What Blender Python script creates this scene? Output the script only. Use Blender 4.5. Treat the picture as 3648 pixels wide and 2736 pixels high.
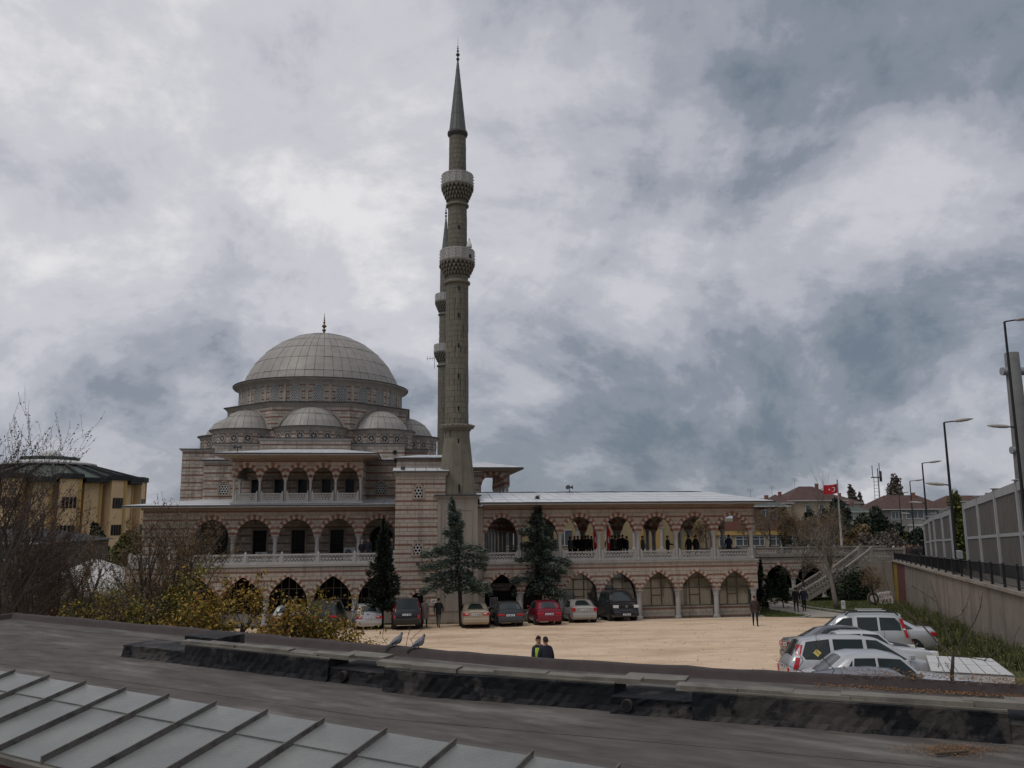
import bpy, bmesh, math, random
import numpy as np
from mathutils import Vector, Matrix
random.seed(7)
for o in list(bpy.data.objects): bpy.data.objects.remove(o)
S = bpy.context.scene
COL = S.collection
R = math.radians
PI = math.pi

# ------------------------------------------------------------------ camera
F_PX, PITCH, ROLL, CZ = 2952., R(9.18), .008, 7.0
_f = Vector((0, math.cos(PITCH), math.sin(PITCH)))
_r = Vector((1, 0, 0)); _u = Vector((0, -math.sin(PITCH), math.cos(PITCH)))
_rt = math.cos(ROLL)*_r - math.sin(ROLL)*_u
_up = math.cos(ROLL)*_u + math.sin(ROLL)*_r
cam = bpy.data.cameras.new('camera'); co = bpy.data.objects.new('camera', cam); COL.objects.link(co)
cam.sensor_width = 36; cam.lens = F_PX/3648*36; cam.clip_start = .1; cam.clip_end = 6000
m = Matrix((( _rt.x, _up.x, -_f.x, 0), (_rt.y, _up.y, -_f.y, 0), (_rt.z, _up.z, -_f.z, CZ), (0, 0, 0, 1)))
co.matrix_world = m
S.camera = co
S.render.resolution_x = 1024; S.render.resolution_y = 768

# ------------------------------------------------------------------ sky
SUN_EL, SUN_AZ = R(58), R(-125)      # azimuth of the sun as seen from above, 0 = +Y, clockwise
W = bpy.data.worlds.new('World'); S.world = W; W.use_nodes = True
nt = W.node_tree; nt.nodes.clear()
def N(t, **k):
    n = nt.nodes.new(t)
    for a, b in k.items():
        if a.startswith('i_'): n.inputs[int(a[2:])].default_value = b
        else: setattr(n, a, b)
    return n
def L(a, b, o=0, i=0): nt.links.new(a.outputs[o], b.inputs[i])
def ramp(stops, interp='EASE'):
    n = N('ShaderNodeValToRGB'); cr = n.color_ramp; cr.interpolation = interp
    while len(cr.elements) < len(stops): cr.elements.new(.5)
    for e, (p, c) in zip(cr.elements, stops):
        e.position = p; e.color = (*c, 1) if len(c) == 3 else c
    return n
out = N('ShaderNodeOutputWorld'); bg = N('ShaderNodeBackground'); bg.inputs[1].default_value = .1
sky = N('ShaderNodeTexSky', sky_type='NISHITA'); sky.sun_disc = False
sky.sun_elevation = SUN_EL; sky.sun_rotation = SUN_AZ
tc = N('ShaderNodeTexCoord'); sep = N('ShaderNodeSeparateXYZ'); L(tc, sep)
zc = N('ShaderNodeMath', operation='MAXIMUM', i_1=0.0); L(sep, zc, 2)
za = N('ShaderNodeMath', operation='ADD', i_1=.62); L(zc, za)
dx = N('ShaderNodeMath', operation='DIVIDE'); L(sep, dx, 0); L(za, dx, 0, 1)
dy = N('ShaderNodeMath', operation='DIVIDE'); L(sep, dy, 1); L(za, dy, 0, 1)
cb = N('ShaderNodeCombineXYZ'); L(dx, cb, 0, 0); L(dy, cb, 0, 1); cb.inputs[2].default_value = 3.7
SKY_OFF = (112.4, -8.6)
def cloud(scale, detail, rough, dist, off, src=None):
    mp = N('ShaderNodeMapping'); mp.inputs['Location'].default_value = (off[0]+SKY_OFF[0], off[1]+SKY_OFF[1], off[2]); L(src or cb, mp)
    n = N('ShaderNodeTexNoise'); n.inputs['Scale'].default_value = scale; n.inputs['Detail'].default_value = detail
    n.inputs['Roughness'].default_value = rough; n.inputs['Distortion'].default_value = dist
    L(mp, n); return n
def mth(op, a, b_, clamp=False):
    n = N('ShaderNodeMath', operation=op); n.use_clamp = clamp
    for i, q_ in enumerate((a, b_)):
        if isinstance(q_, (int, float)): n.inputs[i].default_value = q_
        else: L(q_, n, 0, i)
    return n
# billowing layer: folded noise gives rounded tops with darker creases
nb_ = cloud(2.0, 9, .56, .5, (3.1, 7.4, 0)); fold = mth('ABSOLUTE', mth('SUBTRACT', mth('MULTIPLY', nb_, 2.), 1.), 0.)
n1 = cloud(1.6, 14, .60, .45, (11.3, 2.2, 4)); n2 = cloud(5.0, 12, .66, .4, (5.3, 9.2, 7)); n3 = cloud(.75, 2, .5, .0, (1.7, 5.1, 9))
dens = mth('ADD', mth('ADD', mth('MULTIPLY', n1, .62), mth('MULTIPLY', n2, .20)), mth('ADD', mth('MULTIPLY', n3, .30), mth('MULTIPLY', fold, .20)))
K = 10.
def kc(*c): return tuple(K*x for x in c)
cr = ramp([(.34, kc(.10, .125, .16)), (.43, kc(.155, .19, .24)), (.495, kc(.235, .265, .315)), (.54, kc(.345, .365, .42)), (.59, kc(.465, .475, .525)), (.655, kc(.60, .60, .64)), (.74, kc(.80, .79, .80))])
dens = mth('ADD', mth('MULTIPLY', mth('SUBTRACT', dens, .588), 1.2), .562)
# an overcast sky is dimmer towards the horizon all the way round
dens = mth('ADD', dens, mth('MULTIPLY', mth('SUBTRACT', zc, .36), .16))
L(dens, cr)
mx = N('ShaderNodeMixRGB'); mx.inputs[0].default_value = .94
L(sky, mx, 0, 1); L(cr, mx, 0, 2)
L(mx, bg); L(bg, out)

# ------------------------------------------------------------------ sun behind the overcast
sl = bpy.data.lights.new('sun', 'SUN'); sl.energy = 1.05; sl.angle = R(22); sl.color = (1, .955, .9)
so = bpy.data.objects.new('sun', sl); COL.objects.link(so); so.location = (0, 0, 60)
sd = Vector((math.sin(SUN_AZ)*math.cos(SUN_EL), math.cos(SUN_AZ)*math.cos(SUN_EL), math.sin(SUN_EL)))
so.rotation_euler = sd.to_track_quat('Z', 'Y').to_euler()
S.view_settings.view_transform = 'Standard'; S.view_settings.look = 'None'
S.view_settings.exposure = 0; S.view_settings.gamma = 1
S.render.engine = 'CYCLES'
# ------------------------------------------------------------------ pixel helpers (photo pixels, 3648 x 2736)
def ray(x, y): return _f*F_PX + _rt*(x-1824) + _up*(1368-y)
def on_z(x, y, z):
    d = ray(x, y); t = (z-CZ)/d.z; return Vector((d.x*t, d.y*t, z))
def on_y(x, y, Y):
    d = ray(x, y); t = Y/d.y; return Vector((d.x*t, Y, CZ+d.z*t))
TH, OY = R(7.), 58.1
UX = Vector((math.cos(TH), math.sin(TH), 0)); VX = Vector((-math.sin(TH), math.cos(TH), 0))
def B(u, v, z=0): return Vector((0, OY, 0)) + UX*u + VX*v + Vector((0, 0, z))
def on_v(x, y, v):
    d = ray(x, y); t = (v+OY*VX.y)/(d.x*VX.x+d.y*VX.y); p = d*t - Vector((0, OY, 0))
    return p.dot(UX), CZ + d.z*t
PROF = [(-200, 2.3), (15, 2.2), (17.6, 2.1), (19.4, 2.2), (22, 1.95), (27, 1.55), (30, 1.35), (36, 1.0), (45, .62), (53, .42), (56, .2), (58.3, 0), (75, 0), (400, 0), (4000, 0)]
def ground_z(X, Y):
    if X > 16: k = max(0, 1-(X-16)/40)
    else: k = 1
    Yp = Y - .1228*X*k
    for (a, za), (b, zb) in zip(PROF, PROF[1:]):
        if a <= Yp <= b:
            e = max(0, min(1, (X-4)/4))*max(0, min(1, (33.5-Yp)/4))*.2
            return za + (zb-za)*(Yp-a)/(b-a) + e
    return 0.
def on_g(x, y):
    d = ray(x, y); d = d/d.y; Y = 8.
    while Y < 400:
        if CZ + d.z*Y <= ground_z(d.x*Y, Y): break
        Y += .05
    return Vector((d.x*Y, Y, ground_z(d.x*Y, Y)))

# ------------------------------------------------------------------ mesh builder
class MB:
    def __init__(s): s.v = []; s.f = []; s.m = []
    def add(s, vs, fs, mi=0):
        b = len(s.v); s.v += [tuple(p) for p in vs]
        for f in fs: s.f.append(tuple(i+b for i in f)); s.m.append(mi)
        return s
    def box(s, x0, x1, y0, y1, z0, z1, mi=0, M=None):
        vs = [(x, y, z) for z in (z0, z1) for y in (y0, y1) for x in (x0, x1)]
        if M is not None: vs = [M @ Vector(p) for p in vs]
        return s.add(vs, [(0, 2, 3, 1), (4, 5, 7, 6), (0, 1, 5, 4), (2, 6, 7, 3), (0, 4, 6, 2), (1, 3, 7, 5)], mi)
    def hexa(s, q0, q1, mi=0, back=True):
        """front quad q1, back quad q0 (same order)"""
        fs = [(4, 5, 6, 7), (0, 1, 5, 4), (1, 2, 6, 5), (2, 3, 7, 6), (3, 0, 4, 7)]
        if back: fs.append((3, 2, 1, 0))
        return s.add(list(q0)+list(q1), fs, mi)
    def bevbox(s, x0, x1, y0, y1, z0, z1, b=.01, mi=0, M=None):
        r = []
        for (sx, sy, zz) in ((b, b, z0), (0, 0, z0+b), (0, 0, z1-b), (b, b, z1)):
            r.append([(x0+sx, y0+sy, zz), (x1-sx, y0+sy, zz), (x1-sx, y1-sy, zz), (x0+sx, y1-sy, zz)])
        vs = [p for q in r for p in q]
        if M is not None: vs = [M @ Vector(p) for p in vs]
        fs = [(3, 2, 1, 0), (12, 13, 14, 15)]
        for k in range(3):
            for i in range(4): fs.append((4*k+i, 4*k+(i+1) % 4, 4*k+4+(i+1) % 4, 4*k+4+i))
        return s.add(vs, fs, mi)
    def loft(s, rings, mi=0, closed=True, caps=True):
        n = len(rings[0]); vs = [p for r in rings for p in r]; fs = []
        for k in range(len(rings)-1):
            for i in range(n if closed else n-1):
                j = (i+1) % n; fs.append((k*n+i, k*n+j, k*n+n+j, k*n+n+i))
        if caps:
            fs.append(tuple(range(n-1, -1, -1))); fs.append(tuple(range((len(rings)-1)*n, len(rings)*n)))
        return s.add(vs, fs, mi)
    def tube(s, pts, rad, n=6, mi=0, caps=True):
        pts = [Vector(p) for p in pts]
        if not hasattr(rad, '__len__'): rad = [rad]*len(pts)
        rings = []; ref = None
        for i, p in enumerate(pts):
            t = (pts[min(i+1, len(pts)-1)]-pts[max(i-1, 0)])
            t = t.normalized() if t.length > 1e-9 else Vector((0, 0, 1))
            if ref is None: ref = Vector((0, 0, 1)) if abs(t.z) < .9 else Vector((1, 0, 0))
            a = t.cross(ref)
            if a.length < 1e-4: a = t.cross(Vector((0, 1, 0)))
            a.normalize(); b = t.cross(a).normalized(); ref = b if False else ref
            rings.append([p+(a*math.cos(2*PI*k/n)+b*math.sin(2*PI*k/n))*rad[i] for k in range(n)])
        return s.loft(rings, mi, True, caps)
    def lathe(s, prof, n=16, c=(0, 0, 0), mi=0, ph=0., caps=True):
        rings = [[(c[0]+r*math.cos(2*PI*k/n+ph), c[1]+r*math.sin(2*PI*k/n+ph), c[2]+z) for k in range(n)] for r, z in prof]
        return s.loft(rings, mi, True, caps)
    def prism(s, poly, P, d0, d1, mi=0):
        """poly: 2-d points (convex), P(a,b,d) -> point"""
        n = len(poly)
        return s.loft([[P(a, b, d0) for a, b in poly], [P(a, b, d1) for a, b in poly]], mi)
    def grid(s, fn, nu, nv, mi=0):
        vs = [fn(i/nu, j/nv) for j in range(nv+1) for i in range(nu+1)]
        fs = [(j*(nu+1)+i, j*(nu+1)+i+1, (j+1)*(nu+1)+i+1, (j+1)*(nu+1)+i) for j in range(nv) for i in range(nu)]
        return s.add(vs, fs, mi)
    def mesh(s, name, mats, smooth=False):
        me = bpy.data.meshes.new(name); me.from_pydata(s.v, [], s.f)
        if not isinstance(mats, (list, tuple)): mats = [mats]
        for m in mats: me.materials.append(m)
        if len(mats) > 1: me.polygons.foreach_set('material_index', s.m)
        if smooth is True: me.polygons.foreach_set('use_smooth', [True]*len(me.polygons))
        elif smooth:
            me.polygons.foreach_set('use_smooth', [True]*len(me.polygons))
            try: me.set_sharp_from_angle(angle=R(smooth))
            except Exception: pass
        me.validate(); me.update()
        return me
    def build(s, name, mats, parent=None, smooth=False):
        return link(name, s.mesh(name, mats, smooth), parent)
def link(name, me, parent=None):
    o = bpy.data.objects.new(name, me); COL.objects.link(o)
    if parent is not None: o.parent = parent
    return o
def tag(o, label=None, cat=None, group=None, kind=None):
    if label: o['label'] = label
    if cat: o['category'] = cat
    if group: o['group'] = group
    if kind: o['kind'] = kind
    return o
def thing(name, label, cat, loc=(0, 0, 0), rz=0., group=None, kind=None):
    o = bpy.data.objects.new(name, None); COL.objects.link(o); o.empty_display_size = .2
    o.location = loc; o.rotation_euler = (0, 0, rz)
    return tag(o, label, cat, group, kind)
def copy_tree(o, parent=None):
    c = o.copy(); COL.objects.link(c); c.parent = parent
    for ch in list(o.children): copy_tree(ch, c)
    return c

# ------------------------------------------------------------------ materials
MT = {}
def mat(name, col, var=.12, scale=2., rough=.8, metal=0., bump=0., bscale=30., island=0., streak=0., streak_col=(.05, .045, .04),
        stretch=(1, 1, 1), spec=.3, col2=None, c2scale=.6, c2amt=.5, c2hard=False, detail=5., trans=0., alpha=1., sss=0., coat=0., rot=None):
    m = bpy.data.materials.new(name); m.use_nodes = True; t = m.node_tree; t.nodes.clear()
    def n(ty, **k):
        q = t.nodes.new(ty)
        for a, b in k.items():
            if a.startswith('i_'): q.inputs[int(a[2:])].default_value = b
            else: setattr(q, a, b)
        return q
    def l(a, b, o=0, i=0): t.links.new(a.outputs[o], b.inputs[i])
    o = n('ShaderNodeOutputMaterial'); p = n('ShaderNodeBsdfPrincipled'); l(p, o)
    p.inputs['Roughness'].default_value = rough; p.inputs['Metallic'].default_value = metal
    p.inputs['Specular IOR Level'].default_value = spec
    if trans: p.inputs['Transmission Weight'].default_value = trans
    if coat: p.inputs['Coat Weight'].default_value = coat
    geo = n('ShaderNodeNewGeometry')
    mp = n('ShaderNodeMapping'); mp.inputs['Scale'].default_value = stretch; l(geo, mp)
    if rot is not None:
        mp.vector_type = 'TEXTURE'; mp.inputs['Rotation'].default_value = (0, 0, rot); mp.inputs['Scale'].default_value = tuple(1/q for q in stretch)
    no = n('ShaderNodeTexNoise'); no.inputs['Scale'].default_value = scale; no.inputs['Detail'].default_value = detail; no.inputs['Roughness'].default_value = .62
    l(mp, no)
    mr = n('ShaderNodeMapRange', i_1=.28, i_2=.72, i_3=1-var, i_4=1+var); l(no, mr)
    cur = n('ShaderNodeRGB'); cur.outputs[0].default_value = (*col, 1)
    if col2:
        n2 = n('ShaderNodeTexNoise'); n2.inputs['Scale'].default_value = c2scale; n2.inputs['Detail'].default_value = 7; n2.inputs['Roughness'].default_value = .65; l(mp, n2)
        r2 = n('ShaderNodeMapRange', i_1=.5-.12*c2amt*2+.04, i_2=(.5-.12*c2amt*2+.10) if c2hard else .5+.16, i_3=0., i_4=1.); l(n2, r2)
        mx = n('ShaderNodeMixRGB'); l(r2, mx, 0, 0); l(cur, mx, 0, 1); mx.inputs[2].default_value = (*col2, 1); cur = mx
    hs = n('ShaderNodeMixRGB', blend_type='MULTIPLY'); hs.inputs[0].default_value = 1; l(cur, hs, 0, 1); l(mr, hs, 0, 2); cur = hs
    if island:
        mi = n('ShaderNodeMapRange', i_1=0., i_2=1., i_3=1-island, i_4=1+island); t.links.new(geo.outputs['Random Per Island'], mi.inputs[0])
        h2 = n('ShaderNodeMixRGB', blend_type='MULTIPLY'); h2.inputs[0].default_value = 1; l(cur, h2, 0, 1); l(mi, h2, 0, 2); cur = h2
    if streak:
        ms = n('ShaderNodeMapping'); ms.inputs['Scale'].default_value = (1.3, 1.3, .12); l(geo, ms)
        ns = n('ShaderNodeTexNoise'); ns.inputs['Scale'].default_value = 1.; ns.inputs['Detail'].default_value = 6; ns.inputs['Roughness'].default_value = .6; l(ms, ns)
        rs = n('ShaderNodeMapRange', i_1=.52, i_2=.74, i_3=0., i_4=streak); l(ns, rs)
        m3 = n('ShaderNodeMixRGB'); l(rs, m3, 0, 0); l(cur, m3, 0, 1); m3.inputs[2].default_value = (*streak_col, 1); cur = m3
    l(cur, p, 0, p.inputs.find('Base Color'))
    if bump:
        nb = n('ShaderNodeTexNoise'); nb.inputs['Scale'].default_value = bscale; nb.inputs['Detail'].default_value = 6; l(mp, nb)
        bu = n('ShaderNodeBump'); bu.inputs['Strength'].default_value = bump; bu.inputs['Distance'].default_value = .02
        l(nb, bu, 0, bu.inputs.find('Height')); l(bu, p, 0, p.inputs.find('Normal'))
    if alpha < 1: p.inputs['Alpha'].default_value = alpha
    MT[name] = m; return m
mat('stone_white', (.445, .378, .315), .16, 1.3, .85, island=.17, bump=.3, bscale=25, streak=.6, streak_col=(.10, .085, .075))
mat('stone_red', (.255, .125, .09), .14, 1.5, .85, island=.14, bump=.2, bscale=25, streak=.35, streak_col=(.09, .065, .055))
mat('mortar', (.255, .22, .19), .15, 1.5, .95, streak=.4)
mat('stone_trim', (.355, .325, .295), .14, 1.6, .8, bump=.15, bscale=18, streak=.4, streak_col=(.10, .09, .085))
mat('marble', (.41, .395, .375), .10, 2., .55, bump=.1, bscale=12, streak=.3, streak_col=(.16, .15, .14), spec=.4)
mat('stone_shaded', (.27, .245, .215), .2, 1.5, .85, bump=.2, bscale=14, streak=.4)  # darker trim stone for terrace and stairs, tree shade painted into its colour
mat('frame_stone', (.335, .265, .215), .12, 2., .85, streak=.25)
mat('plaster', (.315, .275, .235), .10, .8, .9, streak=.35, streak_col=(.13, .11, .095), bump=.1, bscale=6)
mat('soffit', (.34, .265, .205), .1, 1., .9)
mat('lead', (.30, .28, .255), .16, 1.1, .55, metal=.15, island=.10, bump=.2, bscale=5, streak=.3, streak_col=(.20, .18, .16))
mat('lead_dark', (.16, .15, .145), .15, 2., .7, metal=.1)
mat('cornice', (.065, .06, .058), .2, 3., .7)
mat('roof_metal', (.58, .595, .61), .10, .9, .5, metal=.1, island=.07, bump=.12, bscale=3, streak=.0)
mat('minaret_stone', (.17, .155, .125), .12, 1.5, .9, island=.10, bump=.25, bscale=18, streak=.3, streak_col=(.12, .105, .085))
mat('minaret_base', (.165, .15, .118), .2, 1.2, .9, bump=.25, bscale=12, streak=.5, streak_col=(.09, .08, .06))
mat('minaret_joint', (.09, .08, .066), .15, 2., .95)
mat('spire_lead', (.15, .155, .15), .14, 1.5, .6, metal=.2, island=.1, streak=.2)
mat('brass', (.20, .14, .06), .2, 5., .45, metal=.7)
mat('finial_dark', (.09, .075, .06), .2, 5., .5, metal=.5)
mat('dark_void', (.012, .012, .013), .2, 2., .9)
mat('glass_dark', (.008, .009, .011), .2, 2., .15, spec=.25)
mat('glass_grey', (.10, .115, .125), .15, 1., .1, spec=.6)
mat('curtain', (.56, .47, .37), .10, 1.2, .95, stretch=(3, 3, .3), bump=.1, bscale=3)
mat('mullion', (.10, .075, .055), .15, 3., .6)
mat('wall_inner', (.22, .175, .145), .12, 1.2, .9, streak=.2)
mat('wood_old', (.10, .07, .05), .3, 8., .9)
mat('iron', (.025, .026, .028), .2, 4., .55, metal=.3)
mat('steel', (.30, .31, .32), .12, 3., .5, metal=.4)
mat('white_paint', (.68, .68, .66), .08, 2., .6)
mat('black_rubber', (.018, .018, .019), .2, 6., .85)
mat('plastic_grey', (.06, .062, .066), .15, 5., .6)
# ------------------------------------------------------------------ ground
mat('earth', (.115, .10, .06), .3, .5, .95, col2=(.06, .075, .03), c2scale=.25, c2amt=.6, bump=.5, bscale=6)
mat('sand', (.63, .475, .335), .17, 1.6, .95, stretch=(.6, 1.6, 1), col2=(.44, .31, .195), c2scale=.3, c2amt=.32, bump=1., bscale=5, detail=14)
mat('lawn', (.075, .085, .03), .3, 1.2, .95, col2=(.11, .09, .045), c2scale=.8, bump=.5, bscale=14)
mat('path', (.33, .30, .26), .12, 1.5, .9, bump=.3, bscale=8)
mat('kerb', (.36, .345, .325), .15, 2., .85)
mat('asphalt', (.05, .05, .052), .15, 3., .9, bump=.2, bscale=30)
mat('blade', (.085, .115, .03), .3, 3., .8, island=.45)
mat('weed', (.05, .072, .026), .3, 3., .8, island=.45, col2=(.16, .14, .05), c2scale=3)
def sheet(name, xs, ys, zf, m, label=None):
    b = MB()
    nx, ny = len(xs), len(ys)
    b.v = [(x, y, zf(x, y)) for y in ys for x in xs]
    b.f = [(j*nx+i, j*nx+i+1, (j+1)*nx+i+1, (j+1)*nx+i) for j in range(ny-1) for i in range(nx-1)]
    b.m = [0]*len(b.f)
    o = b.build(name, MT[m], smooth=True); tag(o, label, kind='structure'); return o
xs = [-3000, -1000, -400, -200, -120, -80, -60] + [x for x in range(-50, 51, 2)] + [60, 80, 120, 200, 400, 1000, 3000]
ys = [-400, -100, -30, 0, 5] + [y for y in range(8, 80, 1)] + [85, 95, 110, 140, 200, 400, 1000, 3000]
sheet('ground', xs, ys, lambda x, y: ground_z(x, y)-.06, 'earth')
# the sandy car park, a sheet of its own just above the ground
cx = [i*1.0 for i in range(-30, 30)]
def court_y(x, t):
    y0 = 10.; y1 = 57.6+.1228*x if x < 17.5 else 57.6+.1228*17.5-(x-17.5)*1.35
    return y0+(y1-y0)*t
b = MB(); n = 60
rnd = random.Random(3)
bump = [[rnd.uniform(-.012, .012) for i in cx] for j in range(n+1)]
b.v = [(x, court_y(x, j/n), ground_z(x, court_y(x, j/n))+bump[j][i]+(.012 if 2 < j < n-1 else 0)) for j in range(n+1) for i, x in enumerate(cx)]
nx = len(cx); b.f = [(j*nx+i, j*nx+i+1, (j+1)*nx+i+1, (j+1)*nx+i) for j in range(n) for i in range(nx-1)]; b.m = [0]*len(b.f)
tag(b.build('car_park', MT['sand'], smooth=True), kind='structure')
# paved path and kerbs beside the right end of the building, lawn on both sides
def strip(name, pts, w, h, m, kind='structure'):
    b = MB()
    for (p, q) in zip(pts, pts[1:]):
        p = Vector(p); q = Vector(q); d = (q-p).normalized(); nn = Vector((-d.y, d.x, 0))*w/2
        z = Vector((0, 0, h))
        b.hexa([p-nn, q-nn, q+nn, p+nn], [p-nn+z, q-nn+z, q+nn+z, p+nn+z])
    return tag(b.build(name, MT[m]), kind=kind)
def poly_sheet(name, pts, z, m):
    b = MB(); b.add([(p[0], p[1], z) for p in pts], [tuple(range(len(pts)))]); return tag(b.build(name, MT[m]), kind='structure')
PA = [on_z(x, y, .02) for x, y in ((2735, 2235), (2960, 2205), (3060, 2195), (2860, 2160), (2790, 2130), (2690, 2130), (2720, 2160), (2830, 2190))]
poly_sheet('path', [PA[0], PA[2], PA[3], PA[4], PA[5], PA[6]], .012, 'path')
lawn_pts = [on_z(x, y, .03) for x, y in ((2860, 2165), (3075, 2195), (3190, 2215), (3300, 2200), (3180, 2140), (2950, 2128), (2800, 2130))]
poly_sheet('lawn', lawn_pts, .035, 'lawn')
lp2 = [on_z(x, y, .03) for x, y in ((2712, 2168), (2805, 2182), (2880, 2195), (2860, 2200), (2730, 2203), (2705, 2195))]
poly_sheet('lawn', lp2, .035, 'lawn')
strip('kerb', [on_z(x, y, 0) for x, y in ((2800, 2148), (2880, 2166), (3000, 2183), (3085, 2193))], .16, .13, 'kerb')
strip('kerb', [on_z(x, y, 0) for x, y in ((2708, 2196), (2735, 2206), (2860, 2202), (2885, 2195), (2860, 2188))], .14, .10, 'kerb')
strip('kerb', [B(u, -.75, 0) for u in (-2, 6, 12, 17.3)], .16, .1, 'kerb')
def blades(name, label, spots, h, m, seed=1, lean=.35):
    """spots: list of (x,y,z); one triangle-pair blade per spot"""
    r = random.Random(seed); b = MB()
    for (x, y, z) in spots:
        a = r.uniform(0, 2*PI); hh = h*r.uniform(.5, 1.3); w = .012+hh*.035
        dx, dy = math.cos(a)*w, math.sin(a)*w; lx, ly = r.uniform(-lean, lean)*hh, r.uniform(-lean, lean)*hh
        b.add([(x-dx, y-dy, z), (x+dx, y+dy, z), (x+lx*.5+dx*.6, y+ly*.5+dy*.6, z+hh*.6), (x+lx, y+ly, z+hh)], [(0, 1, 2), (0, 2, 3)])
    return tag(b.build(name, MT[m]), label, 'grass', kind='stuff')
def scatter(poly, n, seed, zf=lambda x, y: .035):
    r = random.Random(seed); xs_ = [p[0] for p in poly]; ys_ = [p[1] for p in poly]; out_ = []
    def inside(x, y):
        c = False; k = len(poly)
        for i in range(k):
            x1, y1 = poly[i][0], poly[i][1]; x2, y2 = poly[(i+1) % k][0], poly[(i+1) % k][1]
            if (y1 > y) != (y2 > y) and x < (x2-x1)*(y-y1)/(y2-y1)+x1: c = not c
        return c
    while len(out_) < n:
        x, y = r.uniform(min(xs_), max(xs_)), r.uniform(min(ys_), max(ys_))
        if inside(x, y): out_.append((x, y, zf(x, y)))
    return out_
blades('grass', 'short green grass on the lawn below the stone staircase', scatter(lawn_pts, 9000, 5)+scatter(lp2, 2500, 6), .11, 'blade', 2)
# ------------------------------------------------------------------ masonry kit (coordinates: u along the facade, v into the picture, z up)
OFF = {}
def bthing(name, label, cat, u, v, group=None):
    o = thing(name, label, cat, B(u, v, 0), TH, group); OFF[o.name] = (u, v); return o
def root_of(o):
    while o.parent is not None: o = o.parent
    return o
def bb(mb, name, m, parent, smooth=False):
    du, dv = OFF[root_of(parent).name]
    mb.v = [(x-du, y-dv, z) for x, y, z in mb.v]
    return mb.build(name, [MT[k] for k in m] if isinstance(m, (list, tuple)) else MT[m], parent, smooth)
def front(v): return lambda s, h, d: (s, v-d, h)
def back(v): return lambda s, h, d: (s, v+d, h)
def rside(u): return lambda s, h, d: (u+d, s, h)
def lside(u): return lambda s, h, d: (u-d, s, h)
def face(cu, cv, ang, ap):
    ca, sa = math.cos(ang), math.sin(ang)
    return lambda s, h, d: (cu+sa*(ap+d)+ca*s, cv-ca*(ap+d)+sa*s, h)
def cyl(cu, cv, r, a0=0.): return lambda s, h, d: (cu+math.sin(a0+s/r)*(r+d), cv-math.cos(a0+s/r)*(r+d), h)
PER = .58
class Stones:
    def __init__(s): s.w = []; s.r = []
    def emit(s, parent, nmax=300):
        for lst, nm, mt in ((s.w, 'stone_block', 'stone_white'), (s.r, 'red_stone', 'stone_red')):
            # blocks that show largest (full size, near) first
            lst.sort(key=lambda q: -q[0])
            for a, q0, q1 in lst[:nmax]:
                bb(MB().hexa(q0, q1, 0, False), nm, mt, parent)
            if len(lst) > nmax:
                b = MB()
                for a, q0, q1 in lst[nmax:]: b.hexa(q0, q1, 0, False)
                tag(bb(b, nm+'s', mt, parent), kind='stuff')
def courses(st, P, s0, s1, h0, h1, holes=(), L=.5, dep=.022, g=.009, z0=0., prio=1., redL=.98, seed=0):
    rn = random.Random(int(s0*100+h0*37+seed))
    k = math.floor((h0-z0)/PER)-1
    while z0+k*PER < h1:
        for row, (a, b_) in enumerate(((0, .105), (.105, .3425), (.3425, .58))):
            za, zb = max(z0+k*PER+a, h0), min(z0+k*PER+b_, h1)
            if zb-za < .04: continue
            iv = [(s0, s1)]
            for ho in holes:
                cut = ho(za, zb)
                if cut is None: continue
                nv = []
                for (p, q) in iv:
                    if cut[1] <= p or cut[0] >= q: nv.append((p, q)); continue
                    if cut[0] > p: nv.append((p, cut[0]))
                    if cut[1] < q: nv.append((cut[1], q))
                iv = nv
            LL = redL if row == 0 else L
            ph = (0 if (row+k) % 2 else .5)*LL + (row == 0)*rn.uniform(0, LL)
            for (p, q) in iv:
                if q-p < .05: continue
                c0 = math.floor((p-ph)/LL)
                edges = [p]+[ph+(c0+i)*LL for i in range(1, int((q-p)/LL)+3) if p+.12 < ph+(c0+i)*LL < q-.12]+[q]
                for x0, x1 in zip(edges, edges[1:]):
                    dd = dep+rn.uniform(-.006, .006)
                    q0 = [P(x0+g, za+g, -.01), P(x1-g, za+g, -.01), P(x1-g, zb-g, -.01), P(x0+g, zb-g, -.01)]
                    q1 = [P(x0+g+.006, za+g+.006, dd), P(x1-g-.006, za+g+.006, dd), P(x1-g-.006, zb-g-.006, dd), P(x0+g+.006, zb-g-.006, dd)]
                    (st.r if row == 0 else st.w).append((prio*(x1-x0)*(zb-za)*rn.uniform(.9, 1.1), q0, q1))
        k += 1
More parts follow.
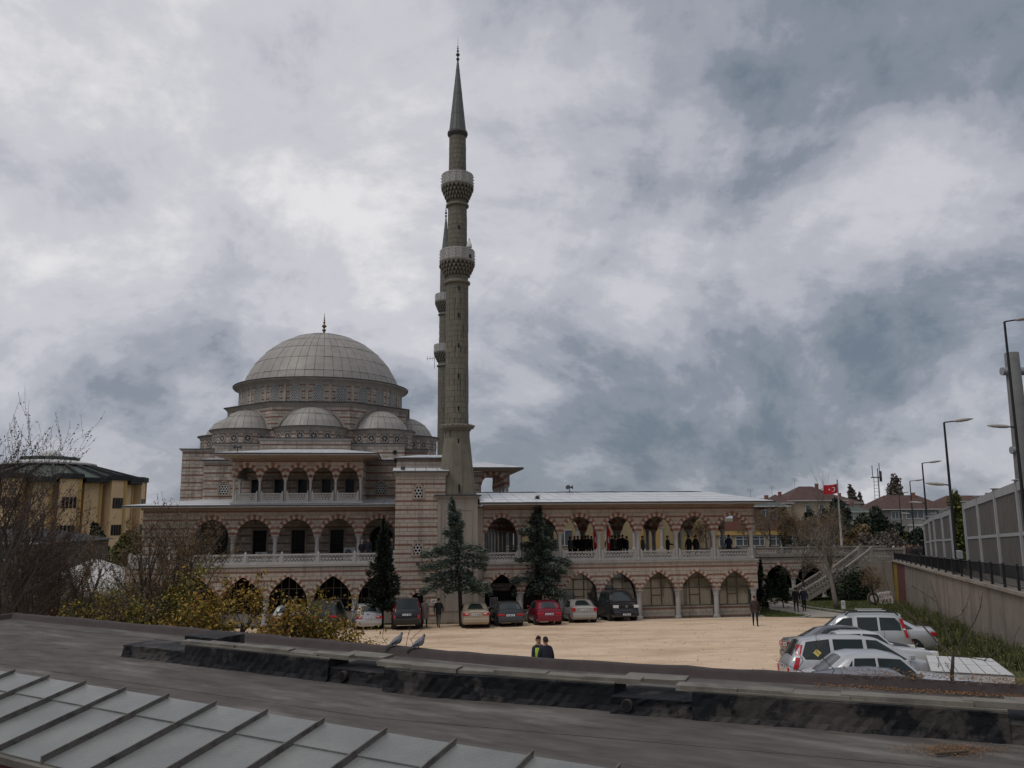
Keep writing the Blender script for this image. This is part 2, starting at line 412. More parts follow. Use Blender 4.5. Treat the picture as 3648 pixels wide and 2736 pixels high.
class Arch:
    """half span a, rise r, pointedness k; optional vertical jambs down to base"""
    def __init__(s, c, a, spring, r, k=.2, base=None, pad=0.):
        s.c, s.a, s.sp, s.r, s.k = c, a, spring, r, k; s.base = spring if base is None else base; s.pad = pad
        n = 120; pts = []
        for i in range(n+1):
            t = -math.cos(PI*i/n); pts.append((t*a, s.f(t)))
        s.pts = pts; d = [0.]
        for p, q in zip(pts, pts[1:]): d.append(d[-1]+math.hypot(q[0]-p[0], q[1]-p[1]))
        s.d = d
    def f(s, t):
        t = min(1., abs(t)); return s.r*((1-s.k)*math.sqrt(max(0, 1-t*t))+s.k*(1-t))
    def at(s, t):
        D = t*s.d[-1]
        for i in range(len(s.d)-1):
            if D <= s.d[i+1]:
                w = (D-s.d[i])/max(1e-9, s.d[i+1]-s.d[i]); p, q = s.pts[i], s.pts[i+1]
                x, y = p[0]+(q[0]-p[0])*w, p[1]+(q[1]-p[1])*w
                tx, ty = q[0]-p[0], q[1]-p[1]; l_ = math.hypot(tx, ty); return x, y, -ty/l_, tx/l_
        return s.a, 0., 1., 0.
    def half(s, h):
        """half width of the opening at height h (0 if above)"""
        if h <= s.sp: return s.a
        y = h-s.sp
        if y >= s.r: return 0.
        lo, hi = 0., 1.
        for _ in range(24):
            m_ = (lo+hi)/2
            if s.f(m_) > y: lo = m_
            else: hi = m_
        return lo*s.a
    def __call__(s, za, zb):
        if zb <= s.base+.02: return None
        h = (max(za, s.base)+zb)/2
        if h-s.sp > s.r+s.pad*.8: return None
        w = s.half(h-s.pad*.55) if h > s.sp else s.a
        w += s.pad*.75
        return (s.c-w, s.c+w)
    def outline(s, n=20, base=None):
        b_ = s.base if base is None else base
        pts = [(s.c-s.a, b_)] if b_ < s.sp-1e-6 else []
        pts += [(s.c+s.at(i/n)[0], s.sp+s.at(i/n)[1]) for i in range(n+1)]
        if b_ < s.sp-1e-6: pts.append((s.c+s.a, b_))
        return pts
def rect_hole(x0, x1, z0, z1):
    return lambda za, zb: (x0, x1) if (za+zb)/2 > z0 and (za+zb)/2 < z1 else None
def arch_wall(mb, P, s0, s1, top, arches, T, n=16):
    """solid wall between s0 and s1 from each arch curve (spring line elsewhere) up to top"""
    x = s0
    def blk(x0, z0, x1, z1):
        q1 = [P(x0, z0, 0), P(x1, z1, 0), P(x1, top, 0), P(x0, top, 0)]
        q0 = [P(x0, z0, -T), P(x1, z1, -T), P(x1, top, -T), P(x0, top, -T)]
        mb.hexa(q0, q1)
    for a in arches:
        if a.c-a.a > x+1e-4: blk(x, a.sp, a.c-a.a, a.sp)
        pts = a.outline(n, a.sp)
        for (p, q) in zip(pts, pts[1:]): blk(p[0], p[1], q[0], q[1])
        x = a.c+a.a
    if s1 > x+1e-4: blk(x, arches[-1].sp, s1, arches[-1].sp)
def voussoirs(parent, P, a, nv=13, w=.3, wr=None, T=.45, proud=.03, stuff=None, under=.015, mats=('stone_red', 'stone_white')):
    wr = wr or w
    for j in range(nv):
        t0, t1 = j/nv+.0015, (j+1)/nv-.0015
        red = (j % 2 == 0); ww = wr if red else w
        def inn(t):
            x, y, nx, ny = a.at(t); return (a.c+x-nx*under, a.sp+y-ny*under)
        def ou(t):
            x, y, nx, ny = a.at(t); return (a.c+x+nx*ww, a.sp+y+ny*ww)
        if t0 < .5 < t1:
            poly = [inn(t0), (a.c, a.sp+a.r-under), inn(t1), ou(t1), (a.c, a.sp+a.r+ww*1.12), ou(t0)]
        else:
            tm = (t0+t1)/2
            poly = [inn(t0), inn(tm), inn(t1), ou(t1), ou(tm), ou(t0)]
        poly = [(x, max(y, a.sp-.0)) for x, y in poly]
        b = stuff[0 if red else 1] if stuff is not None else MB()
        n_ = len(poly)
        b.loft([[P(x, y, -T-proud) for x, y in poly], [P(x, y, proud+.004*(j % 2)) for x, y in poly]])
        if stuff is None: bb(b, 'voussoir', mats[0] if red else mats[1], parent)
def column(parent, u, v, z0, z1, r, cap, wcap, m='marble', n=12):
    """shaft with base ring and a flared, faceted capital"""
    b = MB(); b.lathe([(r*1.45, z0), (r*1.45, z0+.08), (r*1.2, z0+.12), (r*1.25, z0+.16), (r*1.02, z0+.2), (r*.94, z1-cap-.05), (r*1.1, z1-cap-.04), (r*1.1, z1-cap)], n, (u, v, 0))
    c = bb(b, 'column', m, parent, 35)
    k = MB(); h = cap; rr = wcap/2*1.2; ph = PI/8
    k.lathe([(r*1.0, z1-h), (r*1.12, z1-h*.86), (r*1.02, z1-h*.8), (r+(rr-r)*.35, z1-h*.52), (r+(rr-r)*.3, z1-h*.48), (r+(rr-r)*.8, z1-h*.22), (rr, z1-h*.14)], 8, (u, v, 0), 0, ph)
    k.box(u-wcap/2, u+wcap/2, v-wcap/2, v+wcap/2, z1-h*.14+.001, z1)
    bb(k, 'capital', m, c); return c
def lattice_bars(mb, P, x0, x1, z0, z1, cell=.2, w=.055, d0=-.02, d1=.02):
    for ang in (R(60), R(-60), 0.):
        ca, sa = math.cos(ang), math.sin(ang); nx, nz = -sa, ca
        cs = [x*nx+z*nz for x in (x0, x1) for z in (z0, z1)]
        sp = cell*(.866 if ang else .866)
        k = math.ceil(min(cs)/sp)
        while k*sp < max(cs):
            c = k*sp; k += 1
            px, pz = nx*c, nz*c; t0, t1 = -1e9, 1e9; ok = True
            for (p, d, lo, hi) in ((px, ca, x0, x1), (pz, sa, z0, z1)):
                if abs(d) < 1e-9:
                    if p < lo or p > hi: ok = False
                else:
                    a_, b_ = (lo-p)/d, (hi-p)/d
                    t0, t1 = max(t0, min(a_, b_)), min(t1, max(a_, b_))
            if not ok or t1-t0 < .04: continue
            q = [(px+ca*t0-nx*w/2, pz+sa*t0-nz*w/2), (px+ca*t1-nx*w/2, pz+sa*t1-nz*w/2), (px+ca*t1+nx*w/2, pz+sa*t1+nz*w/2), (px+ca*t0+nx*w/2, pz+sa*t0+nz*w/2)]
            e = .001*(1+round(ang)) # keep the three bar families off one plane
            mb.hexa([P(a_, b_, d0+e) for a_, b_ in q], [P(a_, b_, d1+e*2) for a_, b_ in q])
def balustrade(parent, P, s0, s1, z0, z1, post=.12, finial=True, cell=.2, d=.07, posts=(1, 1), m='marble'):
    """pierced panel between two posts"""
    b = MB(); h = z1-z0
    def bx(a, c, e, f, dd): b.hexa([P(a, e, -dd), P(c, e, -dd), P(c, f, -dd), P(a, f, -dd)], [P(a, e, dd), P(c, e, dd), P(c, f, dd), P(a, f, dd)])
    if posts[0]: bx(s0, s0+post, z0, z1+.05, d+.03)
    if posts[1]: bx(s1-post, s1, z0, z1+.05, d+.03)
    a, c = s0+post*posts[0], s1-post*posts[1]
    bx(a, c, z0, z0+h*.22, d+.015); bx(a, c, z1-h*.14, z1, d+.02)
    bx(a, a+.1, z0+h*.22, z1-h*.14, d*.7); bx(c-.1, c, z0+h*.22, z1-h*.14, d*.7)
    if finial:
        for on, x in ((posts[0], s0+post/2), (posts[1], s1-post/2)):
            if on:
                q = [(x-post*.45, z1+.05), (x+post*.45, z1+.05)]
                b.add([P(q[0][0], z1+.05, -.06), P(q[1][0], z1+.05, -.06), P(q[1][0], z1+.05, .06), P(q[0][0], z1+.05, .06), P(x, z1+.2, 0)], [(0, 1, 4), (1, 2, 4), (2, 3, 4), (3, 0, 4)])
    o = bb(b, 'balustrade_panel', m, parent)
    k = MB(); lattice_bars(k, P, a+.1, c-.1, z0+h*.22, z1-h*.14, cell*1.15, .05, -.025, .025)
    bb(k, 'lattice', m, o); return o
def hex_screen(mb, P, a, z0, cell=.13, hole=.62, d0=.0, d1=.03):
    """honeycomb screen filling an Arch opening from z0 up"""
    r = cell/math.sqrt(3); zz = z0+r*.5; row = 0
    while zz < a.sp+a.r+r:
        hw = a.half(zz)
        x = a.c+(cell/2 if row % 2 else 0.)
        for sg in (1, -1):
            k = 0
            while True:
                cx_ = x+sg*k*cell if sg == 1 else x-(k+1)*cell
                if abs(cx_-a.c) > hw+cell*.2: break
                if hw > 0:
                    o_ = [(cx_+r*math.sin(PI/3*i), zz+r*math.cos(PI/3*i)) for i in range(6)]
                    i_ = [(cx_+r*hole*math.sin(PI/3*i), zz+r*hole*math.cos(PI/3*i)) for i in range(6)]
                    vs = [P(p, q, d1) for p, q in o_]+[P(p, q, d1) for p, q in i_]+[P(p, q, d0) for p, q in i_]
                    mb.add(vs, [(i, (i+1) % 6, 6+(i+1) % 6, 6+i) for i in range(6)]+[(6+i, 6+(i+1) % 6, 12+(i+1) % 6, 12+i) for i in range(6)])
                k += 1
        zz += r*1.5; row += 1
def arch_frame(mb, P, a, w, d0, d1, n=16, sill=True):
    """raised surround following an arch with jambs"""
    A2 = [(a.c-a.a, a.base)]+[(a.c+a.at(i/n)[0], a.sp+a.at(i/n)[1]) for i in range(n+1)]+[(a.c+a.a, a.base)]
    O2 = [(a.c-a.a-w, a.base)]+[(a.c+a.at(i/n)[0]+a.at(i/n)[2]*w, a.sp+a.at(i/n)[1]+a.at(i/n)[3]*w) for i in range(n+1)]+[(a.c+a.a+w, a.base)]
    m_ = len(A2)//2; O2[m_] = (a.c, a.sp+a.r+w*1.25)
    for i in range(len(A2)-1):
        q = [A2[i], A2[i+1], O2[i+1], O2[i]]
        mb.hexa([P(x, y, d0) for x, y in q], [P(x, y, d1) for x, y in q])
    if sill:
        q = [(a.c-a.a-w, a.base-w*.8), (a.c+a.a+w, a.base-w*.8), (a.c+a.a+w, a.base), (a.c-a.a-w, a.base)]
        mb.hexa([P(x, y, d0) for x, y in q], [P(x, y, d1+.02) for x, y in q])
def screen_window(parent, P, a, fw=.12, cell=.14, m='frame_stone', hole=.62, sill=True, glass='glass_dark'):
    b = MB(); arch_frame(b, P, a, fw, -.02, .05, sill=sill); o = bb(b, 'window', m, parent)
    g = MB(); pts = a.outline(16); g.add([P(x, y, .006) for x, y in pts], [tuple(range(len(pts)))]); bb(g, 'pane', glass, o)
    k = MB(); hex_screen(k, P, a, a.base, cell, hole, .012, .034); bb(k, 'screen', 'marble', o); return o
def sheet_roof(parent, p00, p10, p11, p01, nu, nv, m='roof_metal', t=.025, gap=.02, seed=0, name='roof_sheet', stagger=True):
    """metal sheets over a (warped) quad given eave-left, eave-right, ridge-right, ridge-left"""
    r = random.Random(seed+nu); A = [Vector(p) for p in (p00, p10, p11, p01)]
    def pt(a, b_): return (A[0]*(1-a)+A[1]*a)*(1-b_)+(A[3]*(1-a)+A[2]*a)*b_
    nrm = (A[1]-A[0]).cross(A[3]-A[0]).normalized()
    if nrm.z < 0: nrm = -nrm
    for j in range(nv):
        for i in range(nu):
            a0, a1 = i/nu, (i+1)/nu; b0, b1 = j/nv, (j+1)/nv
            du = gap/max(.5, (A[1]-A[0]).length); dv = gap*.6/max(.5, (A[3]-A[0]).length)
            h = t+r.uniform(0, .012)
            q = [pt(a0+du, b0+dv*0), pt(a1-du, b0), pt(a1-du, b1-dv), pt(a0+du, b1-dv)]
            bb(MB().hexa(q, [p+nrm*(h+(.012 if k < 2 else 0)) for k, p in enumerate(q)]), name, m, parent)
def cornice(mb, pts, prof, closed=False):
    """sweep (outward, z) profile along plan polyline pts (u,v), outward = right-hand normal"""
    n = len(pts); rings = []
    for i in range(n):
        p = Vector(pts[i]); a = Vector(pts[i-1]) if (i > 0 or closed) else None; c = Vector(pts[(i+1) % n]) if (i < n-1 or closed) else None
        ns = []
        if a is not None: d = (p-a).normalized(); ns.append(Vector((d.y, -d.x)))
        if c is not None: d = (c-p).normalized(); ns.append(Vector((d.y, -d.x)))
        if len(ns) == 2:
            m_ = (ns[0]+ns[1]).normalized(); k = 1/max(.3, m_.dot(ns[0])); nn = m_*k
        else: nn = ns[0]
        rings.append([(p.x+nn.x*o, p.y+nn.y*o, z) for o, z in prof])
    if closed: rings.append(rings[0])
    mb.loft(rings, 0, True, not closed)
# ================================================================== right arcade wing
WING = bthing('arcade_wing', 'two-storey striped stone arcade wing with white metal roof right of the minaret', 'building', 7.5, 2.7)
RC = [-2.08, .5, 3.28, 6.06, 8.84, 11.62, 14.40, 17.16]
st = Stones(); Pf = front(0)
SP2, SP1 = 6.0, 2.0
up = [Arch((a+c)/2, (c-a)/2-.26, SP2, 1.06, .12, pad=.24) for a, c in zip(RC, RC[1:])]
lo = [Arch((a+c)/2, (c-a)/2-.22, SP1, 1.22, .48, pad=.17) for a, c in zip(RC, RC[1:])]
b = MB(); arch_wall(b, Pf, -2.08, 17.42, 7.72, up, .42); bb(b, 'upper_wall', 'mortar', WING)
b = MB(); arch_wall(b, Pf, -2.08, 17.42, 3.88, lo, .5); bb(b, 'lower_wall', 'mortar', WING)
courses(st, Pf, -2.08, 17.44, SP2, 7.70, up, prio=1.2)
courses(st, Pf, -2.08, 17.44, SP1, 3.86, lo, prio=1.5)
courses(st, rside(17.42), 0, .42, SP2, 7.7); courses(st, rside(17.42), 0, .5, SP1, 3.86)
for a in up: voussoirs(WING, Pf, a, 21, .21, .28, .42)
for a in lo: voussoirs(WING, Pf, a, 23, .185, .185, .5)
for i, u in enumerate(RC):
    if i == 0: continue
    column(WING, u, .21, 0, SP1, .185, .42, .5)
    column(WING, u, .19, 4.02, SP2, .145, .42, .44)
# pier closing the gap to the minaret
bb(MB().box(-2.58, -1.98, .02, .5, -.1, 7.72), 'end_pier', 'stone_white', WING)
# ledge, balustrades
b = MB(); b.box(-2.1, 17.55, -.13, .5, 3.885, 4.0); b.box(-2.1, 17.5, -.08, .5, 3.80, 3.884); bb(b, 'ledge', 'stone_trim', WING)
for i, (a, c) in enumerate(zip(RC, RC[1:])):
    balustrade(WING, front(.12), a+.14, c-.14, 4.01, 4.66, .13, True)
for (v0, v1) in ((.35, 2.9), (3.0, 5.3)):
    balustrade(WING, rside(17.25), v0, v1, 4.01, 4.66, .13, True)
# cornice, eave and roof
b = MB(); b.box(-2.1, 17.5, -.06, .45, 7.722, 7.84); bb(b, 'cornice', 'soffit', WING)
EV = -1.15
b = MB()
b.add([(-2.35, EV, 7.90), (18.5, EV, 7.90), (17.45, .02, 7.845), (-2.1, .02, 7.845)], [(0, 1, 2, 3)])
b.add([(18.5, EV, 7.90), (18.5, 6.6, 7.90), (17.45, 5.5, 7.845), (17.45, .02, 7.845)], [(0, 1, 2, 3)])
bb(b, 'soffit', 'soffit', WING)
b = MB(); b.box(-2.35, 18.5, EV-.03, EV+.02, 7.885, 7.955); b.box(18.45, 18.53, EV-.03, 6.6, 7.885, 7.955); bb(b, 'eave_strip', 'marble', WING)
b = MB(); b.box(-2.4, 18.56, EV-.06, EV+.01, 7.957, 8.05); b.box(18.49, 18.57, EV-.06, 6.6, 7.957, 8.05); bb(b, 'gutter', 'cornice', WING)
RZ = 8.78
b = MB(); b.add([(-2.4, EV, 8.02), (18.5, EV, 8.02), (15.1, 2.75, RZ), (-2.4, 2.75, RZ), (18.5, 6.6, 8.02), (-2.4, 6.6, 8.02)], [(0, 1, 2, 3), (1, 4, 2), (4, 5, 3, 2), (0, 3, 5)]); RF = bb(b, 'roof', 'lead_dark', WING)
sheet_roof(RF, (-2.38, EV, 8.025), (18.5, EV, 8.025), (15.1, 2.72, RZ), (-2.38, 2.72, RZ), 21, 4, seed=1)
sheet_roof(RF, (18.5, EV, 8.025), (18.5, 6.6, 8.025), (15.2, 2.85, RZ), (15.2, 2.65, RZ), 6, 4, seed=2)
b = MB(); b.tube([(-2.4+i*1.0, 2.75, RZ+.05+.02*math.sin(i*2.1)) for i in range(18)], .035, 5); bb(b, 'ridge_cable', 'iron', WING)
# gallery floor, ceiling, rear arcade
b = MB(); b.box(-4.4, 17.4, .5, 27, 3.6, 3.9); bb(b, 'gallery_floor', 'wall_inner', WING)
b = MB(); b.box(-2.1, 17.4, .44, 6.2, 7.72, 7.83); bb(b, 'ceiling', 'wall_inner', WING)
upb = [Arch((a+c)/2, (c-a)/2-.26, SP2, 1.06, .12, pad=.24) for a, c in zip(RC[1:], RC[2:])]
b = MB(); arch_wall(b, front(5.4), .5, 17.3, 7.70, upb, .4); bb(b, 'rear_wall', 'mortar', WING)
courses(st, front(5.4), .5, 17.3, SP2, 7.7, upb, prio=.2)
vs_ = (MB(), MB())
for a in upb: voussoirs(WING, front(5.4), a, 13, .25, .32, .4, stuff=vs_)
for vv, z_, du_ in ((10.8, 'inner', 1.05), (22.0, 'far', -.9)):
    upb = [Arch(a.c+du_, a.a, a.sp, a.r, .12, pad=.24) for a in upb]
    d2_ = du_+(0 if vv < 12 else 1.05)
    b = MB(); arch_wall(b, front(vv), .5+d2_, 17.3+d2_, 7.70, upb, .4); bb(b, z_+'_arcade_wall', 'mortar', WING)
    if vv < 12: courses(st, front(vv), .5+du_, 17.3+du_, SP2, 7.7, upb, prio=.1)
    for a in upb: voussoirs(WING, front(vv), a, 13, .25, .32, .4, stuff=vs_)
    for u in RC[1:]: column(WING, u+du_+(0 if vv < 12 else 1.05), vv+.2, 3.9, SP2, .145, .42, .44, n=8)
bb(MB().box(.5, 17.4, 6.2, 11.3, 7.72, 7.83), 'ceiling', 'wall_inner', WING)
b = MB(); b.box(.4, 17.5, 6.6, 11.6, 7.9, 8.1); b.box(.4, 17.5, 21.6, 27, 7.75, 8.1); bb(b, 'portico_roof', 'lead_dark', WING)
# arcade along the prayer hall, running away from the viewer, and a cross arch row at the right end
VC = [5.4+2.78*i for i in range(8)]
upc = [Arch((a+c)/2, (c-a)/2-.26, SP2, 1.06, .12, pad=.24) for a, c in zip(VC, VC[1:])]
b = MB(); arch_wall(b, rside(.5), VC[0], VC[-1], 7.7, upc, .4); bb(b, 'court_wall', 'mortar', WING)
courses(st, rside(.5), VC[0], VC[-1], SP2, 7.7, upc, prio=.2)
for a in upc: voussoirs(WING, rside(.5), a, 13, .25, .32, .4, stuff=vs_)
for k, nm in ((0, 'red_voussoirs'), (1, 'white_voussoirs')):
    tag(bb(vs_[k], nm, 'stone_red' if k == 0 else 'stone_white', WING), kind='stuff')
for u in RC[1:]: column(WING, u, 5.6, 3.9, SP2, .145, .42, .44, n=8)
for v in VC[1:]: column(WING, .3, v, 3.9, SP2, .145, .42, .44, n=8)
b = MB(); b.box(-4.4, .1, 5.4, 26, 7.74, 7.85); bb(b, 'ceiling', 'wall_inner', WING)
# the room behind the lower arches: dado, window frames, curtains and panes
def pane_mat():
    m_ = bpy.data.materials.new('pane_clear'); m_.use_nodes = True; t = m_.node_tree; t.nodes.clear()
    o_ = t.nodes.new('ShaderNodeOutputMaterial'); mx_ = t.nodes.new('ShaderNodeMixShader'); g_ = t.nodes.new('ShaderNodeBsdfGlossy'); tr_ = t.nodes.new('ShaderNodeBsdfTransparent')
    lw = t.nodes.new('ShaderNodeLayerWeight'); lw.inputs[0].default_value = .25
    g_.inputs['Roughness'].default_value = .06; tr_.inputs[0].default_value = (.86, .88, .87, 1); g_.inputs[0].default_value = (.8, .85, .9, 1)
    mr_ = t.nodes.new('ShaderNodeMapRange'); mr_.inputs[3].default_value = .07; mr_.inputs[4].default_value = .6
    t.links.new(lw.outputs[1], mr_.inputs[0]); t.links.new(mr_.outputs[0], mx_.inputs[0])
    t.links.new(tr_.outputs[0], mx_.inputs[1]); t.links.new(g_.outputs[0], mx_.inputs[2]); t.links.new(mx_.outputs[0], o_.inputs[0])
    MT['pane_clear'] = m_
pane_mat()
b = MB(); b.box(-2.1, 17.3, 1.9, 2.0, -.3, 3.6); b.box(-2.1, 17.3, .5, 1.9, -.3, .02); bb(b, 'room_back', 'wall_inner', WING)
for i, (a, c) in enumerate(zip(RC, RC[1:])):
    if i == 0: continue
    v = .52
    if i == 1:   # dark half-open bay beside the entrance
        b = MB(); b.box(a+.2, a+.2+.95, v+.02, v+.1, .0, 3.1); bb(b, 'dark_door', 'glass_dark', WING)
        a2 = a+1.1
    else: a2 = a
    b = MB(); b.box(a+.1, c-.1, v, v+.3, -.05, .72); bb(b, 'dado', 'mortar', WING)
    courses(st, front(v), a+.16, c-.16, 0, .70, prio=1.0)
    b = MB(); b.box(a+.1, c-.1, v-.04, v+.3, .722, .79); bb(b, 'window_sill', 'stone_trim', WING)
    f = MB(); x0, x1 = a2+.16, c-.16; w3 = x1-x0
    for k, x in enumerate((x0, x0+w3*.33, x0+w3*.63, x1)): f.box(x-.035, x+.035, v+.02, v+.09, .79, 3.2)
    for z in (.83, 2.05, 2.72): f.box(x0, x1, v+.025, v+.085, z-.035, z+.035)
    f.box(x0+w3*.33, x0+w3*.63, v+.01, v+.08, 1.52, 1.60)
    fr = bb(f, 'window_frame', 'mullion', WING)
    bb(MB().box(x0, x1, v+.05, v+.06, .8, 3.2), 'pane', 'pane_clear', fr)
    rr = random.Random(40+i); x = x0
    gaps = {2: (.72, 1.0), 3: (.68, 1.0), 4: (-1, -1), 5: (.17, .28), 6: (.0, .12)}.get(i, (-1, -1))
    cm = MB(); n = 70; pts = [(x0+w3*k/n) for k in range(n+1)]
    for k in range(n):
        t = k/n
        if gaps[0] <= t <= gaps[1]: continue
        y0, y1 = v+.22+.025*math.sin(k*1.9+.6*math.sin(k*.7)), v+.22+.025*math.sin((k+1)*1.9+.6*math.sin((k+1)*.7))
        cm.add([(pts[k], y0, .75), (pts[k+1], y1, .75), (pts[k+1], y1, 3.3), (pts[k], y0, 3.3)], [(0, 1, 2, 3)])
    bb(cm, 'curtain', 'curtain', WING)
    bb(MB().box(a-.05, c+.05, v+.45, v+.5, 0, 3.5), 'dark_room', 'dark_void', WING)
# dark entrance passage with an inscription board and a notice
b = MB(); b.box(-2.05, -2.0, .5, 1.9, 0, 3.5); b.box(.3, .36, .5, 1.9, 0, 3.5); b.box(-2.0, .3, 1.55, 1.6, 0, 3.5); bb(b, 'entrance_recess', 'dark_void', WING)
bb(MB().box(.25, .5, .45, .62, 0, 2.0), 'entrance_pier', 'marble', WING)
b = MB(); b.box(-1.65, .05, 1.42, 1.46, 1.95, 2.5); bd = bb(b, 'inscription_board', 'glass_dark', WING)
b = MB(); rr = random.Random(9)
for row in range(2):
    x = -1.6
    while x < -.05:
        w = rr.uniform(.04, .10); h = rr.uniform(.09, .19); z = 2.02+row*.24
        b.box(x, x+.025, 1.40, 1.419, z, z+h); b.box(x, x+w, 1.40, 1.4185, z+rr.uniform(0, .08), z+rr.uniform(.09, .11)); x += w+.05
bb(b, 'inscription', 'stone_trim', bd)
b = MB(); b.bevbox(-1.55, -1.0, .9, .92, .95, 1.6, .005); nb = bb(b, 'notice', 'steel', WING)
b = MB(); [b.box(-1.5+.12*k, -1.42+.12*k, .893, .899, 1.0, 1.55) for k in range(4)]; bb(b, 'notice_column', 'plastic_grey', nb)
st.emit(WING)

# ================================================================== prayer hall with dome and left gallery
HALL = bthing('mosque', 'domed mosque hall of pale and red striped stone with arcaded left gallery', 'mosque', -15.5, 14)
st = Stones(); UC, VCn = -15.6, 22.8
# --- left gallery, lower storey
LC = [-25.45, -22.5, -19.55, -16.6, -13.65, -10.7, -7.9]
lo = [Arch((a+c)/2, (c-a)/2-.22, 1.8, 1.46, .45, pad=.17) for a, c in zip(LC, LC[1:])]
b = MB(); arch_wall(b, front(.6), -25.6, -7.9, 3.88, lo, .5); bb(b, 'lower_wall', 'mortar', HALL)
courses(st, front(.6), -25.6, -7.9, 1.8, 3.86, lo, prio=1.4)
for a in lo: voussoirs(HALL, front(.6), a, 23, .19, .19, .5)
for u in LC: column(HALL, u, .82, 0, 1.8, .2, .42, .46)
b = MB(); b.box(-25.7, -7.9, 1.1, 1.25, 0, .8); bb(b, 'dado', 'plaster', HALL)
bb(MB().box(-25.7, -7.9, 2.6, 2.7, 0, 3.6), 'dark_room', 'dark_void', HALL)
bb(MB().box(-25.6, -25.5, .6, 20, 0, 3.88), 'end_wall', 'mortar', HALL)
f = MB()
for a in lo:
    for k in range(-2, 3): f.box(a.c+k*.5-.025, a.c+k*.5+.025, 1.12, 1.17, .8, 3.3)
    for z in (.85, 1.7, 2.4): f.box(a.c-1.3, a.c+1.3, 1.115, 1.165, z-.025, z+.025)
bb(f, 'grille', 'mullion', HALL)
b = MB(); b.box(-25.75, -7.95, .47, 3.3, 3.885, 4.0); bb(b, 'ledge', 'stone_trim', HALL)
BP = [-25.4, -22.85, -20.35, -18.0, -15.62, -13.22, -10.8, -8.15]
for i, (a, c) in enumerate(zip(BP, BP[1:])): balustrade(HALL, front(.72), a-.07, c+.07 if i == len(BP)-2 else c-.075, 4.01, 4.72, .15, True, posts=(1, 1 if i == len(BP)-2 else 0))
balustrade(HALL, lside(-25.38), 1.0, 3.1, 4.01, 4.72, .13, True)
# --- left gallery, upper storey
GC = [-22.25, -19.4, -16.5, -13.6, -10.7, -7.85]
up = [Arch((a+c)/2, (c-a)/2-.27, 5.95, 1.12, .12, pad=.26) for a, c in zip(GC, GC[1:])]
b = MB(); arch_wall(b, front(3.2), -22.25, -7.85, 7.72, up, .4); b.box(-25.45, -22.2, 3.2, 3.6, 3.9, 7.72); b.box(-22.25, -21.98, 3.2, 3.6, 3.9, 5.95)
b.box(-25.45, -25.05, 3.602, 20, 3.9, 7.72); bb(b, 'upper_wall', 'mortar', HALL)
courses(st, front(3.2), -25.47, -7.9, 4.0, 7.7, [a for a in up]+[lambda za, zb: (-21.98, -7) if zb < 5.97 else None], prio=1.1)
courses(st, lside(-25.45), 3.2, 12, 4.0, 7.7)
for a in up: voussoirs(HALL, front(3.2), a, 21, .23, .30, .4)
for u in GC[1:-1]: column(HALL, u, 3.38, 4.0, 5.95, .15, .45, .5)
# recessed wall with its tall dark windows
ws = (-20.85, -18.08, -15.3, -12.48)
wh = [rect_hole(c-.60, c+.60, 4.0, 6.36) for c in ws]; dh = Arch(-9.2, .85, 5.6, .9, .15, base=3.9, pad=.1)
bb(MB().box(-22.3, -7.8, 6.4, 6.6, 3.9, 7.75), 'inner_wall', 'mortar', HALL)
courses(st, front(6.4), -22.2, -7.8, 4.0, 7.7, wh+[dh], prio=.6)
for k, c in enumerate(ws):
    b = MB(); b.box(c-.60, c-.49, 6.33, 6.43, 4.0, 6.36); b.box(c+.49, c+.60, 6.33, 6.43, 4.0, 6.36); b.box(c-.489, c+.489, 6.33, 6.43, 6.24, 6.36)
    w = bb(b, 'window', 'frame_stone', HALL); bb(MB().box(c-.49, c+.49, 6.375, 6.385, 4.0, 6.24), 'pane', 'glass_dark', w)
    g = MB(); [g.box(c-.44+.22*j-.012, c-.44+.22*j+.012, 6.35, 6.37, 4.0, 6.24) for j in range(5)]; [g.box(c-.48, c+.48, 6.345, 6.368, 4.3+.3*j, 4.32+.3*j) for j in range(6)]; bb(g, 'window_bars', 'iron', w)
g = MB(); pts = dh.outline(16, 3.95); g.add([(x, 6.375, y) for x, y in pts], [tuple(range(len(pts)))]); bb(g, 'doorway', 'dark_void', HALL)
bb(MB().box(-22.3, -7.8, 3.6, 6.4, 7.62, 7.74), 'ceiling', 'wall_inner', HALL)
# eave and lean-to roof of the gallery
EV = 1.95
b = MB(); b.box(-25.6, -8.05, 3.12, 3.3, 7.722, 7.83); bb(b, 'cornice', 'soffit', HALL)
b = MB(); b.add([(-26.5, EV, 7.88), (-8.06, EV, 7.88), (-8.06, 3.25, 7.832), (-25.5, 3.25, 7.832)], [(0, 1, 2, 3)]); b.add([(-26.5, EV, 7.88), (-25.5, 3.25, 7.832), (-25.5, 14, 7.832), (-26.5, 14, 7.88)], [(0, 1, 2, 3)]); bb(b, 'soffit', 'soffit', HALL)
b = MB(); b.box(-26.5, -8.07, EV-.03, EV+.02, 7.865, 7.93); bb(b, 'eave_strip', 'marble', HALL)
b = MB(); b.box(-26.55, -8.07, EV-.06, EV+.01, 7.932, 8.02); b.box(-26.56, -26.5, EV-.06, 14, 7.932, 8.02); bb(b, 'gutter', 'cornice', HALL)
b = MB(); b.add([(-26.5, EV, 7.99), (-8.07, EV, 7.99), (-8.07, 7.0, 8.5), (-22.4, 7.0, 8.5), (-22.4, 14, 8.5), (-26.5, 14, 7.99)], [(0, 1, 2, 3), (0, 3, 4, 5)]); RF = bb(b, 'gallery_roof', 'lead_dark', HALL)
sheet_roof(RF, (-26.5, EV, 7.995), (-8.1, EV, 7.995), (-8.1, 7.0, 8.5), (-22.4, 7.0, 8.5), 20, 4, seed=3)
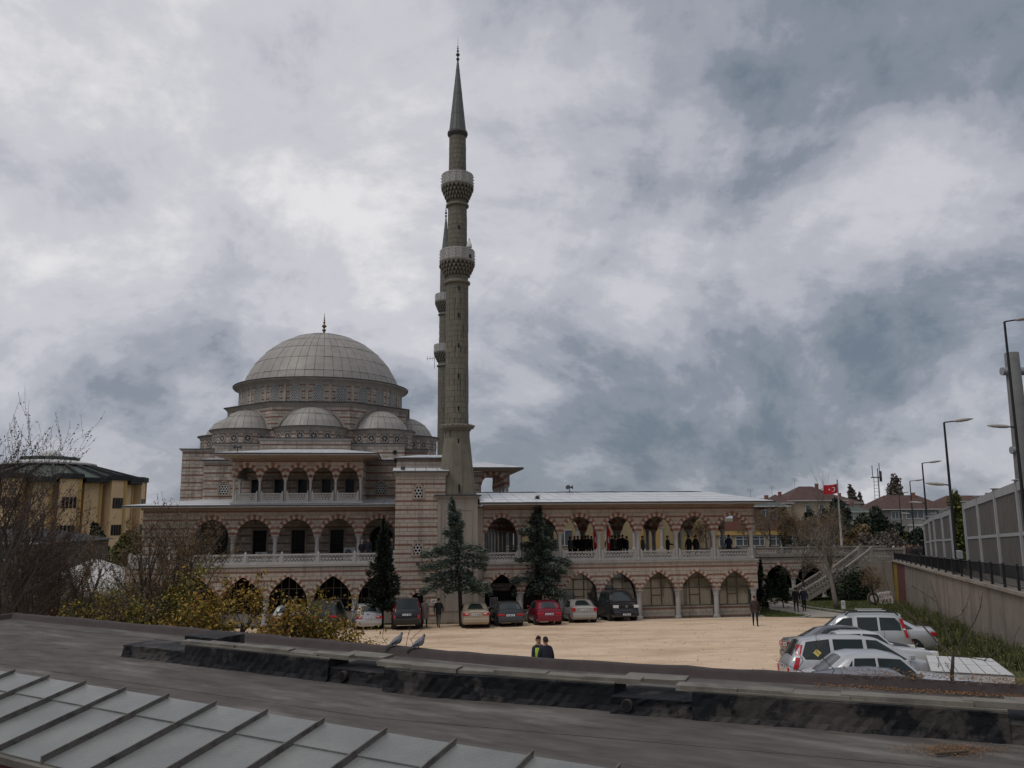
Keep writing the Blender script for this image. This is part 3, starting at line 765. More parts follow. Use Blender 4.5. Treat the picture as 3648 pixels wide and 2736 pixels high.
sheet_roof(RF, (-26.5, 14, 7.995), (-26.5, EV, 7.995), (-22.45, 7.0, 8.5), (-22.45, 14, 8.5), 10, 3, seed=4)
# --- upper loggia
UL = [-19.3, -17.56, -15.82, -14.08, -12.34, -10.6]
lg = [Arch((a+c)/2, (c-a)/2-.17, 9.92, .76, .12, pad=.18) for a, c in zip(UL, UL[1:])]
b = MB(); arch_wall(b, front(2.4), -19.45, -10.45, 11.2, lg, .3); b.box(-19.45, -19.15, 2.702, 7, 9.92, 11.2); b.box(-10.75, -10.45, 2.702, 7, 9.92, 11.2); bb(b, 'loggia_wall', 'mortar', HALL)
courses(st, front(2.4), -19.47, -10.43, 9.92, 11.18, lg, prio=1.0); courses(st, rside(-10.45), 2.4, 7, 9.92, 11.18); courses(st, lside(-19.45), 2.4, 7, 9.92, 11.18)
for a in lg: voussoirs(HALL, front(2.4), a, 13, .18, .27, .3)
for u in UL: column(HALL, u, 2.53, 8.25, 9.92, .085, .34, .32)
column(HALL, -10.6, 4.6, 8.25, 9.92, .085, .34, .32); column(HALL, -19.3, 4.6, 8.25, 9.92, .085, .34, .32)
bb(MB().box(-19.5, -10.4, 2.25, 6, 8.1, 8.25), 'loggia_floor', 'marble', HALL)
for a, c in zip(UL, UL[1:]): balustrade(HALL, front(2.4), a+.1, c-.1, 8.252, 8.84, .12, True, cell=.17, d=.05)
balustrade(HALL, rside(-10.55), 2.7, 4.5, 8.252, 8.84, .1, False, cell=.17, d=.05)
lw_ = (-18.48, -16.81, -15.09, -13.34, -11.60)
bb(MB().box(-19.5, -10.4, 6.2, 6.4, 8.2, 11.3), 'loggia_back_wall', 'mortar', HALL)
courses(st, front(6.2), -19.5, -10.4, 8.25, 11.2, [rect_hole(c-.42, c+.42, 8, 10.08) for c in lw_], prio=.5)
for c in lw_:
    b = MB(); b.box(c-.42, c-.32, 6.13, 6.22, 8.25, 10.08); b.box(c+.32, c+.42, 6.13, 6.22, 8.25, 10.08); b.box(c-.319, c+.319, 6.13, 6.22, 9.97, 10.08)
    w = bb(b, 'window', 'frame_stone', HALL); bb(MB().box(c-.32, c+.32, 6.175, 6.185, 8.25, 9.97), 'pane', 'glass_dark', w)
# loggia roof, deep eave
EV = .95; x0, x1 = -20.55, -9.35
bb(MB().box(-19.55, -10.35, 2.33, 6.9, 11.202, 11.28), 'cornice', 'soffit', HALL)
b = MB(); b.add([(x0, EV, 11.42), (x1, EV, 11.42), (-10.4, 2.35, 11.284), (-19.5, 2.35, 11.284)], [(0, 1, 2, 3)])
b.add([(x1, EV, 11.42), (x1, 7.6, 11.42), (-10.4, 7, 11.284), (-10.4, 2.35, 11.284)], [(0, 1, 2, 3)]); b.add([(x0, 7.6, 11.42), (x0, EV, 11.42), (-19.5, 2.35, 11.284), (-19.5, 7, 11.284)], [(0, 1, 2, 3)])
bb(b, 'soffit', 'soffit', HALL)
b = MB(); b.box(x0, x1, EV-.03, EV+.02, 11.405, 11.47); b.box(x1-.05, x1, EV+.02, 7.6, 11.405, 11.47); b.box(x0, x0+.05, EV+.02, 7.6, 11.405, 11.47); bb(b, 'eave_strip', 'marble', HALL)
b = MB(); b.box(x0-.05, x1+.05, EV-.06, EV+.01, 11.472, 11.56); b.box(x1-.02, x1+.05, EV+.01, 7.6, 11.472, 11.56); b.box(x0-.05, x0+.02, EV+.01, 7.6, 11.472, 11.56); bb(b, 'gutter', 'cornice', HALL)
b = MB(); b.add([(x0, EV, 11.53), (x1, EV, 11.53), (x1, 7.6, 11.53), (x0, 7.6, 11.53), (-17.2, 8.9, 12.42), (-12.7, 8.9, 12.42)], [(0, 1, 5, 4), (1, 2, 5), (0, 4, 3)]); RF = bb(b, 'loggia_roof', 'lead_dark', HALL)
sheet_roof(RF, (x0, EV, 11.535), (x1, EV, 11.535), (-12.7, 8.9, 12.42), (-17.2, 8.9, 12.42), 12, 4, seed=5)
sheet_roof(RF, (x1, EV, 11.535), (x1, 7.6, 11.535), (-12.68, 8.95, 12.42), (-12.68, 8.85, 12.42), 5, 4, seed=6)
sheet_roof(RF, (x0, 7.6, 11.535), (x0, EV, 11.535), (-17.22, 8.85, 12.42), (-17.22, 8.95, 12.42), 5, 4, seed=7)
# --- stepped masses of the hall
CORN = [(-.05, -.16), (.05, -.16), (.16, -.03), (.17, .0), (-.05, .0)]
CAPP = [(-.1, .003), (.22, .003), (.22, .07), (-.1, .085)]
def mass(nm, u0, u1, v0, v1, z0, z1, holes=(), prio=1., sides='fl r', seed=0):
    bb(MB().box(u0, u1, v0, v1, z0, z1), nm, 'mortar', HALL)
    courses(st, front(v0), u0-.02, u1+.02, z0, z1-.16, holes, prio=prio, seed=seed)
    if 'l' in sides: courses(st, lside(u0), v0, v1, z0, z1-.16, prio=.3)
    if 'r' in sides: courses(st, rside(u1), v0, v1, z0, z1-.16, prio=.5)
    b_ = MB(); cornice(b_, [(u0, v1), (u0, v0), (u1, v0), (u1, v1)], [(o, z1+z) for o, z in CORN]); bb(b_, 'cornice', 'stone_trim', HALL)
    b_ = MB(); cornice(b_, [(u0, v1), (u0, v0), (u1, v0), (u1, v1)], [(o, z1+z) for o, z in CAPP]); bb(b_, 'coping', 'cornice', HALL)
wl = Arch(-20.95, .34, 9.4, .42, .35, base=8.9, pad=.16); wr = Arch(-9.32, .34, 9.4, .42, .35, base=8.9, pad=.16)
mass('left_pier', -22.45, -19.4, 7.0, 10.5, 8.4, 11.4, [wl]); mass('right_pier', -10.5, -7.9, 7.0, 10.5, 8.4, 11.4, [wr])
screen_window(HALL, front(7.0), wl, .13, .2); screen_window(HALL, front(7.0), wr, .13, .2)
for (a, c, sd) in ((-22.6, -19.0, 8), (-10.6, -7.8, 9)):
    sheet_roof(HALL, (a, 6.75, 11.5), (c, 6.75, 11.5), (c, 9.5, 11.75), (a, 9.5, 11.75), 4, 3, seed=sd)
mass('left_block', -24.85, -22.2, 10, 20, 8.0, 12.5, prio=.9); mass('right_block', -8.6, -5.9, 10, 20, 8.0, 12.5)
mass('shoulder', -22.3, -18.65, 9.6, 20, 8.5, 12.93); mass('shoulder', -12.0, -7.6, 9.6, 20, 8.5, 12.93)
mass('centre_block', -18.8, -11.85, 9.0, 20, 8.5, 13.3)
# --- octagon
AP = 8.0; S8 = AP*math.tan(PI/8); ZO = 16.95
def octa(ap, z0, z1, mb): mb.lathe([(ap/math.cos(PI/8), z0), (ap/math.cos(PI/8), z1)], 8, (UC, VCn, 0), 0, PI/8)
b = MB(); octa(AP, 12.0, ZO, b); bb(b, 'octagon', 'mortar', HALL)
RX = 2.95
for k in range(-2, 3):
    P = face(UC, VCn, k*PI/4, AP); ah = Arch(0, 2.75, 14.6, 2.1, .25, base=12, pad=.12)
    courses(st, P, -S8, S8, 12.6, ZO-.3, [ah], prio=.8, seed=k)
    b = MB(); arch_frame(b, P, ah, .16, -.02, .06, 24, False); bb(b, 'relieving_arch', 'stone_trim', HALL)
oc = [(UC+AP/math.cos(PI/8)*math.sin(a), VCn-AP/math.cos(PI/8)*math.cos(a)) for a in [(-5+2*i)*PI/8 for i in range(6)]]
b = MB(); cornice(b, oc, [(-.05, ZO-.3), (.04, ZO-.3), (.10, ZO-.2), (.26, ZO-.05), (.26, ZO), (-.05, ZO)]); bb(b, 'cornice', 'stone_trim', HALL)
b = MB(); cornice(b, oc, [(-1.6, ZO+.003), (.36, ZO+.003), (.36, ZO+.09), (-1.6, ZO+.25)]); bb(b, 'coping', 'cornice', HALL)
# --- half domes round the octagon
def panels(parent, c, Rs, zc, z_lo, z_hi, a0, a1, nu, rows, name='lead_panel', seed=0, keep=None, thick=.035):
    r = random.Random(seed); rest = MB()
    t0, t1 = math.asin((z_lo-zc)/Rs), math.asin(min(1, (z_hi-zc)/Rs)); el = [t0+(t1-t0)*q for q in rows]
    for j in range(len(el)-1):
        for i in range(nu):
            p0, p1 = a0+(a1-a0)*i/nu, a0+(a1-a0)*(i+1)/nu; e0, e1 = el[j], el[j+1]
            ga = .018/(Rs*max(.15, math.cos(e0))); ge = .02/Rs; off = thick+r.uniform(-.008, .010)
            def pt(a, e, R_): return (c[0]+math.sin(a)*math.cos(e)*R_, c[1]-math.cos(a)*math.cos(e)*R_, zc+math.sin(e)*R_)
            ps = [[pt(p0+ga+(p1-p0-2*ga)*x/2, e0+(e1-e0-ge)*y/2, Rs+off+(.02 if y == 0 else 0)) for x in range(3)] for y in range(3)]
            ins = [pt(p0+ga, e0, Rs-.01), pt(p1-ga, e0, Rs-.01), pt(p1-ga, e1-ge, Rs-.01), pt(p0+ga, e1-ge, Rs-.01)]
            vs = [p for row in ps for p in row]+ins
            fs = [(y*3+x, y*3+x+1, y*3+x+4, y*3+x+3) for y in range(2) for x in range(2)]+[(9, 10, 2, 1, 0), (10, 11, 8, 5, 2), (11, 12-0, 6, 7, 8), (12, 9, 0, 3, 6)]
            tgt = MB() if (keep is None or keep((p0+p1)/2)) else rest
            tgt.add(vs, fs)
            if tgt is not rest: bb(tgt, name, 'lead', parent, False)
    if rest.v: tag(bb(rest, name+'s', 'lead', parent), kind='stuff')
ZE = 14.6
for k in range(-2, 3):
    a = k*PI/4; cu, cv = UC+math.sin(a)*AP, VCn-math.cos(a)*AP
    lo_, hi_ = (-PI*.5, PI*.5)
    P = cyl(cu, cv, RX, a)
    n = 24
    b = MB(); b.grid(lambda s, h: P((s-.5)*PI*RX, 12.9+(ZE-12.9)*h, 0), n, 1); bb(b, 'exedra_wall', 'mortar', HALL)
    rz = 13.83; ros = [(-3.5+i)*PI/8.2 for i in range(8)]
    hl = [(lambda cc: (lambda za, zb: (cc-.36, cc+.36) if abs((za+zb)/2-rz) < .36 else None))(q*RX) for q in ros]
    courses(st, P, -PI/2*RX, PI/2*RX, 12.9, ZE-.28, hl, prio=.7, L=.42, seed=k)
    for q in ros:   # rosette windows
        if abs(a+q) > 2.0: continue
        PR = lambda x, z, d, q=q: P(q*RX+x, z, d)
        b = MB(); n_ = 14; ri, ro_ = .26, .35
        for i in range(n_):
            t0, t1 = 2*PI*i/n_, 2*PI*(i+1)/n_
            qd = [(ri*math.cos(t0), rz+ri*math.sin(t0)), (ri*math.cos(t1), rz+ri*math.sin(t1)), (ro_*math.cos(t1), rz+ro_*math.sin(t1)), (ro_*math.cos(t0), rz+ro_*math.sin(t0))]
            b.hexa([PR(x, z, -.01) for x, z in qd], [PR(x, z, .05) for x, z in qd])
        for i in range(6):
            t = PI/3*i+.3; cx_, cz_ = math.cos(t), math.sin(t); w = .022
            qd = [(-cz_*w+cx_*.07, rz+cx_*w+cz_*.07), (cz_*w+cx_*.07, rz-cx_*w+cz_*.07), (cz_*w+cx_*ri, rz-cx_*w+cz_*ri), (-cz_*w+cx_*ri, rz+cx_*w+cz_*ri)]
            b.hexa([PR(x, z, .008) for x, z in qd], [PR(x, z, .03) for x, z in qd])
        rg = [(.09*math.cos(2*PI*i/10), rz+.09*math.sin(2*PI*i/10)) for i in range(10)]
        b.prism(rg, PR, .008, .035)
        w = bb(b, 'rosette_window', 'stone_trim', HALL)
        g = MB(); pg = [(ri*math.cos(2*PI*i/14), rz+ri*math.sin(2*PI*i/14)) for i in range(14)]; g.add([PR(x, z, .005) for x, z in pg], [tuple(range(14))]); bb(g, 'pane', 'glass_dark', w)
    arc = [(cu+RX*math.sin(a+q), cv-RX*math.cos(a+q)) for q in [-PI/2+PI*i/28 for i in range(29)]]
    b = MB(); cornice(b, arc, [(-.05, ZE-.36), (.03, ZE-.36), (.08, ZE-.25), (.14, ZE-.10), (.28, ZE-.04), (.28, ZE), (-.05, ZE)]); bb(b, 'cornice', 'stone_trim', HALL)
    b = MB(); cornice(b, arc, [(-.3, ZE+.003), (.33, ZE+.003), (.33, ZE+.06), (-.3, ZE+.14)]); bb(b, 'coping', 'cornice', HALL)
    Rs = 3.02; zc = 14.65-.82
    hs = 16.55-zc
    Rs = hs; # dome of radius rising to 16.15
    b = MB(); zl = ZE+.10
    b.grid(lambda s, h: (cu+math.sin(a+(s-.5)*PI)*math.cos(math.asin((zl-zc)/Rs)*(1-h)+PI/2*h)*Rs, cv-math.cos(a+(s-.5)*PI)*math.cos(math.asin((zl-zc)/Rs)*(1-h)+PI/2*h)*Rs, zc+math.sin(math.asin((zl-zc)/Rs)*(1-h)+PI/2*h)*Rs), 24, 8)
    HD = bb(b, 'half_dome', 'lead_dark', HALL, True)
    panels(HD, (cu, cv), Rs, zc, zl, zc+Rs*.9995, a-PI/2, a+PI/2, 12, (0, .40, .74, 1.), seed=k, thick=.03)
# --- drum with its 24 windows
RD = 7.55; Z0, Z1 = ZO+.1, 18.75
P = cyl(UC, VCn, RD, 0)
b = MB(); b.lathe([(RD, Z0-.2), (RD, Z1+.5)], 72, (UC, VCn, 0)); bb(b, 'drum', 'mortar', HALL)
A0 = R(13.2)-R(15)*0; wins = [A0+R(15)*k-R(9.5) for k in range(-8, 8)]
wa = [Arch(q*RD, .38, 18.2, .38, .12, base=17.2, pad=.16) for q in wins]
courses(st, P, -2.1*RD, 2.1*RD, Z0, Z1, wa, prio=.6, L=.46)
for a in wa: screen_window(HALL, P, a, .14, .165, 'stone_trim', .66, False, 'glass_grey')
b = MB()
for q in wins:
    s = (q+R(7.5))*RD
    qd = [(s-.12, Z0), (s+.12, Z0), (s+.12, Z1), (s-.12, Z1)]
    b = MB(); b.hexa([P(x, z, -.01) for x, z in qd], [P(x, z, .07) for x, z in qd]); bb(b, 'pilaster', 'stone_white', HALL)
ring = [(UC+RD*math.sin(t), VCn-RD*math.cos(t)) for t in [2*PI*i/96 for i in range(96)]]
b = MB(); cornice(b, ring, [(-.05, Z1-.12), (.05, Z1-.12), (.10, Z1+.0), (.30, Z1+.22), (.58, Z1+.32), (.60, Z1+.42), (-.05, Z1+.42)], True); bb(b, 'drum_cornice', 'stone_trim', HALL, 30)
b = MB(); cornice(b, ring, [(-.4, Z1+.423), (.66, Z1+.423), (.66, Z1+.50), (.2, Z1+.54), (-.4, Z1+.62)], True); bb(b, 'coping', 'cornice', HALL, 30)
# --- dome
RS = 7.65; ZC = 24.7-RS; zl = 19.15
b = MB(); e0 = math.asin((zl-ZC)/RS)
b.lathe([(RS*math.cos(e0+(PI/2-e0)*i/20)+.0001, ZC+RS*math.sin(e0+(PI/2-e0)*i/20)) for i in range(21)], 96, (UC, VCn, 0)); DOME = bb(b, 'dome', 'lead_dark', HALL, True)
panels(DOME, (UC, VCn), RS, ZC, zl, ZC+RS*.9985, -PI, PI, 54, (0, .10, .26, .42, .58, .74, .88, 1.), seed=11, keep=lambda a: abs(a+.15) < 1.75)
b = MB(); b.lathe([(.42, 24.68), (.36, 24.78), (.22, 24.85), (.10, 24.95), (.09, 25.05), (.20, 25.15), (.20, 25.22), (.08, 25.32), (.07, 25.40), (.23, 25.55), (.23, 25.62), (.08, 25.78), (.06, 25.85), (.14, 25.95), (.06, 26.05), (.05, 26.12), (.10, 26.2), (.045, 26.28), (.04, 26.36), (.07, 26.42), (.03, 26.5), (.02, 26.85), (.005, 26.9)], 14, (UC, VCn, 0))
bb(b, 'finial', 'brass', HALL, 40)
st.emit(HALL)

# ================================================================== stair tower
TWR = bthing('stair_tower', 'tall striped stone stair tower between left gallery and minaret', 'tower', -6.5, 1.2)
st = Stones(); u0, u1, v0 = -8.05, -4.72, -.6
d = Arch(-6.52, .42, 1.68, .46, .05, base=-.1, pad=.22)
w1 = Arch(-6.52, .27, 8.85, .33, .25, base=8.42, pad=.2); w2 = Arch(-6.55, .27, 5.05, .33, .25, base=4.62, pad=.2)
b = MB(); b.box(u0, d.c-.42, v0, 3.0, -.1, 10.0); b.box(d.c+.42, u1, v0, 3.0, -.1, 10.0); b.box(d.c-.42, d.c+.42, v0+.35, 3.0, -.1, 2.2); b.box(d.c-.42, d.c+.42, v0, 3.0, 2.2, 10)
arch_wall(b, front(v0), d.c-.4199, d.c+.4199, 2.199, [d], .3); bb(b, 'tower_wall', 'mortar', TWR)
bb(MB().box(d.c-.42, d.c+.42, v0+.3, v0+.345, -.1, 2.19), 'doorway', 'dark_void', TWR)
courses(st, front(v0), u0-.02, u1+.02, .0, 9.9, [d, w1, w2], prio=2.)
courses(st, lside(u0), v0, 3.0, 0, 9.9, prio=.5); courses(st, rside(u1), v0, 3.0, 0, 9.9, prio=.3)
voussoirs(TWR, front(v0), d, 11, .22, .22, .3)
b = MB(); b.box(d.c-.66, d.c-.42, v0-.03, v0+.1, -.05, 1.68); b.box(d.c+.42, d.c+.66, v0-.03, v0+.1, -.05, 1.68); bb(b, 'door_jamb', 'stone_trim', TWR)
for w in (w1, w2): screen_window(TWR, front(v0), w, .16, .23, 'frame_stone', .66)
b = MB(); cornice(b, [(u0, 3), (u0, v0), (u1, v0), (u1, 3)], [(-.05, 9.86), (.06, 9.86), (.10, 9.95), (.18, 10.02), (.2, 10.1), (-.05, 10.1)]); bb(b, 'cornice', 'stone_trim', TWR)
b = MB(); cornice(b, [(u0, 3), (u0, v0), (u1, v0), (u1, 3)], [(-.1, 10.102), (.26, 10.102), (.26, 10.19), (-.1, 10.2)]); bb(b, 'gutter', 'cornice', TWR)
sheet_roof(TWR, (u0-.25, v0-.25, 10.19), (u1+.25, v0-.25, 10.19), (u1+.25, 2.0, 10.55), (u0-.25, 2.0, 10.55), 5, 3, seed=12)
bb(MB().box(-8.05, -4.75, 2.0, 6.5, 10.0, 11.2), 'upper_wall', 'mortar', TWR); courses(st, front(2.0), -8.07, -4.73, 10.2, 11.18)
b = MB(); cornice(b, [(-8.05, 6.5), (-8.05, 2.0), (-4.75, 2.0), (-4.75, 6.5)], [(-.05, 11.2), (.22, 11.2), (.22, 11.29), (-.05, 11.3)]); bb(b, 'gutter', 'cornice', TWR)
sheet_roof(TWR, (-8.25, 1.8, 11.3), (-4.55, 1.8, 11.3), (-4.55, 6.5, 11.8), (-6.5, 6.5, 11.8), 5, 4, seed=13)
b = MB(); b.bevbox(-7.75, -7.45, -.3, 0, 10.3, 10.55, .03); bb(b, 'roof_vent', 'plastic_grey', TWR)
# flood lamp under the lower window and the plate beside the door
b = MB(); b.box(-6.66, -6.40, v0-.3, v0-.12, 3.92, 4.12); b.box(-6.56, -6.5, v0-.13, v0-.02, 3.98, 4.05); bb(b, 'flood_lamp', 'plastic_grey', TWR)
pl = bb(MB().bevbox(-5.62, -5.14, v0-.045, v0-.02, 1.46, 1.68, .004), 'door_plate', 'white_paint', TWR)
b = MB(); rr = random.Random(5); x = -5.57
while x < -5.2:
    w = rr.uniform(.015, .03); b.box(x, x+w, v0-.049, v0-.0455, 1.53, 1.61); x += w+.012+(.04 if abs(x+5.38) < .02 else 0)
bb(b, 'plate_lettering', 'iron', pl)
st.emit(TWR)

# ================================================================== minarets
def make_minaret():
    M_ = bthing('minaret', 'slender stone minaret with two balconies rising in front of the hall', 'minaret', -3.87, .7)
    cu, cv = -3.87, .7; hw = 1.37
    # pedestal with plaster panels
    b = MB(); b.box(cu-hw, cu+hw, cv-hw, cv+hw, -.1, 8.35); ped = bb(b, 'pedestal', 'plaster', M_)
    b = MB(); f_ = front(cv-hw)
    for (xa, xb, za, zb) in ((cu-.95, cu+.98, 4.6, 7.6), (cu-.95, cu+.98, .9, 4.35)):
        for q in ([(xa, za), (xb, za), (xb, za+.06), (xa, za+.06)], [(xa, zb-.06), (xb, zb-.06), (xb, zb), (xa, zb)], [(xa, za+.06), (xa+.06, za+.06), (xa+.06, zb-.06), (xa, zb-.06)], [(xb-.06, za+.06), (xb, za+.06), (xb, zb-.06), (xb-.06, zb-.06)]):
            b.hexa([f_(x, z, -.01) for x, z in q], [f_(x, z, .03) for x, z in q])
    for xx in (cu-hw+.12, cu+hw-.12):
        q = [(xx-.11, .5), (xx+.11, .5), (xx+.11, 8.0), (xx-.11, 8.0)]; b.hexa([f_(x, z, -.01) for x, z in q], [f_(x, z, .045) for x, z in q])
    q = [(cu-hw, 0), (cu+hw, 0), (cu+hw, .45), (cu-hw, .45)]; b.hexa([f_(x, z, -.01) for x, z in q], [f_(x, z, .07) for x, z in q])
    bb(b, 'panel_moulding', 'plaster', ped)
    b = MB(); sq = [(cu-hw, cv+hw), (cu-hw, cv-hw), (cu+hw, cv-hw), (cu+hw, cv+hw)]
    cornice(b, sq, [(-.1, 8.352), (.06, 8.352), (.12, 8.42), (.2, 8.46), (.2, 8.5), (-.1, 8.5)], True); bb(b, 'pedestal_cornice', 'stone_trim', M_)
    b = MB(); cornice(b, sq, [(-.2, 8.503), (.24, 8.503), (.24, 8.58), (-.2, 8.62)], True); b.box(cu-hw+.1, cu+hw-.1, cv-hw+.1, cv+hw-.1, 8.5, 8.63); bb(b, 'pedestal_coping', 'cornice', M_)
    # transition: square below, twelve-sided above
    n = 12; rt = .93; z0, z1 = 8.62, 12.55
    bot = []; top = []
    for k in range(n):
        a = 2*PI*(k+.5)/n; ca, sa = math.cos(a), math.sin(a); kq = 1.3/max(abs(ca), abs(sa)); kq = min(kq, 1.3*1.25)
        bot.append((cu+ca*kq, cv+sa*kq, z0)); top.append((cu+ca*rt, cv+sa*rt, z1))
    for k in range(n):
        j = (k+1) % n
        def ins(p, q, t): return tuple(p[i]+(q[i]-p[i])*t for i in range(3))
        q = [ins(bot[k], bot[j], .012), ins(bot[j], bot[k], .012), ins(top[j], top[k], .012), ins(top[k], top[j], .012)]
        c3 = Vector((cu, cv, 0)); mid = (Vector(q[0])+Vector(q[1]))/2-c3; mid.z = 0; mid.normalize()
        bb(MB().hexa([tuple(Vector(p)-mid*.1) for p in q], [tuple(Vector(p)+mid*.01) for p in q]), 'facet', 'minaret_base', M_)
    b = MB(); b.loft([bot, top]); bb(b, 'tapered_base', 'minaret_joint', M_)
    bb(MB().box(cu+.05, cu+.14, cv-1.42, cv-1.2, 8.75, 9.3), 'slit', 'dark_void', M_)
    # shaft as courses of blocks
    cnt = 0; rest = MB(); rr = random.Random(21)
    def shaft(z0, z1, r0, r1, ch, nb=12):
        nonlocal cnt
        b_ = MB(); b_.lathe([(r0-.02, z0), (r1-.02, z1)], 24, (cu, cv, 0)); bb(b_, 'shaft_core', 'minaret_joint', M_)
        k = int(round((z1-z0)/ch)); ch = (z1-z0)/k
        for i in range(k):
            za, zb = z0+i*ch, z0+(i+1)*ch; ra, rb = r0+(r1-r0)*i/k, r0+(r1-r0)*(i+1)/k
            ro = rr.uniform(0, 2)
            for j in range(nb//2):
                a0 = 2*PI*(2*j+ro)/nb; sub = [a0+2*PI/nb*t for t in (.02, 1., 1.98)]
                ring0 = [(ra*math.cos(t), ra*math.sin(t)) for t in sub]; ring1 = [(rb*math.cos(t), rb*math.sin(t)) for t in sub]
                e = rr.uniform(0, .008)
                def pp(xy, z, s): return (cu+xy[0]*s, cv+xy[1]*s, z)
                vs = [pp(p, za+.012, 1+e) for p in ring0]+[pp(p, zb-.012, 1+e) for p in ring1]+[pp(p, za+.012, .96) for p in ring0]+[pp(p, zb-.012, .96) for p in ring1]
                fs = [(0, 1, 4, 3), (1, 2, 5, 4), (6, 7, 1, 0), (7, 8, 2, 1), (3, 4, 10, 9), (4, 5, 11, 10), (0, 3, 9, 6), (2, 8, 11, 5)]
                am = a0+2*PI/nb; vis = math.sin(am) < .25
                if vis and cnt < 300: bb(MB().add(vs, fs), 'shaft_block', 'minaret_stone', M_); cnt += 1
                else: rest.add(vs, fs)
    shaft(12.55, 13.05, .93, .93, .5); shaft(13.5, 23.75, .835, .81, .40)
    shaft(24.05, 24.35, .8, .82, .3); shaft(26.0, 29.65, .725, .705, .38); shaft(29.95, 30.1, .7, .72, .15); shaft(31.8, 35.2, .65, .63, .36)
    if rest.v: tag(bb(rest, 'shaft_blocks', 'minaret_stone', M_), kind='stuff')
    for z, r in ((23.75, .95), (29.65, .84)):
        b = MB(); b.lathe([(r-.14, z), (r, z+.05), (r, z+.17), (r-.06, z+.22), (r-.16, z+.3)], 24, (cu, cv, 0)); bb(b, 'ring_moulding', 'minaret_stone', M_, 30)
    b = MB(); b.lathe([(.88, 13.05), (1.0, 13.1), (1.0, 13.2), (1.2, 13.26), (1.24, 13.42), (1.15, 13.5), (.85, 13.5)], 20, (cu, cv, 0))
    for k in range(20):
        a = 2*PI*k/20; b.tube([(cu+1.18*math.cos(a), cv+1.18*math.sin(a), 13.42), (cu+1.28*math.cos(a), cv+1.28*math.sin(a), 13.40+.05*(k % 3))], .05, 5)
    bb(b, 'lower_ring', 'minaret_stone', M_)
    for k in range(7):
        z = (12.3, 14.6, 16.9, 19.1, 21.3, 23.3, 27.9)[k]; rr_ = (.95, .85, .84, .835, .83, .82, .73)[k]
        b = MB(); b.box(cu+.02, cu+.12, cv-rr_-.008, cv-rr_+.2, z-.16, z+.16); bb(b, 'slit_window', 'dark_void', M_)
    # balconies: stalactite corbels, floor, pierced parapet
    for (zc_, zt, rc, rb_) in ((24.35, 26.28, .80, 1.27), (30.1, 32.12, .70, 1.18)):
        zf = zt-.85
        b = MB(); tiers = 4; h = (zf-.1-zc_)/tiers
        b.lathe([(rc, zc_)]+[(rc+(rb_-.10-rc)*((i+(i > 0)*.0)/tiers)**.9, zc_+i*h) for i in range(1, tiers+1)], 32, (cu, cv, 0))
        bk = bb(b, 'corbel', 'minaret_joint', M_)
        for i in range(tiers):
            r_ = rc+(rb_-rc)*((i+1)/tiers)**.85; n_ = 24
            t = MB()
            for k in range(n_):
                a = 2*PI*(k+.5*(i % 2))/n_; w = r_*.105; ca, sa = math.cos(a), math.sin(a); zz = zc_+i*h
                o = [(-w, 0), (w, 0)]
                def q(rr2, x, z): return (cu+ca*rr2-sa*x, cv+sa*rr2+ca*x, z)
                t.add([q(r_-.16, -w, zz+h*1.05), q(r_-.16, w, zz+h*1.05), q(r_+.02, w, zz+h*1.02), q(r_+.02, -w, zz+h*1.02), q(r_-.02, 0, zz+.12*h-.08), q(r_+.01, w*.8, zz+h*.5), q(r_+.01, -w*.8, zz+h*.5)], [(0, 1, 2, 3), (3, 2, 5, 6), (6, 5, 4), (2, 1, 5), (1, 4, 5), (0, 3, 6), (0, 6, 4)])
            bb(t, 'stalactite_tier', 'minaret_stone', bk)
        b = MB(); b.lathe([(rb_-.08, zf-.12), (rb_+.02, zf-.06), (rb_+.05, zf+.06), (rb_-.02, zf+.08), (.6, zf+.09)], 16, (cu, cv, 0), 0, PI/16); bb(b, 'balcony_floor', 'stone_trim', M_)
        for k in range(16):
            a = 2*PI*k/16; ap = rb_*math.cos(PI/16); s = rb_*math.sin(PI/16)
            Pb = face(cu, cv, a, ap); b = MB()
            for q in ([(-s, zf+.08), (s, zf+.08), (s, zf+.17), (-s, zf+.17)], [(-s, zt-.09), (s, zt-.09), (s, zt), (-s, zt)], [(-s, zf+.17), (-s+.045, zf+.17), (-s+.045, zt-.09), (-s, zt-.09)], [(s-.045, zf+.17), (s, zf+.17), (s, zt-.09), (s-.045, zt-.09)]):
                b.hexa([Pb(x, z, -.06) for x, z in q], [Pb(x, z, .0) for x, z in q])
            lattice_bars(b, Pb, -s+.045, s-.045, zf+.17, zt-.09, .135, .045, -.045, -.015)
            for zz in (zf+.2, zf+.45, zf+.7): b.add([Pb(-s-.03, zz-.03, 0), Pb(-s+.03, zz-.03, 0), Pb(-s+.03, zz+.03, 0), Pb(-s-.03, zz+.03, 0), Pb(-s, zz, .11)], [(0, 1, 4), (1, 2, 4), (2, 3, 4), (3, 0, 4)])
            bb(b, 'parapet_panel', 'marble', M_)
    # spire
    b = MB(); b.lathe([(.64, 35.15), (.74, 35.3), (.77, 35.42), (.72, 35.5), (.6, 35.52)], 24, (cu, cv, 0)); rim = bb(b, 'spire_collar', 'cornice', M_, 40)
    b = MB()
    for k in range(24):
        a = 2*PI*k/24; b.lathe([(.03, 0), (.03, .07), (.002, .16)], 5, (cu+.72*math.cos(a), cv+.72*math.sin(a), 35.48))
    bb(b, 'collar_spikes', 'finial_dark', rim)
    b = MB(); b.lathe([(.63, 35.5), (.04, 41.4)], 24, (cu, cv, 0)); sc = bb(b, 'spire', 'lead_dark', M_, 40)
    zs = [35.5, 36.95, 38.6, 39.7, 40.5, 41.4]
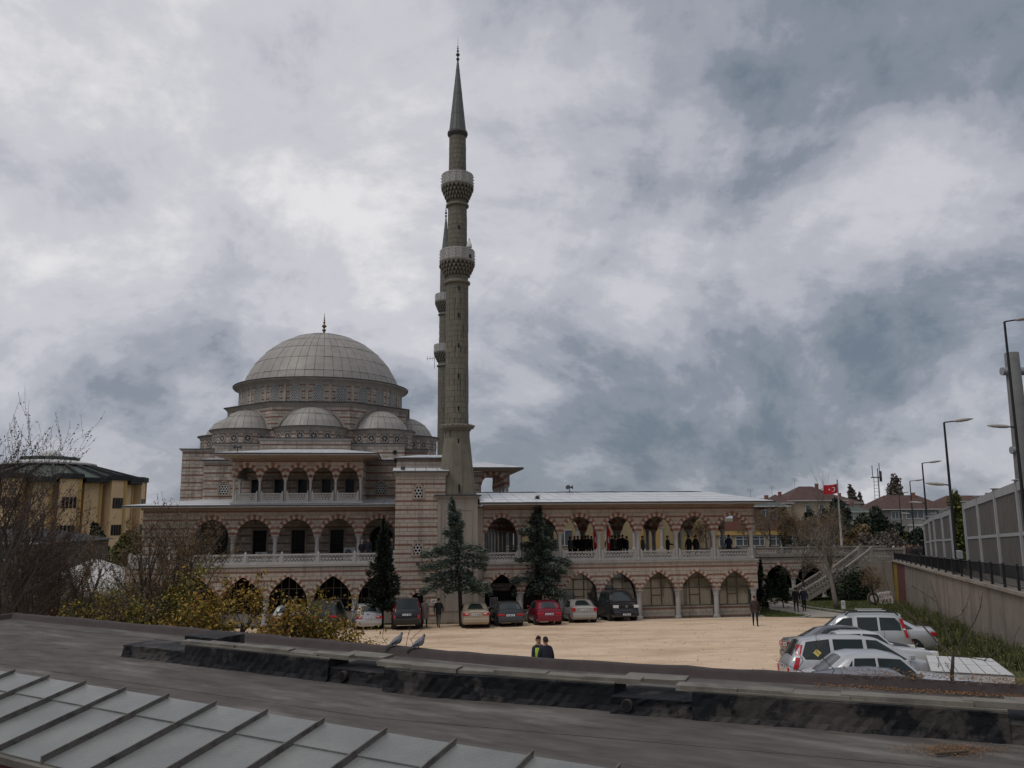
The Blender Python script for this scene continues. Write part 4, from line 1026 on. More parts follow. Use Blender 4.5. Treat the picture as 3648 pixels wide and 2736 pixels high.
    for i in range(5):
        for k in range(14):
            a0, a1 = 2*PI*k/14+.02, 2*PI*(k+1)/14-.02; za, zb = zs[i], zs[i+1]-.02; ra = .635+(.045-.635)*(za-35.5)/5.9+.018; rb2 = .635+(.045-.635)*(zb-35.5)/5.9+.012
            q1 = [(cu+ra*math.cos(a0), cv+ra*math.sin(a0), za), (cu+ra*math.cos(a1), cv+ra*math.sin(a1), za), (cu+rb2*math.cos(a1), cv+rb2*math.sin(a1), zb), (cu+rb2*math.cos(a0), cv+rb2*math.sin(a0), zb)]
            q0 = [(cu+(x-cu)*.94, cv+(y-cv)*.94, z) for x, y, z in q1]
            bb(MB().hexa(q0, q1, 0, False), 'spire_sheet', 'spire_lead', sc)
    b = MB(); pr = [(.05, 41.35), (.13, 41.5), (.13, 41.56), (.05, 41.66), (.045, 41.74), (.15, 41.86), (.15, 41.92), (.05, 42.04), (.04, 42.1), (.1, 42.19), (.04, 42.28), (.035, 42.33), (.075, 42.4), (.03, 42.48), (.03, 42.52), (.05, 42.57), (.015, 42.64), (.008, 43.3), (.002, 43.35)]
    b.lathe([(r, z-.02) for r, z in pr], 10, (cu, cv, 0)); bb(b, 'finial', 'finial_dark', M_, 40)
    return M_
MIN = make_minaret()
# the twin stands behind on the far side of the courtyard
M2 = copy_tree(MIN); uu = on_v(1560, 1300, 34)[0]+.82
M2.location = B(uu, 34, 0); M2['label'] = 'second minaret half hidden behind the front one'
for o in (MIN, M2): o['group'] = 'minarets of the mosque'

# ================================================================== raised loggia seen right of the minaret
LOG = bthing('roof_loggia', 'small arched porch on the upper roof just right of the minaret', 'porch', .0, 14)
st = Stones(); a1 = Arch(-.15, 1.0, 9.75, .9, .12, base=8.0, pad=.25)
b = MB(); arch_wall(b, front(12), -4.2, 1.2, 10.85, [a1], .4); b.box(-4.2, -1.2, 12.0, 12.4, 8, 9.75); bb(b, 'porch_wall', 'mortar', LOG)
courses(st, front(12), -4.2, 1.22, 8.0, 10.83, [a1, lambda za, zb: (-.9, 1.4) if zb < 9.76 else None])
voussoirs(LOG, front(12), a1, 13, .24, .3, .4)
VB = [12.2+2.6*i for i in range(5)]
ub = [Arch((a+c)/2, (c-a)/2-.22, 9.75, .9, .12, pad=.2) for a, c in zip(VB, VB[1:])]
b = MB(); arch_wall(b, rside(1.2), VB[0]+.2, VB[-1], 10.85, ub, .4); bb(b, 'porch_side_wall', 'mortar', LOG); vs_ = (MB(), MB())
for a in ub: voussoirs(LOG, rside(1.2), a, 11, .24, .3, .4, stuff=vs_)
for k in (0, 1): tag(bb(vs_[k], ('red_voussoirs', 'white_voussoirs')[k], ('stone_red', 'stone_white')[k], LOG), kind='stuff')
for v in VB: column(LOG, 1.0, v, 7.9, 9.75, .13, .4, .42)
column(LOG, -1.25, 14.8, 7.9, 9.75, .13, .4, .42)
b = MB(); b.add([(-4.2, 10.9, 11.0), (2.2, 10.9, 11.0), (1.2, 12.0, 10.86), (-4.2, 12.0, 10.86), (2.2, 24, 11.0), (1.2, 23, 10.86)], [(0, 1, 2, 3), (1, 4, 5, 2)]); b.box(-1.0, 1.2, 12.4, 23, 10.86, 10.95); bb(b, 'soffit', 'soffit', LOG)
b = MB(); b.box(-4.3, 2.25, 10.84, 10.92, 11.0, 11.14); b.box(2.19, 2.27, 10.92, 24, 11.0, 11.14); bb(b, 'gutter', 'cornice', LOG)
sheet_roof(LOG, (-4.3, 10.9, 11.14), (2.2, 10.9, 11.14), (-.5, 14.5, 11.75), (-4.3, 14.5, 11.75), 6, 3, seed=31)
sheet_roof(LOG, (2.2, 10.9, 11.14), (2.2, 24, 11.14), (-.5, 21, 11.75), (-.5, 14.5, 11.75), 8, 3, seed=32)
st.emit(LOG)
# ================================================================== flat roof in the foreground
RDIR = -R(30)
mat('felt', (.088, .078, .071), .38, 2.6, .9, stretch=(.45, 1.5, 1), rot=RDIR, col2=(.155, .142, .128), c2scale=.8, c2amt=.12, bump=1., bscale=4, detail=14)
mat('felt_edge', (.052, .039, .037), .2, 3., .8, bump=.3, bscale=10)
mat('tar', (.046, .039, .036), .35, 2.5, .7, col2=(.003, .004, .006), c2scale=1.3, c2amt=.5, c2hard=True, bump=.8, bscale=9, streak=.25, streak_col=(.09, .08, .075))
mat('sheet_old', (.19, .172, .142), .2, 2.5, .6, island=.25, col2=(.10, .092, .08), c2scale=1.6, c2amt=.35, bump=.2, bscale=8, metal=.15)
mat('wired_glass', (.145, .152, .145), .16, 1.6, .3, spec=.45, island=.10, bump=.3, bscale=40, col2=(.18, .185, .172), c2scale=1.4, streak=.15, streak_col=(.10, .10, .09))
mat('glazing_bar', (.19, .175, .155), .3, 6., .6, metal=.2, col2=(.06, .05, .045), c2scale=6)
mat('red_fascia', (.12, .035, .03), .25, 3., .8)
mat('dry_leaf', (.19, .10, .045), .3, 6., .9, island=.5)
mat('wood_old', (.10, .07, .05), .3, 8., .9)
KX, KY = -.04, 16.96
DL, DR_, NB = Vector((.864, -.503, 0)), Vector((.935, -.355, 0)), Vector((.43, .903, 0))
def q(s, w, z=0.): return Vector((KX, KY, 0)) + (DL if s < 0 else DR_)*s + NB*w + Vector((0, 0, z))
RT = 4.15
RB = thing('flat_roof_building', 'low flat-roofed building with dark felt roof in the foreground', 'building', q(0, -3, ground_z(0, 14)))
o0 = RB.location.copy()
def rb(mb, name, m, parent=None, smooth=False):
    mb.v = [tuple(Vector(p)-o0) for p in mb.v]
    return mb.build(name, [MT[k] for k in m] if isinstance(m, tuple) else MT[m], parent or RB, smooth)
def slab(mb, ss, w0, w1, z0, z1):
    rings = [[q(s, w0, z0), q(s, w1, z0), q(s, w1, z1), q(s, w0, z1)] for s in ss]
    mb.loft(rings); return mb
SS = [-17.3, -10, -5, 0, 5, 10, 16]
rb(slab(MB(), SS, -13.5, 0, RT-.3, RT), 'roof_deck', 'felt')
rb(slab(MB(), SS, -.25, -.02, .0, RT-.301), 'outer_wall', 'plaster')
b = MB(); prof = [(-.24, RT-.002), (-.17, RT+.05), (-.13, RT+.12), (-.08, RT+.145), (.08, RT+.15), (.13, RT+.12), (.13, RT-.12)]
rn = random.Random(4)
ss = [-17.3+i*.45 for i in range(75)]
jit = [rn.uniform(-.016, .018) for _ in ss]
b.loft([[q(s, w, z+j*(z > RT)) for w, z in prof] for s, j in zip(ss, jit)]); rb(b, 'parapet_kerb', 'felt_edge', None, 50)
b = MB(); b.loft([[q(-17.3+dx, w, z) for dx, z in ((-.13, RT-.12), (-.13, RT+.06), (-.05, RT+.15), (.06, RT+.14), (.14, RT))] for w in (0.1, -4, -8, -13.5)]); rb(b, 'side_kerb', 'felt_edge', None, 50)
# felt seams laid across the deck
for k in range(0, 13, 4):
    w = -.9-.95*k
    rb(slab(MB(), [s+.02*k for s in SS], w-.06, w, RT+.001, RT+.006), 'felt_seam', 'felt')
# raised roof-light kerbs with overlapping cover sheets
def kerb_box(s0, s1, w0, w1, h, name='rooflight_kerb', jag=.0):
    n_ = max(3, int((s1-s0)/.09)); rr_ = random.Random(int(s0*10)); rings = []; fl_ = 0.
    for i in range(n_+1):
        s = s0+(s1-s0)*i/n_
        if i % 7 == 0: fl_ = rr_.uniform(-.02, .02)      # sheets of tar peeling at different depths
        e = lambda k_=1.: rr_.uniform(-.012, .012)*k_+fl_*.6
        rings.append([q(s, w0-.06+e(2), RT-.01), q(s, w0-.025+e(1.5), RT+h*.2), q(s, w0-.005+e(1.2), RT+h*.5), q(s, w0+e(.8), RT+h*.8), q(s, w0+e(.4), RT+h-.012), q(s, w0+.02, RT+h+rr_.uniform(-.004, .004)), q(s, w1, RT+h), q(s, w1, RT-.01)])
    b_ = MB(); b_.loft(rings); return rb(b_, name, 'tar', None, False)
def w_at(s): return -3.0 if s < -1 else (-3.0-.35*min(1, (s+1)/4))
boxes = [(-6.15, -2.3), (-.9, 3.1), (4.3, 8.25), (9.6, 13.5)]
lows = [(-8.15, -6.15), (-2.3, -.9), (3.1, 4.3), (8.25, 9.6)]
for (a, c) in boxes:
    w = w_at((a+c)/2); kb = kerb_box(a, c, w, w+.6, .37)
    m_ = 6; ln = (c-a+.5)/m_
    rr_ = random.Random(int(a*7))
    for k in range(m_):
        s0, s1 = a-.25+k*ln, a-.25+(k+1)*ln+.12
        zf = RT+.40+.014*(k % 2)+rr_.uniform(0, .03); zb_ = zf+.012; wf = w+.10+rr_.uniform(-.05, .05)
        b_ = MB(); b_.hexa([q(s0, wf, zf), q(s1, wf, zf), q(s1, w+.30, zb_), q(s0, w+.30, zb_)], [q(s0, wf, zf+.022), q(s1, wf, zf+.022), q(s1, w+.30, zb_+.022), q(s0, w+.30, zb_+.022)])
        b_.hexa([q(s0, wf-.012, zf-.055), q(s1, wf-.012, zf-.055), q(s1, wf-.012, zf+.022), q(s0, wf-.012, zf+.022)], [q(s0, wf, zf-.055), q(s1, wf, zf-.055), q(s1, wf, zf+.022), q(s0, wf, zf+.022)])
        rb(b_, 'cover_sheet', 'sheet_old', kb)
    b_ = MB(); b_.hexa([q(a, w+.02, RT+.373), q(c, w+.02, RT+.373), q(c, w+.09, RT+.373), q(a, w+.09, RT+.373)], [q(a, w+.02, RT+.395), q(c, w+.02, RT+.395), q(c, w+.09, RT+.395), q(a, w+.09, RT+.395)]); rb(b_, 'edge_strip', 'sheet_old', kb)
    # tongue of the gutter sticking out at the right end
    s0, s1 = c+.02, c+.95; zf = RT+.37
    b_ = MB(); b_.hexa([q(s0, w+.35, zf), q(s1, w+.35, zf), q(s1, w+.75, zf+.015), q(s0, w+.75, zf+.015)], [q(s0, w+.35, zf+.05), q(s1, w+.35, zf+.05), q(s1, w+.75, zf+.06), q(s0, w+.75, zf+.06)])
    b_.hexa([q(s1-.12, w+.345, zf-.05), q(s1+.02, w+.345, zf-.05), q(s1+.02, w+.5, zf-.05), q(s1-.12, w+.5, zf-.05)], [q(s1-.12, w+.345, zf+.06), q(s1+.02, w+.345, zf+.06), q(s1+.02, w+.5, zf+.06), q(s1-.12, w+.5, zf+.06)])
    rb(b_, 'gutter_tongue', 'sheet_old', kb)
for i, (a, c) in enumerate(lows):
    w = w_at((a+c)/2); kb = kerb_box(a, c, w+.03, w+.9, .24, 'low_kerb')
    if i:
        p = q((a+c)/2-.35, w-.02, RT+.13); d = -NB
        b_ = MB(); b_.tube([p+NB*.12, p+d*.03], .085, 14, caps=True); t_ = rb(b_, 'drain_pipe', 'felt_edge', kb)
        b_ = MB(); b_.tube([p+d*.028, p+d*.036], .068, 14); rb(b_, 'pipe_mouth', 'dark_void', t_)
kerb_box(-7.2, -6.17, -2.1, -1.3, .38, 'low_kerb')
# debris on the roof
rr_ = random.Random(8); b = MB()
def leaf(b_, p, sz):
    a = rr_.uniform(0, 2*PI); t = rr_.uniform(-.5, .5); u_ = Vector((math.cos(a), math.sin(a), t*.6))*sz; v_ = Vector((-math.sin(a), math.cos(a), rr_.uniform(-.3, .6)))*sz*.5
    b_.add([p-u_, p+v_, p+u_, p-v_], [(0, 1, 2, 3)])
for k in range(4200):
    s = 5.6+rr_.random()**.8*6; leaf(b, q(s, rr_.gauss(-.32, .10), RT+.015+rr_.uniform(0, .03)), rr_.uniform(.008, .022))
for k in range(2200):
    s = 6.0+rr_.random()*5; leaf(b, q(s, rr_.gauss(-.02, .10), RT+.16+abs(rr_.gauss(0, .07))), rr_.uniform(.010, .028))
c0 = on_z(3395, 2675, RT)
for k in range(2200):
    leaf(b, c0+Vector((rr_.gauss(0, .30), rr_.gauss(0, .11)-rr_.gauss(0, .05), .01+rr_.uniform(0, .02))), rr_.uniform(.006, .015))
tag(b.build('dry_leaves', MT['dry_leaf']), 'brown dry leaves lying along the roof edge and deck', 'leaves', kind='stuff')
p = on_z(3390, 2685, RT+.02)
tag(MB().bevbox(-.22, .22, -.02, .02, 0, .03, .006, 0, Matrix.Translation(p) @ Matrix.Rotation(R(12), 4, 'Z')).build('wood_stick', MT['wood_old']), 'short weathered wooden stick lying in leaves on the dark roof', 'stick')

# ================================================================== glass lean-to roof at the lower left
G0 = Vector((-4.144, 10.294, 0)); G1 = Vector((.857, -.515, 0)); GN = Vector((-.515, -.857, 0))
GZ, GD, GL = 4.9, .35, 1.44
def g(i, t, dz=0.): return G0 + G1*(i*.832) + GN*t + Vector((0, 0, GZ-GD*t/1.446+dz))
GR = thing('glass_roof', 'lean-to glass roof of wired panes and grey bars at lower left', 'glass roof', g(0, .8)-Vector((0, 0, GZ-RT-.3)))
go = GR.location.copy()
def gb(mb, name, m, smooth=False, par=None):
    mb.v = [tuple(Vector(p)-go) for p in mb.v]; return mb.build(name, MT[m], par or GR, smooth)
for i in range(-6, 8):
    e = .02
    gb(MB().hexa([g(i+e, -.04), g(i+1-e, -.04), g(i+1-e, .40), g(i+e, .40)], [g(i+e, -.04, .012), g(i+1-e, -.04, .012), g(i+1-e, .40, .012), g(i+e, .40, .012)]), 'pane', 'wired_glass')
    gb(MB().hexa([g(i+e, .36, -.016), g(i+1-e, .36, -.016), g(i+1-e, GL, -.016), g(i+e, GL, -.016)], [g(i+e, .36, -.004), g(i+1-e, .36, -.004), g(i+1-e, GL, -.004), g(i+e, GL, -.004)]), 'pane', 'wired_glass')
for i in range(-6, 9):
    b = MB(); w = .022
    b.hexa([g(i-w, -.03, -.02), g(i+w, -.03, -.02), g(i+w, GL+.01, -.02), g(i-w, GL+.01, -.02)], [g(i-w, -.03, .022), g(i+w, -.03, .022), g(i+w, GL+.01, .022), g(i-w, GL+.01, .022)])
    b.hexa([g(i-.008, -.05, .023), g(i+.012, -.05, .023), g(i+.012, GL+.01, .023), g(i-.008, GL+.01, .023)], [g(i-.008, -.05, .06), g(i+.012, -.05, .06), g(i+.012, GL+.01, .06), g(i-.008, GL+.01, .06)])
    gb(b, 'glazing_bar', 'glazing_bar')
b = MB(); b.hexa([g(-6, GL-.02, -.10), g(8, GL-.02, -.10), g(8, GL+.05, -.09), g(-6, GL+.05, -.09)], [g(-6, GL-.02, -.021), g(8, GL-.02, -.021), g(8, GL+.05, -.02), g(-6, GL+.05, -.02)]); gb(b, 'eave_strip', 'sheet_old')
def zw(p, z): return Vector((p.x, p.y, z))
b = MB(); a_, c_ = g(-6, GL-.03), g(8, GL-.03); a2, c2 = g(-6, GL-.1), g(8, GL-.1)
b.hexa([zw(a_, RT), zw(c_, RT), zw(c_, a_.z-.1), zw(a_, a_.z-.1)], [zw(a2, RT), zw(c2, RT), zw(c2, a_.z-.1), zw(a2, a_.z-.1)]); gb(b, 'fascia', 'red_fascia')
a_, c_ = g(-6, .02), g(8, .02); a2, c2 = g(-6, .12), g(8, .12); b = MB()
b.hexa([zw(a_, RT), zw(c_, RT), zw(c_, a_.z-.03), zw(a_, a_.z-.03)], [zw(a2, RT), zw(c2, RT), zw(c2, a_.z-.05), zw(a2, a_.z-.05)]); gb(b, 'back_wall', 'tar')
b = MB(); a_, c_ = g(-6, .3, -.1), g(8, .3, -.1); b.hexa([a_, c_, c_+GN*.12, a_+GN*.12], [a_+Vector((0, 0, .07)), c_+Vector((0, 0, .07)), c_+GN*.12+Vector((0, 0, .05)), a_+GN*.12+Vector((0, 0, .05))]); gb(b, 'purlin', 'steel')
# ================================================================== terrace with outdoor stairs right of the wing
TER = bthing('stair_terrace', 'arched stone terrace with pierced parapet and outdoor stairs at right', 'terrace', 26, 12)
st = Stones(); TC = [17.6, 20.35, 23.1, 25.85, 28.6, 31.35]
ta = [Arch((a+c)/2, (c-a)/2-.24, 1.75, 1.08, .2, pad=.2) for a, c in zip(TC, TC[1:])]
b = MB(); arch_wall(b, front(12), 17.3, 31.6, 3.5, ta, .5); b.box(31.6, 34.5, 12, 12.5, -.2, 3.5); b.box(17.3, 34.5, 12.5, 26, 3.3, 3.5); bb(b, 'terrace_wall', 'mortar', TER)
courses(st, front(12), 17.3, 34.5, 0, 3.4, ta+[lambda za, zb: (17, 31.4) if zb < 1.77 else None], prio=.8)
for a in ta: voussoirs(TER, front(12), a, 15, .22, .22, .5)
for u in TC: column(TER, u, 12.2, 0, 1.75, .18, .42, .46)
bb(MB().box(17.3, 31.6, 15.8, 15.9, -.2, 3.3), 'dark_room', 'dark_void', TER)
bb(MB().box(17.2, 34.5, 11.85, 12.6, 3.502, 3.62), 'ledge', 'stone_shaded', TER)
for i in range(7):
    u = 17.5+2.42*i; balustrade(TER, front(12.0), u, u+2.42, 3.63, 4.34, .15, True, posts=(1, 0), m='stone_shaded')
# stairs: two flights rising to the right in front of the wall, with pierced stone parapets
ua, ub_, uc, ud = on_v(2842, 2140, 9.5)[0], on_v(2972, 2060, 9.5)[0], on_v(2992, 2050, 9.5)[0], on_v(3095, 1985, 9.5)[0]
zl_ = 1.75
def flight(u0, z0, u1, z1, n):
    for k in range(n):
        x0, x1 = u0+(u1-u0)*k/n, u0+(u1-u0)*(k+1)/n; z = z0+(z1-z0)*(k+1)/n
        bb(MB().box(x0, x1+.02, 9.2, 11.0, z-.22, z), 'step', 'stone_shaded', TER)
flight(ua, 0, ub_, zl_, 10); bb(MB().box(ub_, uc, 9.2, 11.0, zl_-.25, zl_), 'landing', 'stone_shaded', TER); flight(uc, zl_, ud, 3.5, 10)
bb(MB().box(ud, 34.4, 9.2, 12.0, 3.25, 3.5), 'landing', 'stone_shaded', TER)
for v in (9.1, 11.0):
    for (u0, z0, u1, z1) in ((ua, 0, ub_, zl_), (uc, zl_, ud, 3.5)):
        P = lambda s, h, d, v=v, u0=u0, z0=z0, u1=u1, z1=z1: (s, v-d, h+z0+(z1-z0)*(s-u0)/(u1-u0))
        balustrade(TER, P, u0, u1, -.32, .78, .16, True, cell=.24, m='stone_shaded')
    P = front(v); balustrade(TER, P, ub_, uc, zl_-.32, zl_+.78, .05, False, m='stone_shaded')
    if v < 10: balustrade(TER, P, ud, 34.4, 3.2, 4.25, .12, True, m='stone_shaded')
st.emit(TER)
# yard boards leaning in the corner below the terrace
p = on_z(3160, 2152, .05)
T = thing('notice_board', 'white board with red lettering leaning against the terrace wall', 'sign', p, R(8))
b = MB(); b.bevbox(-.6, .6, 0, .04, 0, .95, .01); b.build('board', MT['white_paint'], T); T.rotation_euler = (R(-8), R(-6), R(8))
mat('red_letter', (.28, .03, .03), .1, 3., .7)
def text_mesh(s_, size, m, parent, loc, rot=(PI/2, 0, 0), ext=.004, align='CENTER'):
    cu_ = bpy.data.curves.new('text', 'FONT'); cu_.body = s_; cu_.size = size; cu_.extrude = ext; cu_.align_x = align
    ob = bpy.data.objects.new('text', cu_); COL.objects.link(ob); dg = bpy.context.evaluated_depsgraph_get(); dg.update()
    me = bpy.data.meshes.new_from_object(ob.evaluated_get(dg)); bpy.data.objects.remove(ob); bpy.data.curves.remove(cu_)
    me.materials.clear(); me.materials.append(MT[m]); o = link('lettering', me, parent); o.location = loc; o.rotation_euler = rot; return o
text_mesh('EĞİTİM', .30, 'red_letter', T, (0, -.008, .56)); text_mesh('VAKFI', .34, 'red_letter', T, (0, -.008, .16))
mat('straw', (.36, .28, .17), .15, 4., .85)
p = on_z(3115, 2155, .05)
T = thing('round_board', 'round straw-coloured disc with pale centre leaning beside the lettered board', 'disc', p, R(8)); T.rotation_euler = (R(-10), 0, R(8))
b = MB(); b.tube([(0, .05, .48), (0, -.02, .48)], .48, 28); b.build('disc', MT['straw'], T)
b = MB(); b.tube([(0, -.02, .48), (0, -.035, .48)], .29, 24); b.build('centre', MT['white_paint'], T)
b = MB(); b.tube([(0, -.018, .48), (0, -.028, .48)], .46, 28); b.build('rim', MT['wood_old'], T)
p = on_z(3005, 2170, .04)
T = thing('lawn_sign', 'small white marker post on the lawn by the pale tree trunk', 'sign', p)
b = MB(); b.bevbox(-.14, .14, -.03, .03, 0, .62, .01); b.build('post', MT['white_paint'], T)
b = MB(); [b.box(-.09, .09-.04*(k % 2), -.034, -.0305, .30+.08*k, .33+.08*k) for k in range(3)]; b.build('lettering', MT['iron'], T)

# ================================================================== retaining wall, railing and barrier along the street
WA, WB_ = Vector((19.63, 32.8, 0)), Vector((31.3, 70, 0)); WD = (WB_-WA).normalized(); WN = Vector((WD.y, -WD.x, 0)); WL = (WB_-WA).length
def wz(t): return 3.85-.65*t/WL if t < WL else 3.2-.05*(t-WL)
def wp(t, n=0., z=0.): p = WA+WD*t+WN*n; return Vector((p.x, p.y, z))
mat('concrete', (.225, .195, .165), .18, .9, .92, streak=.8, streak_col=(.10, .08, .065), bump=.3, bscale=6, col2=(.24, .20, .165), c2scale=.7)
mat('paint_yellow', (.28, .20, .035), .2, 2., .85, streak=.4); mat('paint_maroon', (.13, .045, .04), .2, 2., .85, streak=.4)
RW = thing('retaining_wall', 'stained concrete retaining wall below the street at right', 'wall', wp(10, 0, 0)); ro = RW.location.copy()
def rwb(mb, name, m, par=None, smooth=False):
    mb.v = [tuple(Vector(p)-ro) for p in mb.v]; return mb.build(name, MT[m], par or RW, smooth)
T0 = -22.
for k, (a, c, m_) in enumerate(((-22, -12, 'concrete'), (-12, -4, 'concrete'), (-4, 4, 'concrete'), (4, 12, 'concrete'), (12, 19, 'concrete'), (19, 26, 'concrete'), (26, 32.5, 'concrete'), (32.5, 36.7, 'paint_maroon'), (36.7, 39, 'paint_yellow'))):
    a2, c2 = a+.012, c-.012
    b = MB(); b.hexa([wp(a2, .45, -.6), wp(c2, .45, -.6), wp(c2, .45, wz(c)), wp(a2, .45, wz(a))], [wp(a2, 0, -.6), wp(c2, 0, -.6), wp(c2, .06, wz(c)), wp(a2, .06, wz(a))]); rwb(b, 'wall_panel', m_)
b = MB(); b.loft([[wp(t, -.06, wz(t)+.002), wp(t, .6, wz(t)+.002), wp(t, .6, wz(t)+.14), wp(t, -.04, wz(t)+.13)] for t in (-22, 0, 20, 39)]); rwb(b, 'coping', 'concrete')
b = MB(); b.hexa([wp(39, .0, -.6), wp(39, -3, -.6), wp(39, -3, 3.2), wp(39, 0, 3.2)], [wp(39.4, 0, -.6), wp(39.4, -3, -.6), wp(39.4, -3, 3.2), wp(39.4, 0, 3.2)]); rwb(b, 'wall_return', 'concrete')
# street
b = MB(); tt = [-40, -20, 0, 20, 39, 60, 90, 140, 300]
b.loft([[wp(t, .55, wz(t)-.02), wp(t, 22, wz(t)-.02)] for t in tt], 0, False, False); tag(b.build('street', MT['asphalt']), kind='structure')
b = MB(); b.loft([[wp(t, .5, wz(t)-.02), wp(t, 2.2, wz(t)-.02), wp(t, 2.2, wz(t)+.12), wp(t, .5, wz(t)+.12)] for t in tt]); tag(b.build('pavement', MT['path']), kind='structure')
# railing: posts, rails and bars
RL = thing('street_railing', 'black iron railing on top of the retaining wall', 'railing', wp(10, .2, wz(10)+.14)); ro2 = RL.location.copy()
def rlb(mb, name): mb.v = [tuple(Vector(p)-ro2) for p in mb.v]; return mb.build(name, MT['iron'], RL)
def RH(t_): return 1.0-.45*max(0, min(1, t_/39))
k = 0; t = -14.
bars = MB()
while t < 39:
    z = wz(t)+.13
    b = MB(); s_ = .05; b.hexa([wp(t-s_, .2-s_, z), wp(t+s_, .2-s_, z), wp(t+s_, .2+s_, z), wp(t-s_, .2+s_, z)], [wp(t-s_, .2-s_, z+RH(t)+.06), wp(t+s_, .2-s_, z+RH(t)+.06), wp(t+s_, .2+s_, z+RH(t)+.06), wp(t-s_, .2+s_, z+RH(t)+.06)]); rlb(b, 'railing_post')
    t2 = min(39, t+2.2)
    b = MB()
    b.tube([wp(t, .2, wz(t)+.25), wp(t2, .2, wz(t2)+.25)], .022, 4); b.tube([wp(t, .2, wz(t)+.13+RH(t)), wp(t2, .2, wz(t2)+.13+RH(t2))], .022, 4)
    rlb(b, 'rail')
    n_ = 20
    for i in range(1, n_):
        u_ = t+(t2-t)*i/n_; b = bars if t > 8 else MB(); b.tube([wp(u_, .2, wz(u_)+.23), wp(u_, .2, wz(u_)+.13+RH(u_))], .012, 3)
        if b is not bars: rlb(b, 'railing_bar')
    t = t2
    if t2 >= 39: break
tag(rlb(bars, 'railing_bars'), kind='stuff')
b = MB(); t = 12.5; z = wz(t)+1.1; b.bevbox(-.3, .3, -.1, .1, 0, .42, .02, 0, Matrix.Translation(wp(t, .2, z-.05)) @ Matrix.Rotation(math.atan2(WD.y, WD.x), 4, 'Z')); tag(b.build('cable_box', MT['steel']), 'small grey box fixed to the black street railing', 'box')
# barrier of grey posts and ribbed panels
mat('barrier_panel', (.10, .094, .084), .2, 1.5, .6, stretch=(4, 4, .4), col2=(.12, .11, .10), c2scale=1.2); mat('barrier_post', (.31, .315, .32), .1, 2., .6)
tops = [(3292, 1852), (3310, 1841), (3326, 1830), (3355, 1822), (3385, 1808), (3433, 1788), (3481, 1769), (3543, 1743), (3622, 1712), (3725, 1672), (3860, 1620)]
FB = []
for (x, y) in tops:
    d = ray(x, y); best = None   # the barrier stands 2.9 m behind the wall
    lo_t, hi_t = -30., 80.
    for _ in range(50):
        m_ = (lo_t+hi_t)/2; p = wp(m_, 2.9)
        if p.x/p.y > d.x/d.y: lo_t = m_
        else: hi_t = m_
    p = wp(lo_t, 2.9); FB.append((p, CZ+d.z*p.y/d.y, wz(lo_t)+.1, lo_t))
BR = thing('noise_barrier', 'grey posted barrier of ribbed brown panels along the street', 'fence', (FB[4][0].x, FB[4][0].y, FB[4][2])); bo_ = BR.location.copy()
def brb(mb, name, m, par=None): mb.v = [tuple(Vector(p)-bo_) for p in mb.v]; return mb.build(name, MT[m], par or BR)
for i, (p, zt, zb, t) in enumerate(FB):
    M_ = Matrix.Translation((p.x, p.y, 0)) @ Matrix.Rotation(math.atan2(WD.y, WD.x), 4, 'Z')
    b = MB(); b.bevbox(-.13, .13, -.11, .11, zb-.1, zt, .02, 0, M_); po = brb(b, 'barrier_post', 'barrier_post')
    b = MB(); b.bevbox(-.22, .22, -.19, .19, zt, zt+.06, .01, 0, M_); brb(b, 'post_cap', 'barrier_post', po)
    if i in (5, 7, 8):
        b = MB(); b.box(-.5, -.2, -.25, -.16, zb+.75, zb+1.0, 0, M_); brb(b, 'junction_box', 'iron', po)
    if i+1 < len(FB) and i != 4:
        p2, zt2, zb2, t2 = FB[i+1]; d = (p2-p); L_ = d.length; d.normalize(); nn = Vector((d.y, -d.x, 0)); z0 = lambda s: zb+(zb2-zb)*s/L_; z1 = lambda s: zt-.35+(zt2-zt)*s/L_
        n_ = max(4, int(L_/.5))
        def seg(s0, s1, fa, fb, nm, m_, w0, w1, par=None):
            def pt(s, f, w): q_ = p+d*s+nn*w; return Vector((q_.x, q_.y, z0(s)+(z1(s)-z0(s))*f))
            b_ = MB(); b_.hexa([pt(s0, fa, w1), pt(s1, fa, w1), pt(s1, fb, w1), pt(s0, fb, w1)], [pt(s0, fa, w0), pt(s1, fa, w0), pt(s1, fb, w0), pt(s0, fb, w0)]); return brb(b_, nm, m_, par)
        seg(.17, L_-.17, .96, 1.06, 'top_rail', 'barrier_post', -.08, .08); seg(.17, L_-.17, .47, .51, 'mid_rail', 'barrier_post', -.06, .06)
        for k in range(n_):
            s0, s1 = .17+(L_-.34)*k/n_, .17+(L_-.34)*(k+1)/n_
            for fa, fb in ((0., .468), (.512, .955)): seg(s0+.03, s1-.03, fa, fb, 'barrier_panel', 'barrier_panel', -.02, .02)
            if k: seg(s0-.035, s0+.035, 0., .955, 'panel_rib', 'barrier_panel', -.05, .03)
